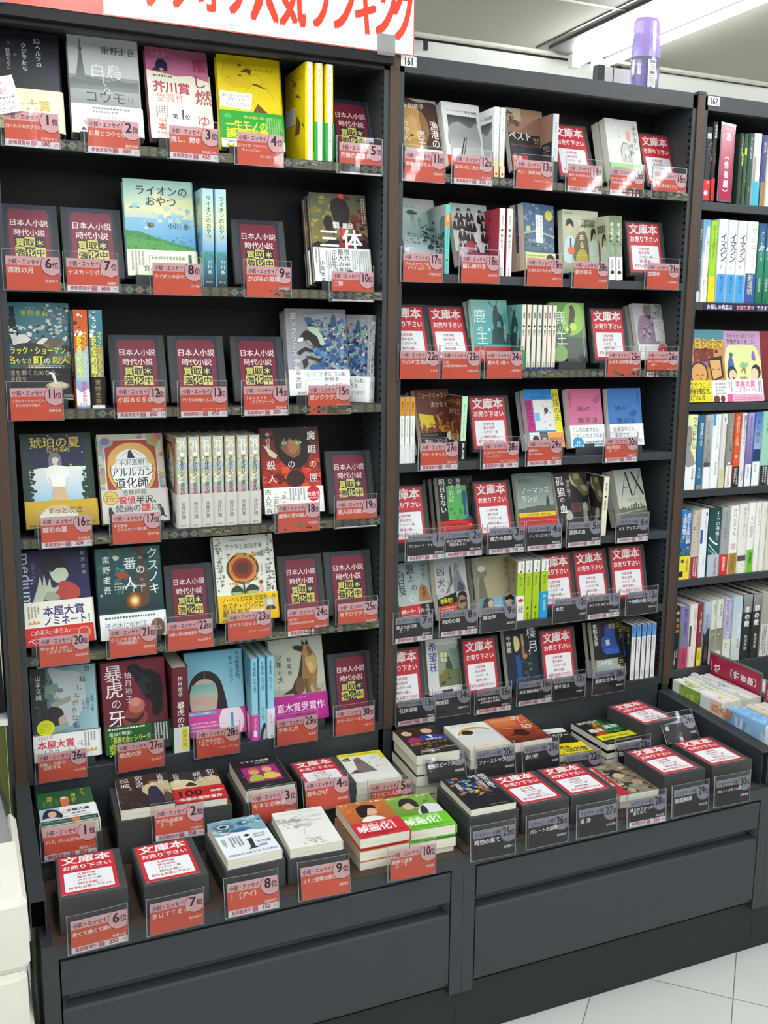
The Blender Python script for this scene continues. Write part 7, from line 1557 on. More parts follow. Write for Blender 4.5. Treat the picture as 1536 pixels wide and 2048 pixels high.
CARDS_R = {11: (['漁港の肉子ちゃん'], '西加奈子', None), 12: (['女のいない男たち'], '村上春樹', 250), 13: (['ペスト（新潮文庫）'], 'アルベール・カミュ', None), 14: (['麦本三歩の好きなもの', '１巻'], '住野よる', 200), 15: (['あやかし草紙', '三島屋変調百物語伍之続'], '宮部みゆき', 250), 16: (['また、', '同じ夢を見ていた'], '住野よる', None),
           17: (['アイネクライネ', 'ナハトムジーク'], '伊坂幸太郎', None), 18: (['騙し絵の牙'], '塩田武士', None), 19: (['たゆたえども沈まず'], '原田マハ', None), 20: (['朝が来る'], '辻村深月', None), 21: (['金閣寺'], '三島由紀夫', None), 22: (['ツバキ文具店'], '小川糸', None), 23: (['三鬼', '三島屋変調百物語四之続'], '宮部みゆき', None),
           24: (['鹿の王 1巻～'], '上橋菜穂子', None), 25: (['いのちの停車場'], '南杏子', None), 26: (['わたしの幸せな結婚', '１巻～'], '顎木あくみ', 150), 27: (['ブロードキャスト'], '湊かなえ', 150), 28: (['ぼくはイエローでホワイトで', 'ちょっとブルー'], 'ブレイディみかこ', 200), 29: (['総理の夫', 'First Gentleman'], '原田マハ', 200), 30: (['鳩の撃退法', '上・下'], '佐藤正午', 250)}
CARDS_M = {1: (['マスカレード・ナイト'], '東野圭吾', 350), 2: (['昨日がなければ', '明日もない'], '宮部みゆき', 350), 3: (['魔力の胎動'], '東野圭吾', 250), 4: (['ノーマンズランド'], '誉田哲也', 250), 5: (['孤狼の血'], '柚月裕子', 150), 6: (['ＡＸ アックス'], '伊坂幸太郎', 150), 7: (['盤上の向日葵', '上・下'], '柚月裕子', 150),
           8: (['凶犬の眼'], '柚月裕子', 250), 9: (['罪の声'], '塩田武士', None), 10: (['本性'], '伊岡瞬', None), 11: (['ホワイトラビット'], '伊坂幸太郎', 150), 12: (['十角館の殺人'], '綾辻行人', None), 13: (['任侠浴場'], '今野敏', 150), 14: (['希望荘'], '宮部みゆき', None), 15: (['合理的にあり得ない', '上水流涼子の解明'], '柚月裕子', 150),
           16: (['棲月 隠蔽捜査７'], '今野敏', 150), 17: (['骨を追え'], '堂場瞬一', None), 18: (['素敵な日本人'], '東野圭吾', None), 19: (['危険なビーナス'], '東野圭吾', None), 20: (['ファーストラヴ'], '島本理生', None), 21: (['赤い砂'], '伊岡瞬', None), 22: (['白の'], '', None), 23: (['臨床真理'], '柚月裕子', None), 24: (['痣'], '伊岡瞬', None),
           25: (['時効の果て'], '堂場瞬一', None), 26: (['パレートの誤算'], '柚月裕子', None), 27: (['追 浄'], '月村了衛', None), 28: (['護られなかった', '者たちへ'], '中山七里', 250), 29: (['能面検事'], '中山七里', None), 30: (['タルト・タタンの夢'], '近藤史恵', None)}
CARDS_E = {1: (['そして、バトンは渡された'], '瀬尾まいこ', 250), 2: (['かがみの孤城', '上・下'], '辻村深月', 250), 3: (['キネマの神様'], '原田マハ', None), 4: (['おもかげ'], '浅田次郎', None), 5: (['コンビニ人間'], '村田沙耶香', None), 6: (['青くて痛くて脆い'], '住野よる', 250), 7: (['ＢＵＴＴＥＲ'], '柚木麻子', None), 8: (['ｉ（アイ）'], '西加奈子', 150), 9: (['ＪＲ上野駅公園口'], '柳美里', None), 10: (['蜜蜂と遠雷', '上・下'], '恩田陸', None)}


def lrow(n):
    return 0 if n <= 5 else 1 if n <= 10 else 2 if n <= 15 else 3 if n <= 19 else 4 if n <= 25 else 5


def rrow(n):
    return 0 if n <= 16 else 1 if n <= 21 else 2 if n <= 26 else 3


def mrow(n):
    return 4 if n <= 6 else 5 if n <= 12 else 6


RJ = random.Random(7)
for st, tab, rows, cs, where in (('L', CARDS_L, lrow, LSH, 'left'), ('R', CARDS_R, rrow, RSH, 'middle'), ('M', CARDS_M, mrow, RSH, 'middle')):
    for n, (lines, au, pr) in tab.items():
        k = st + str(n)
        if k not in CARD:
            continue
        x, z = CARD[k]
        colr = 'black' if st == 'M' else 'orange'
        price_card('M' if st == 'M' else 'E', n, lines, au, pr, '%s price card reading %d位 on the %s bookcase %s' % (colr, n, where, cs[rows(n)]), x, -.0062, z, RJ.uniform(-.004, .012), RJ.uniform(-.02, .02),
                   'price cards along the shelf edges')
for k, (x, y, z, ti, ya) in TCARD.items():
    n = int(k[1:])
    lines, au, pr = (CARDS_E if k[0] == 'E' else CARDS_M)[n]
    price_card(k[0], n, lines, au, pr, '%s price card reading %d位 at the %s bookcase tray' % (('orange', n, 'left') if k[0] == 'E' else ('black', n, 'middle')), x, y - .001, z, ti, ya, 'price cards on the trays')
# a handwritten note on the first card
t = thing('handwritten_note', 'handwritten award note taped over the first orange card, top shelf', 'note')
t.matrix_world = pose(-.812, -.0125, 1.843, .02, 0) @ Matrix.Rotation(-.25, 4, 'Y')
g = Geo(); g.box(-.06, -.0003, 0, .06, .0003, .062, 'print', 'f3f1dc')
Art(g, (-.06, -.0003, 0), (1, 0, 0), (0, 0, 1), (0, -1, 0), .12, .062).run([('t', .52, .8, .075, '55554c', '本屋大賞', 'l', 0), ('t', .45, .54, .10, 'c8605c', '受賞決定!!', 'l', 0, .9), ('k', .6, .38, .95, .46, 1, '8a8a9a'), ('t', .42, .22, .062, '55556a', '「52ヘルツのクジラたち」', 'l', 0, .8, .55), ('t', .42, .06, .062, '55556a', 'おめでとうございます', 'l', 0, .8, .55)])
g.obj('paper', t)

# ---- face-out books and boxes
ROWKEYS = {}
for rw, ks in {'L0': 'kujira hakucho oshi yellow dN5', 'L1': 'dN6 dN7 lion dN9 santai', 'L2': 'showman dN12 dN13 dN14 socrates', 'L3': 'kohaku arle magan dN19', 'L4': 'medium kusunoki dN22 klara dN24 dN25', 'L5': 'jiten bouko kim dog dN30',
               'R0': 'nikuko onna peste dR14 ayakashi dR16', 'R1': 'eine damashi tayuta asa dR21', 'R2': 'dR22 dR23 shika1 shika2 dR25 kekkon', 'R3': 'broad dR28 souri hatop hatob', 'R4': 'dM1 kinou dM3 noman korou ax', 'R5': 'banjo kyouken tsumi dM10 dM11 dM12', 'R6': 'dM13 kibou dM15 seigetsu dM17 suteki'}.items():
    for k in ks.split():
        ROWKEYS[k] = rw
STACK = {'santai': 1, 'socrates': 1, 'onna': 1, 'ayakashi': 1, 'tayuta': 1, 'shika1': 1, 'kekkon': 1, 'broad': 2, 'souri': 1, 'kinou': 2, 'ax': 1, 'kyouken': 1, 'tsumi': 1, 'kibou': 1, 'suteki': 1, 'seigetsu': 0}
for k, (x, y, z, ti, ya, w, h) in FACE.items():
    case, row = ROWKEYS[k][0], int(ROWKEYS[k][1])
    zs = SHELF[case][row] + BT
    where = '%s of %s bookcase' % ((LSH if case == 'L' else RSH)[row], 'left' if case == 'L' else 'middle')
    Mx = pose(x, y, z, ti, ya)
    if k[0] == 'd' and k[1] in 'NRM' and k[2:].isdigit():
        n = int(k[2:])
        red = k[1] != 'N'
        colr = 'black' if k[1] == 'M' else 'orange'
        T = .016
        dbox('red' if red else 'navy', 'dark display box with %s placard behind %s card %d位, %s' % ('red' if red else 'maroon', colr, n, 'middle bookcase' if red else 'left bookcase'), Mx, w, h, T, 'red placard boxes' if red else 'maroon placard boxes')
        stand('stand under the %s placard box behind %s card %d位, %s' % ('red' if red else 'maroon', colr, n, 'middle bookcase' if red else 'left bookcase'), x, y, z, zs, ti, ya, w, T)
        continue
    d = D[k]
    T = d['t']
    book(k, fit16('%s, face out on %s' % (d['desc'], where), '%s, face out, %s' % (d['desc'], where.split(' of ')[0]), '%s, face out' % d['desc']), Mx @ Matrix.Translation((-w / 2, 0, 0)), None, round(w, 4), round(h, 4), T)
    nb = STACK.get(k, 0)
    dt = 0
    for i in range(nb):
        gap = .0060 if d['obi'] else .0009
        dt += T + gap
        book(k, fit16('%s copy behind the face-out %s, %s' % ('second' if i == 0 else 'third', SHORT[k], where), '%s copy behind the face-out %s' % ('second' if i == 0 else 'third', SHORT[k])), Mx @ Matrix.Translation((-w / 2 - .002 * (i + 1), dt, 0)), 'copies behind face-out books', round(w, 4), round(h, 4), T)
    stand(fit16('dark grey stand holding the %s, %s' % (SHORT[k], where), 'dark grey stand holding the %s' % SHORT[k]), x, y, z, zs, ti, ya, w, dt + T + (.0036 if d['obi'] else .0012))


# ---- books standing spine out
def spine_out(key, label, x, zs, group, y=.004, lean=0.0, t=None, h=None, w=None, twist=0.0, band=True):
    d = D[key]
    sw, sh = SIZE[d['kind']]
    w = w or sw
    m = Matrix.Translation((x, y + w, zs + .0004)) @ Matrix.Rotation(lean, 4, 'Y') @ Matrix.Rotation(-math.pi / 2 + twist, 4, 'Z')
    return book(key, label, m, group, w, h, t, band)


ORD = ('first', 'second', 'third', 'fourth', 'fifth', 'sixth', 'seventh')


def spines(keys, xs, zs, where, group, desc, lean=0.0, h=None, bare=()):
    n = len(keys)
    for i, (k, x) in enumerate(zip(keys, xs)):
        nxt = xs[i + 1] - x if i + 1 < n else None
        nm = desc or SHORT.get(k) or D[k]['desc']
        lb = '%s, spine out, %s from left on %s' % (nm, ORD[i], where) if n > 1 else '%s, spine out on %s' % (nm, where)
        spine_out(k, lb, x, zs, group, lean=lean, h=h, band=i not in bare)


LS = lambda i: SHELF['L'][i] + BT
RS = lambda i: SHELF['R'][i] + BT
spines(['yellow'] * 3, (-.2065, -.1855, -.1632), LS(0), 'left bookcase top shelf', 'yellow hardcovers spine out', 'bright yellow hardcover with white spine', bare=(0,))
spines(['lion'] * 2, (-.4250, -.3985), LS(1), 'left bookcase second shelf', 'sky blue hardcovers spine out', 'sky blue hardcover', bare=(0, 1))
spines(['showman_b'], (-.6810,), LS(2), 'third shelf of left bookcase', None, 'orange and sky blue spined playing-card hardcover')
spines(['showman'], (-.6522,), LS(2), 'third shelf, beside the orange spined one', None, 'teal and yellow playing-card hardcover')
spines(['arle'] * 7, (-.4890, -.4630, -.4378, -.4128, -.3870, -.3605, -.3345), LS(3), 'left bookcase fourth shelf', 'harlequin hardcovers spine out', 'harlequin patterned hardcover')
spines(['bouko'], (-.5120,), LS(5), 'lowest shelf of left bookcase', None, 'thick dark crimson hardcover with yellow-lettered white band')
spines(['kim', 'kim_plain', 'kim_white'], (-.3384, -.3201, -.3015), LS(5), 'left bookcase lowest shelf', 'light blue hardcovers spine out', None)
m = Matrix.Translation((-.0625, .0120, LS(2) + .0006)) @ Matrix.Rotation(.03, 4, 'Y') @ Matrix.Rotation(-math.radians(52), 4, 'Z') @ Matrix.Translation((-.131, 0, 0))
book('socrates', 'silver grey crowd-cover hardcover standing angled at the right end, third shelf', m, None, t=.029)
spines(['onna'] * 2, (.2340, .2492), RS(0), 'middle bookcase top shelf', 'white paperbacks spine out', 'white paperback with grey sky cover')
spines(['peste'], (.3850,), RS(0), 'top shelf of middle bookcase', None, 'brown and black paperback with grey spine')
spines(['eine'], (.1170,), RS(1), 'second shelf of middle bookcase', None, 'misty green paperback with turquoise and orange spine')
spines(['damashi_r'] * 2, (.2535, .2735), RS(1), 'middle bookcase second shelf', 'crimson paperbacks spine out', 'crimson paperback with white spine')
spines(['asa'] * 2, (.5590, .5795), RS(1), 'middle bookcase second shelf', 'leaning olive photo paperbacks', 'olive photo paperback leaning left', lean=-.075)
spines(['shika_g'] + ['shika_s'] * 6, (.3210, .3352, .3495, .3640, .3790, .3915, .4045), RS(2), 'middle bookcase third shelf', 'peach spined paperbacks', None)
spines(['kekkon'] * 3, (.0010, .0143, .0275) if False else (.0128, .0258, .0388), RS(3), 'middle bookcase fourth shelf', 'orange-topped white spined paperbacks', 'white spined paperback with orange top')
spines(['broad'], (.1650,), RS(3), 'fourth shelf of middle bookcase', None, 'maroon paperback with mint green spine', lean=.03)
spines(['korou'], (.5690,), RS(4), 'fifth shelf of middle bookcase', None, 'black paperback with a cream spine', lean=.03)
spines(['tsumi_r', 'tsumi_s', 'tsumi_s', 'tsumi_b'], (.3325, .3545, .3767, .4005), RS(5), 'middle bookcase sixth shelf', 'lime green spined paperbacks', None)
spines(['suteki_s'] * 5, (.6850, .7010, .7175, .7338, .7500), RS(6), 'middle bookcase lowest shelf', 'white and blue spined paperbacks', None)

# ---- trays: flat books, boxes
FLATS = {'1': ('baton', 1), '2a': ('kagami_a', 1), '2b': ('kagami_b', 1), '3': ('kinema', 1), '5': ('konbini', 5), '8': ('i_book', 1), '9': ('jr', 1), '10a': ('mitsu_a', 3), '10b': ('mitsu_b', 3),
         '19': ('venus', 5), '20': ('first', 2), '21': ('akasuna', 1), '22': ('nineteen', 2), '23': ('shinri', 4), '25': ('jikou', 1), '28': ('mamora', 2)}
for k, (x, y, z, ti, ya, w, h) in FLAT.items():
    side = 'left' if (k[0] != 'd' and k.rstrip('ab').isdigit() and int(k.rstrip('ab')) <= 10) or k in ('d4', 'd6', 'd7') else 'middle'
    if k[0] == 'd':
        n = int(k[1:])
        front = y < -.3
        w, h = (.116, .146) if front else (.108, .142)
        hz = z - TRZ
        colr = 'orange' if side == 'left' else 'black'
        m = Matrix.Translation((x, y, z)) @ Matrix.Rotation(ya, 4, 'Z') @ Matrix.Rotation(-math.pi / 2, 4, 'X')
        dbox('red', 'dark box with red placard lying behind %s card %d位, %s bookcase tray' % (colr, n, side), m, w, h, hz, 'red placard boxes on the trays')
        continue
    key, n = FLATS[k]
    d = D[key]
    T = d['t']
    W, H = .1055, .149
    ob_ = .0052 if d['obi'] else .0003
    zt = z
    for i in range(n):
        jx, jy, ja = (0, 0, 0) if i == 0 else (RJ.uniform(-.003, .003), RJ.uniform(-.003, .003), RJ.uniform(-.02, .02))
        zz = zt - i * (T + .0006) - (ob_ if i else 0)
        m = Matrix.Translation((x + jx, y + jy, zz)) @ Matrix.Rotation(ya + ja, 4, 'Z') @ Matrix.Rotation(-math.pi / 2, 4, 'X') @ Matrix.Translation((-W / 2, 0, 0))
        if i == 0:
            lb = fit16('%s, lying flat%s' % (d['desc'], ' on top of its pile' if n > 1 else ' on a dark riser'), '%s, lying flat on tray' % d['desc'], '%s lying flat%s' % (SHORT[key], ' on top of its pile' if n > 1 else ' on a dark riser'))
        else:
            lb = '%s down in the pile under the %s' % (('second', 'third', 'fourth', 'fifth')[i - 1] + ' book', SHORT[key])
        book(key, lb, m, 'piled tray paperbacks' if n > 1 else None, W, H, T, band=(i == 0))
    zb = zt - (n - 1) * (T + .0006) - (ob_ if n > 1 else 0) - T - (.0027 if d['obi'] else .0004)
    if k == '2b':
        continue
    if zb - TRZ > .012:
        g = Geo()
        ww, dd = (.116, .152)
        cx = x
        if k == '2a':
            ww, cx = .226, x + .0525
        if k in ('19', '22', '23'):
            ww = .104
        g.bevel_box(-ww / 2, -.002, 0, ww / 2, dd, zb - TRZ, .0012, 'box')
        o = g.obj('riser_box')
        o.location = (cx, y, TRZ)
        o.rotation_euler = (0, 0, ya * .6)
        tag(o, 'dark grey card riser box under the %s' % SHORT[key], 'riser box', 'riser boxes on the trays')

# ================================================================== RIGHT BOOKCASE BOOKS
XS = lambda i: SHELF['X'][i] + BT


def plain_spine(name, col, ops, label, x0, x1, zs, ztop, kind='H', lean=0.0, group=None):
    ops = [(o[0], o[1], o[2], min(o[3] * 1.4, .78, .80 * (ztop - zs) / (x1 - x0) / len(o[5]) * max(.35, (o[2] - (.36 if o[2] > .5 else .02))) / max(.5, (o[7] if len(o) > 7 else 1)))) + tuple(o[4:]) if o[0] == 'v' else o for o in ops]
    design(name, label, col, kind, x1 - x0, [('r', 0, 0, 1, 1, col)], ops)
    spine_out(name, label, x0, zs, group, y=.004, lean=lean, t=round(x1 - x0 - .0006, 4), h=ztop - zs)


R162 = [
    # row, x0, x1, top z, cover, spine ops, description
    (0, .8245, .8485, 1.972, '26262a', [('v', .5, .92, .5, 'eaeaea', '雅', 2), ('n', 401, 10, 0, .55, 1, .8, .12, ['55565c', '8a8c90', '2e2c30']), ('r', 0, .02, 1, .30, 'd22c28'), ('e', .4, .12, .3, .3, 'e6d4d6'), ('v', .6, .28, .2, 'f4ecec', '罪', 1)], 'black hardcover with red lower band at the left end'),
    (0, .8490, .8630, 1.985, '2a2a2c', [('v', .5, .97, .62, 'dcdcdc', '相場英雄', 1, 1), ('v', .5, .62, .9, 'b8703c', 'クジ引', 1, 1), ('r', 0, .02, 1, .30, 'c82c2a')], 'black and brown lettered hardcover beside the crimson divider'),
    (0, .9345, .9485, 1.966, '2f3f34', [('v', .5, .95, .34, 'd8dccc', 'アミの会と森の物語', 0, 1), ('r', .6, .55, 1, .72, 'c8d42c')], 'dark green hardcover with pale vertical lettering'),
    (0, .9490, .9620, 1.966, '35583c', [('r', .0, .7, .6, .8, 'c8d42c'), ('n', 402, 8, 0, .1, 1, .6, .2, ['6a8a3c', '2c4a30'])], 'mid green hardcover with a yellow square'),
    (0, .9625, .9790, 1.968, '2e5040', [('v', .5, .95, .36, 'dfe6dc', 'みどりの猫の物語', 0, 1), ('v', .5, .25, .3, 'c0cabc', '村山', 0, 1)], 'deep green hardcover with a white title'),
    (0, .9800, 1.0060, 1.970, 'e4e8e4', [('r', 0, 0, 1, .34, '3fb0c8'), ('v', .7, .93, .3, '9a9ca4', 'ソロモン', 0, 1), ('r', 0, .34, .3, .68, 'a09a98')], 'white hardcover with turquoise lower band'),
    (0, 1.0065, 1.0240, 1.968, '4a4a80', [('r', 0, 0, 1, .34, '9a7a4c'), ('v', .5, .9, .45, 'd8d8e0', '夜の声', 0, 1)], 'violet hardcover with brown lower band'),
    (1, .8235, .8365, 1.750, '4c5054', [('v', .5, .9, .5, 'dcdcdc', '闇の底へ', 0, 1), ('n', 403, 14, 0, .2, 1, .6, .2, ['7a7d80', '3a3c40', '9a9c9c']), ('r', 0, 0, 1, .13, 'd4d8d8')], 'grey photographic hardcover at the left end'),
    (1, .8370, .8595, 1.754, 'c8dce8', [('g', 0, .6, 1, 1, '5f9fd0', '8fc0dc'), ('s', [(.2, .3), (.4, .86), (.9, .86), (.9, .3)], 'eef2f2'), ('v', .65, .82, .3, '5a6068', 'この橋をわたって', 0, .9), ('r', 0, 0, 1, .3, 'f0eeea'), ('k', .3, .05, .8, .28, 2, 'd89a88', 1)], 'sky blue and white hardcover'),
    (1, .8600, .8840, 1.752, '9fd02c', [('v', .5, .95, .38, '4a6a18', '倒れるときは前のめり', 0, .75), ('r', 0, 0, 1, .32, 'ecd428'), ('v', .6, .28, .25, 'b89a1c', '有川浩', 0, 1)], 'lime green hardcover with yellow band'),
    (1, .8860, .9165, 1.758, 'e6ecec', [('v', .55, .84, .62, '4a5478', 'イマジン', 2, .82), ('t', .5, .40, .5, '5a6068', '？', 'c', 1), ('r', 0, .0, 1, .345, '4a9fdc'), ('v', .55, .33, .30, '1c4a78', '有川ひろ', 1, 1)], 'white hardcover with bright blue band, first of three'),
    (1, .9170, .9475, 1.757, 'e6ecec', None, 'white hardcover with bright blue band, second of three'),
    (1, .9480, .9780, 1.757, 'e6ecec', None, 'white hardcover with bright blue band, third of three'),
    (1, .9785, 1.0150, 1.757, 'ecebe2', [('v', .62, .92, .36, '9a9c96', '空の中', 0, 1.2), ('v', .62, .58, .2, 'b0b0aa', '有川浩', 0, 1), ('r', 0, 0, 1, .37, '34569c'), ('v', .5, .36, .46, 'd0cca0', '新境地', 1, .9)], 'cream hardcover with navy band and gold lettering'),
    (1, 1.0155, 1.0400, 1.754, '1f6a5c', [('g', 0, .62, 1, 1, '2c4a8a', '3f7a8a'), ('g', 0, 0, 1, .62, '2a8a70', '0f6a48'), ('l', [(.1, .66), (.5, .73), (.9, .70)], .2, 'b8d8d8'), ('v', .5, .9, .42, 'e4eeea', 'アンとぼくら', 0, 1.1), ('v', .5, .32, .3, 'd8e4dc', '石田衣良', 0, 1)], 'green and blue gradient hardcover, left of its twin'),
    (1, 1.0405, 1.0640, 1.754, '1f6a5c', 'prev', 'green and blue gradient hardcover, right of its twin'),
    (3, .8235, .8610, 1.270, 'e9ecb4', [('g', 0, 0, 1, .34, 'f4f5f6', 'eef0f2'), ('s', [(0, .34), (0, .8), (.3, .84), (.5, .7), (.4, .55), (.7, .45), (.9, .36), (.9, .34)], '9a928e'), ('l', [(.0, .8), (.4, .84), (.6, .72), (.4, .6), (.1, .62)], .04, '4a4644'), ('v', .70, .97, .36, '2c2c28', 'ワカタケル', 0, 1.12), ('v', .72, .3, .17, '55565a', '池澤夏樹', 0, 1)], 'thick pale lime hardcover with horse sketch, leftmost'),
    (3, .8615, .8830, 1.268, '2f6a92', [('v', .5, .9, .46, 'd8e8f0', '珈琲屋の人々', 1, .9), ('v', .5, .3, .4, 'b8d0dc', '池永陽', 0, 1), ('r', 0, 0, 1, .06, '8a8e94')], 'blue hardcover with white lettering'),
    (3, .8835, .9075, 1.268, 'a8adae', [('g', 0, .32, 1, 1, 'b4b8b8', '8a8f8e'), ('v', .4, .92, .3, '6a6e70', '伊坂幸太郎', 0, .8), ('l', [(.25, .52), (.5, .68), (.65, .52)], .05, '26282a'), ('l', [(.3, .38), (.75, .52)], .07, '26282a'), ('r', 0, .3, 1, .36, '4a4e4c'), ('r', 0, 0, 1, .3, 'eef0f2')], 'grey hardcover with tall serif letters and white band'),
    (3, .9080, .9375, 1.269, 'eff2f4', [('r', 0, .85, .3, 1, '3f9ad8'), ('v', .6, .96, .28, 'b0b4b8', 'クジラアタマの王様', 0, .95), ('v', .6, .36, .2, '6a6e74', '伊坂幸太郎', 0, 1)], 'white hardcover with a blue corner'),
    (3, .9380, .9575, 1.270, 'dcdad4', [('r', 0, .86, 1, 1, 'e4e4e0'), ('r', .4, .9, .6, .96, '55565a'), ('r', 0, 0, 1, .26, 'd4d0a4'), ('v', .5, .25, .3, 'b8b088', '伊集院静', 0, 1)], 'pale beige hardcover with an olive-cream band'),
    (3, .9580, .9825, 1.271, '8f8a84', [('v', .5, .87, .36, 'c8c4c0', 'ラビット', 0, 1.2), ('s', [(.5, .5), (.6, .58), (.75, .5)], '5a4a44'), ('r', 0, 0, 1, .30, 'eceae2'), ('k', .3, .04, .7, .28, 2, '8a8a86', 1), ('e', .5, .33, .2, .14, 'f0f0ea')], 'taupe hardcover with a rabbit-grey spine'),
    (3, .9830, 1.0070, 1.270, 'd9572e', [('v', .4, .97, .44, 'f4b08a', 'ああ狂おしの鳩', 2, .9), ('v', .75, .95, .2, '6a2414', '見習い警官', 1, 1), ('e', .4, .42, .2, .2, 'f0c0a4'), ('r', 0, 0, 1, .28, '22201f'), ('k', .2, .05, .8, .26, 3, 'd8d4d0', 1)], 'orange hardcover with black band'),
    (3, 1.0075, 1.0250, 1.271, 'e4e4ea', [('v', .5, .97, .5, '2f2c50', '裏切りのホワイトカード', 1, .74), ('v', .5, .22, .4, '55567a', '石田衣良', 0, .9)], 'pale lilac-white hardcover with navy lettering'),
    (3, 1.0255, 1.0485, 1.271, '8f82b8', [('g', 0, .3, 1, 1, 'a89ccc', '75669f'), ('v', .5, .95, .36, '3f3868', '池袋ウエストゲートパーク', 0, .8), ('r', 0, 0, 1, .3, 'eef0f2'), ('v', .5, .27, .3, '6a6e74', '石田衣良', 0, 1)], 'lavender hardcover with white band'),
    (3, 1.0490, 1.0770, 1.272, '4f82c0', [('g', 0, .34, 1, 1, '3f74c0', 'a8c0d8'), ('r', 0, .34, 1, .5, '2c3a70'), ('v', .5, .9, .4, '2a4a8a', '夜と彼女', 0, 1.2), ('r', 0, 0, 1, .33, 'f0f2f2'), ('v', .4, .3, .22, '55585c', '逸木裕', 0, 1)], 'blue dusk hardcover with white band'),
    (3, 1.0775, 1.1080, 1.274, '9accb4', [('v', .7, .96, .4, '2f4a40', '星月夜', 0, 1.2), ('r', 0, 0, 1, .27, '2c2e2c'), ('k', .3, .04, .9, .25, 2, 'd8d8d0', 1)], 'mint hardcover with black band'),
    (4, .8240, .8610, 1.020, '2468a8', [('g', 0, .45, 1, 1, '1f7ac0', '2a5aa0'), ('n', 404, 30, 0, .3, 1, .62, .12, ['7a8a4c', 'a89a4c', '4a5a3c', '2a3a34']), ('v', .3, .96, .3, 'f0f4f0', '上橋菜穂子', 1, .95), ('v', .7, .96, .3, 'f0f4f0', '鹿の王水底の橋', 1, .85), ('r', 0, 0, 1, .34, 'ecd83c'), ('e', .3, .27, .16, .16, '4a4c50'), ('v', .75, .32, .2, '6a5c1c', '上橋菜穂子', 0, .9), ('r', 0, .04, .4, .12, '26241c')], 'thick blue hardcover with yellow band at the left end'),
    (4, .8615, .8890, 1.018, 'c9bba8', [('v', .7, .95, .3, '8a6a54', '江戸の夢びらき', 0, .9), ('n', 405, 14, 0, .4, .5, 1, .08, ['4a3c34', '8a4a34', '6a5a4c']), ('r', 0, 0, 1, .32, '9a2c3a'), ('k', .3, .04, .9, .3, 2, 'e8d4d0', 1)], 'beige hardcover with dark red band'),
    (4, .8895, .9170, 1.020, 'e8ebee', [('r', 0, .5, .3, .7, '2a4f9c'), ('v', .65, .88, .26, '4a4e54', 'TOKYO REDUX', 0, .9), ('r', .6, .9, .8, .95, '4a4a4a'), ('v', .6, .3, .16, '9a9ea2', '下山迷宮', 0, 1)], 'white hardcover with a blue block'),
    (4, .9175, .9595, 1.022, '1f4a48', [('g', 0, .32, 1, 1, '1c3f44', '2a5c58'), ('l', [(0, .58), (.4, .5), (.8, .46)], .12, 'e0eeec'), ('l', [(0, .48), (.5, .38), (.9, .30)], .07, 'd0e4e0'), ('l', [(0, .4), (.6, .32)], .05, 'c0d8d4'), ('v', .72, .95, .3, 'e4ecea', '十三の海鳴り', 1, 1), ('r', 0, 0, 1, .32, 'b8c0cc'), ('v', .7, .28, .2, 'a04a58', '安部龍太郎', 1, .9)], 'dark teal hardcover with white wave strokes'),
    (4, .9600, .9900, 1.021, '9fa2a4', [('v', .5, .95, .34, '6a6266', 'イタリア幻想曲', 0, .95), ('r', 0, 0, 1, .31, 'd23030'), ('v', .5, .28, .3, 'f4e8e8', '内田康夫', 1, .9)], 'grey hardcover with red band'),
    (4, .9905, 1.0205, 1.023, 'edece6', [('v', .5, .96, .34, '4a4a44', '汚れちまった', 0, 1), ('v', .45, .46, .5, 'd8a0a8', '道', 2), ('r', 0, 0, 1, .31, 'a8843c'), ('v', .5, .27, .3, '6a5020', '内田康夫', 0, .9)], 'cream hardcover with ochre band'),
    (4, 1.0210, 1.0525, 1.026, 'e6e6dc', [('v', .6, .95, .3, '8a8a80', '黄泉から来た女', 0, 1), ('r', 0, .18, 1, .26, '5a4648'), ('n', 406, 8, 0, .02, 1, .16, .14, ['c8d0a8', '9aa87c', 'e0e0cc'])], 'ivory hardcover with a brown stripe'),
    (4, 1.0530, 1.0780, 1.028, 'eeeeea', [('v', .5, .8, .4, 'd0606c', '北の街物語', 1, .98), ('r', 0, 0, 1, .33, '6fc02c'), ('v', .6, .3, .34, '2c5a18', '内田康夫', 2, .8)], 'white hardcover with bright green band'),
    (4, 1.0785, 1.0990, 1.028, 'ecece6', [('v', .5, .93, .3, '9a9c96', '内館牧子すぐ死ぬ', 0, .9)], 'off-white hardcover with faint lettering'),
    (4, 1.0995, 1.1200, 1.028, 'e8e4d8', [('v', .5, .9, .3, 'c8a0a0', '春の庭', 0, 1)], 'cream hardcover with faint pink lettering'),
    (5, .8240, .8420, .757, '231d1c', [('e', .5, .92, .4, .3, 'c89a4c'), ('v', .5, .84, .62, 'e0812c', '帰去来', 2, 1.35), ('v', .7, .34, .3, 'd8d83c', '大沢在昌', 1, 1), ('k', .1, .04, .4, .3, 1, 'd8d4d0', 1)], 'black hardcover with orange lettering at the left end'),
    (5, .8425, .8730, .760, '7f74a8', [('v', .6, .96, .34, '33305f', '姥捨て山繁盛記', 1, .95), ('r', 0, 0, .2, .7, '6a8a5a'), ('r', 0, 0, 1, .32, 'b8405c'), ('v', .55, .26, .24, '7a1c34', '太田俊明', 1, .9)], 'purple hardcover with crimson band'),
    (5, .8735, .9025, .762, 'e2dfd4', [('v', .65, .95, .26, '8a8a80', '太田愛彼らは世界に', 0, .9), ('r', 0, .34, .25, .66, '4a4a4c'), ('r', 0, 0, .2, .34, 'e8c8c4'), ('v', .6, .2, .16, '9a9a90', '小学館', 0, 1)], 'off-white hardcover with grey lettering'),
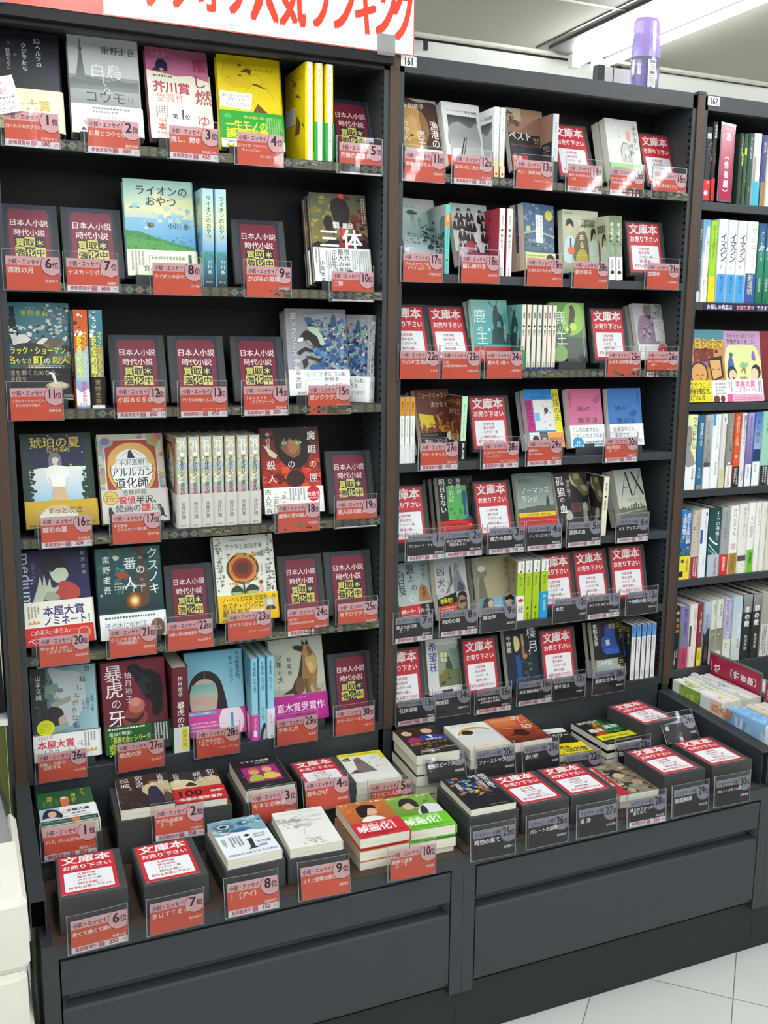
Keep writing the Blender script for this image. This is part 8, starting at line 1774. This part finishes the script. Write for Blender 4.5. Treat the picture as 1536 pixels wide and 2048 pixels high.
    (5, .9030, .9200, .760, '8a2c30', [('v', .5, .88, .52, 'e4d8d0', 'スイス銀行の女', 0, .9), ('r', 0, 0, 1, .30, 'e6dc28'), ('v', .5, .26, .4, '7a7018', '大石直紀', 1, .9)], 'dark red hardcover with yellow band'),
    (5, .9205, .9455, .764, 'a8b8cc', [('g', 0, .4, 1, 1, 'b4c8d8', '8a94b0'), ('s', [(0, .35), (0, .52), (.3, .48), (.6, .56), (1, .58), (1, .35)], '2a2840'), ('v', .5, .8, .36, '4a5068', '明るい夜', 0, 1), ('r', 0, 0, 1, .38, '211c22'), ('k', .3, .06, .8, .3, 2, '7a6c74', 1)], 'misty blue hardcover with black lower half'),
    (5, .9460, .9655, .766, 'd8dbcc', [('g', 0, .2, 1, .55, '7a7866', '9a9684'), ('p', [(.2, .48), (.7, .44), (.75, .54), (.4, .4)], 'd0c8b4'), ('v', .6, .93, .3, '5a6a58', '奥田英朗', 0, 1)], 'sage hardcover with a folded paper picture, left of its twin'),
    (5, .9660, .9905, .767, 'd8dbcc', 'prev', 'sage hardcover with a folded paper picture, right of its twin'),
    (5, .9910, 1.0210, .768, 'b8b0cc', [('n', 407, 20, 0, .35, 1, 1, .16, ['a89cc4', 'c8c0d8', '9a8cb8', 'd4cce0']), ('v', .4, .97, .32, '5a4c8a', '死にたい、とつぶやく', 0, .75), ('r', 0, 0, 1, .36, 'e2dfcf'), ('v', .4, .3, .22, '6a6860', '神田', 0, 1)], 'mauve watercolour hardcover'),
    (5, 1.0215, 1.0560, .770, 'c3d2dc', [('g', 0, .3, 1, 1, 'b4c8d8', 'd4dce0'), ('g', 0, 0, 1, .3, 'd8dcd8', 'c0c8c4'), ('r', .55, .3, .9, .72, 'd8e2e8'), ('v', .72, .68, .2, '9ab0bc', '白い夏', 0, 1), ('v', .72, .34, .2, '6a7a7c', '鏑木蓮', 0, 1)], 'pale sky blue hardcover'),
    (5, 1.0565, 1.0910, .771, '2a2c2c', [('g', 0, .72, 1, 1, '9a9a9a', '6a6c6c'), ('v', .5, .82, .48, 'eceeec', '罪の轍', 2, 1.1), ('v', .5, .38, .26, 'd0d2d0', '奥田英朗', 1, 1)], 'black and grey hardcover with white title, left of its twin'),
    (5, 1.0915, 1.1245, .772, '2a2c2c', 'prev', 'black and grey hardcover with white title, right of its twin'),
    (5, 1.1250, 1.1560, .772, 'a8a79c', [('r', 0, 0, 1, .5, 'd8d8d0'), ('k', .2, .05, .8, .48, 3, '55565a', 1)], 'stone grey hardcover with white lower half'),
]
prev = None
for i, (row, x0, x1, zt, col, ops, lb) in enumerate(R162):
    if ops is None:
        ops = [o for o in R162[i - 1][5] or R162[i - 2][5]]
    if ops == 'prev':
        ops = R162[i - 1][5]
    nm = 'upright_%d' % i
    plain_spine(nm, col, ops, '%s, %s' % (lb, ('top shelf', 'second shelf', 'third shelf', 'fourth shelf', 'fifth shelf', 'lowest shelf')[row] + ' of right bookcase'), x0, x1, XS(row), zt, group='upright books of the right bookcase')
# beyond the picture's edge the rows go on with the same pale spines
for row, xs, zt in ((0, 1.0245, 1.966), (1, 1.0645, 1.752), (3, 1.1085, 1.27), (4, 1.1205, 1.026), (5, 1.1565, .77)):
    for j in range(3):
        x = xs + .027 * j
        plain_spine('edge_%d_%d' % (row, j), ('d8d4c8', '8a9aa8', 'b8a894')[j], [('v', .5, .9, .4, '4a4a4a', '小説', 0, 1)], '%s hardcover at the picture edge, %s of right bookcase' % (('cream', 'grey blue', 'tan')[j], ('top shelf', 'second shelf', '', 'fourth shelf', 'fifth shelf', 'lowest shelf')[row]), x, x + .0262, XS(row), zt, group='upright books of the right bookcase')

# third shelf: face-out books
m = pose(.894, .012, XS(2) + .002, .17, .02)
book('cinema', '%s, face out, right bookcase' % D['cinema']['desc'], m @ Matrix.Translation((-.066, 0, 0)), h=.188)
m = pose(1.022, .014, XS(2) + .002, .18, .03)
book('mukashi', '%s, face out on third shelf' % D['mukashi']['desc'], m @ Matrix.Translation((-.066, 0, 0)), h=.186)
book('mukashi', 'second copy behind the lilac and lime old-tale hardcover', m @ Matrix.Translation((-.064, .0268, 0)), h=.186)
design('darkred', 'dark red hardcover', '7a1c24', 'H', .02, [('g', 0, 0, 1, 1, '8a2028', '641820')], [('v', .5, .9, .5, 'e0d0d0', '赤')])
m = pose(1.158, .030, XS(2) + .002, .16, .03)
book('darkred', 'dark red hardcover standing beside the lilac hardcover, third shelf of right bookcase', m @ Matrix.Translation((-.066, 0, 0)), h=.186)
# shelf-edge strip sign
t = thing('shelf_strip_sign', 'dark violet strip sign on the second shelf edge of the right bookcase', 'sign', (.848, -.0004, 1.5345))
g = Geo(); g.box(0, -.0006, 0, .42, 0, .0175, 'print', '2c2348')
Art(g, (0, -.0006, 0), (1, 0, 0), (0, 0, 1), (0, -1, 0), .42, .0175).run([('t', .02, .18, .0295, 'e6e6f0', 'お探しの商品は', 'l', 2, .96), ('t', .25, .18, .0295, 'e8a0a8', 'お取り寄せ', 'l', 2, .96), ('t', .41, .18, .0295, 'e6e6f0', 'できます', 'l', 2, .96)])
g.obj('strip', t)


# crimson author dividers
def divider(label, m, w, h, sideways, first):
    t = thing('author_divider', label, 'divider', group='crimson author dividers')
    t.matrix_world = m
    g = Geo()
    g.box(0, 0, 0, w, .0009, h, 'acrylic')
    o = g.obj('clear_plate', t)
    g = Geo()
    g.box(.003, -.0006, .003, w - .003, -.0001, h - .006, 'gloss', 'a82348')
    A = Art(g, (.003, -.0006, .003), (1, 0, 0), (0, 0, 1), (0, -1, 0), w - .006, h - .009, 'gloss')
    if sideways:      # the plate lies on its long side, so its lettering runs along it
        A = Art(g, (.003, -.0006, h - .006), (0, 0, -1), (1, 0, 0), (0, -1, 0), h - .009, w - .006, 'gloss')
        A.ay = Vector((-1, 0, 0)); A.o = Vector((w - .003, -.0006, h - .006))
        A.ax = Vector((0, 0, -1))
    W2 = A.w
    A.run([('v', .55, .92, .42, 'f4eef0', first, 2, 1), ('v', .5, .66, .36, 'f4eef0', '（作者順）', 2, 1.15), ('t', .3, .95, .09, 'e8c8d0', 'BOOK-OFF', 'l', 2)])
    g.obj('crimson_card', t)
    return t


divider('upright crimson divider lettered あ on top shelf of right bookcase', Matrix.Translation((.8655, -.002, XS(0) + .004)) @ Matrix.Rotation(math.radians(14), 4, 'Z') @ Matrix.Rotation(.0, 4, 'Y'), .060, .186, False, 'あ')
divider('sideways crimson divider lettered か between books on right tray', Matrix.Translation((.950, .004, .556)) @ Matrix.Rotation(-math.pi / 2, 4, 'Z'), .195, .070, True, 'か')
divider('sideways crimson divider lettered き nearer the tray front, right tray', Matrix.Translation((.952, -.200, .540)) @ Matrix.Rotation(-math.pi / 2, 4, 'Z'), .185, .070, True, 'き')


# books standing spine-up in the right tray
def spine_up(key, label, x, y, z_top, group, t):
    """Spine to the ceiling, top edge to the back, front cover to the left."""
    w, h = SIZE['H']
    m = Matrix(((0, 1, 0, x), (0, 0, 1, y), (1, 0, 0, z_top - w), (0, 0, 0, 1)))
    return book(key, label, m, group, t=t)


design('meadow', 'green meadow hardcover', 'e8ebe2', 'H', .0255, [('g', 0, .35, 1, 1, 'a8c45c', '7fae4c'), ('n', 501, 60, 0, .3, 1, .86, .07, ['8fb84a', 'b8c84c', '6a9a44', 'c8d06a', '9ab85a']), ('r', 0, .86, 1, 1, 'e8ece4')],
       [('r', 0, .86, 1, 1, 'eef0ea'), ('n', 502, 40, 0, .4, 1, .86, .2, ['8fb84a', 'b8c84c', '9aa84a', 'c8b86a']), ('r', 0, .36, 1, .5, 'e9ece6')],
       (.42, 'eef1f2', [('r', .0, 0, 1, .55, 'f0d8c8'), ('v', .84, .5, .2, 'e08a54', '直木賞', 2, .95), ('k', .2, .65, .6, .85, 2, 'c8ccd0')], [('r', 0, 0, 1, .55, 'efdccc'), ('t', .5, .3, .5, 'e08a54', '書', 'c', 2)]))
design('rabbit', 'light blue hardcover with white rabbit shapes', '7fb8e0', 'H', .026, [('g', 0, 0, 1, 1, '7ab4e0', 'b4d4ec'), ('n', 503, 24, 0, 0, 1, 1, .12, ['8fc0e6', '6aa8d8', 'a8cdea']), ('s', [(.4, .66), (.44, .8), (.56, .86), (.72, .82), (.9, .84), (.9, .80), (.74, .77), (.92, .74), (.9, .70), (.7, .70), (.5, .62)], 'd4e4f4'), ('s', [(.3, .2), (.36, .36), (.5, .42), (.7, .38), (.86, .38), (.8, .32), (.66, .28), (.5, .16)], 'cfe0f2')],
       [('n', 504, 30, 0, .0, 1, 1, .25, ['8fc0e6', '6aa8d8', 'a8cdea', '5f9acc'])], (.3, 'f0f4f6', [('k', .2, .3, .7, .7, 2, 'a8b4bc')], []))
for nm, col, lb in (('creamup', 'e6e3d2', 'cream hardcover'), ('ivoryup', 'e2dfca', 'ivory hardcover'), ('whiteup', 'ecebe4', 'white hardcover'), ('greyup', 'd8d8d2', 'pale grey hardcover'), ('darkup', '3a2c30', 'dark maroon hardcover'), ('bluespot', 'e4e6ea', 'white and navy blotched hardcover')):
    design(nm, lb, col, 'H', .02, [('r', 0, 0, 1, 1, col)], [('n', 505, 30, 0, .2, 1, .9, .2, ['33488a', '46589a', '2a3c78'])] if nm == 'bluespot' else [('k', .3, .3, .7, .8, 1, '8a8478')] if nm != 'darkup' else [('n', 506, 16, .0, 0, 1, 1, .2, ['6a2a3c', '2a2024', '8a4a5c'])])
GU = 'spine-up books in the right tray'
spine_up('meadow', 'green meadow hardcover with orange-lettered band, spine up in right tray', .8195, -.198, .566, GU, .0255)
spine_up('creamup', 'cream hardcover spine up beside the green meadow one, right tray', .8505, -.197, .566, GU, .0165)
spine_up('ivoryup', 'ivory hardcover spine up, third from the tray end, right tray', .8680, -.196, .567, GU, .0165)
spine_up('bluespot', 'white and navy blotched hardcover spine up at the tray back', .8855, -.160, .572, GU, .018)
spine_up('whiteup', 'white hardcover spine up left of the crimson divider, right tray', .9045, -.197, .566, GU, .020)
spine_up('greyup', 'pale grey hardcover spine up touching the か divider, right tray', .9255, -.196, .566, GU, .0205)
spine_up('rabbit', 'light blue hardcover with white rabbit shapes spine up at tray front', .8195, -.400, .560, GU, .027)
spine_up('rabbit', 'second light blue hardcover beside the rabbit-shaped one, right tray', .8505, -.402, .556, GU, .024)
design('redup', 'red and cream hardcover', 'd8cdb4', 'H', .024, [('r', 0, 0, 1, 1, 'd8cdb4')], [('n', 507, 12, 0, .3, 1, .8, .25, ['b83a34', 'c85a4c', 'd8c8a8'])])
spine_up('redup', 'red and cream hardcover spine up right of the light blue ones', .8780, -.401, .558, GU, .024)
spine_up('darkup', 'dark maroon hardcover spine up behind か divider, right tray', .9535, -.196, .560, GU, .022)
spine_up('ivoryup', 'ivory hardcover spine up beyond the か divider, right tray', .9770, -.196, .566, GU, .022)
spine_up('creamup', 'cream hardcover spine up beyond か divider, farther right, right tray', 1.0005, -.196, .568, GU, .024)
spine_up('greyup', 'pale grey hardcover spine up at the far side of right tray', 1.0260, -.196, .568, GU, .024)
spine_up('whiteup', 'white hardcover spine up near tray front beyond き divider', .9560, -.400, .556, GU, .024)
spine_up('creamup', 'cream hardcover spine up near tray front, right of white one', .9815, -.400, .556, GU, .024)
spine_up('redup', 'red and cream hardcover spine up near tray front beyond き divider', 1.0070, -.400, .556, GU, .024)
spine_up('ivoryup', 'ivory hardcover spine up left of き divider, right tray front', .9035, -.401, .556, GU, .022)
spine_up('greyup', 'pale grey hardcover spine up against き divider, right tray front', .9270, -.401, .556, GU, .022)
# a plinth in the right tray that carries the spine-up books
g = Geo(); g.box(.8185, -.385, TRZ - .0022, 1.56, -.020, .4245 + .002, 'box')
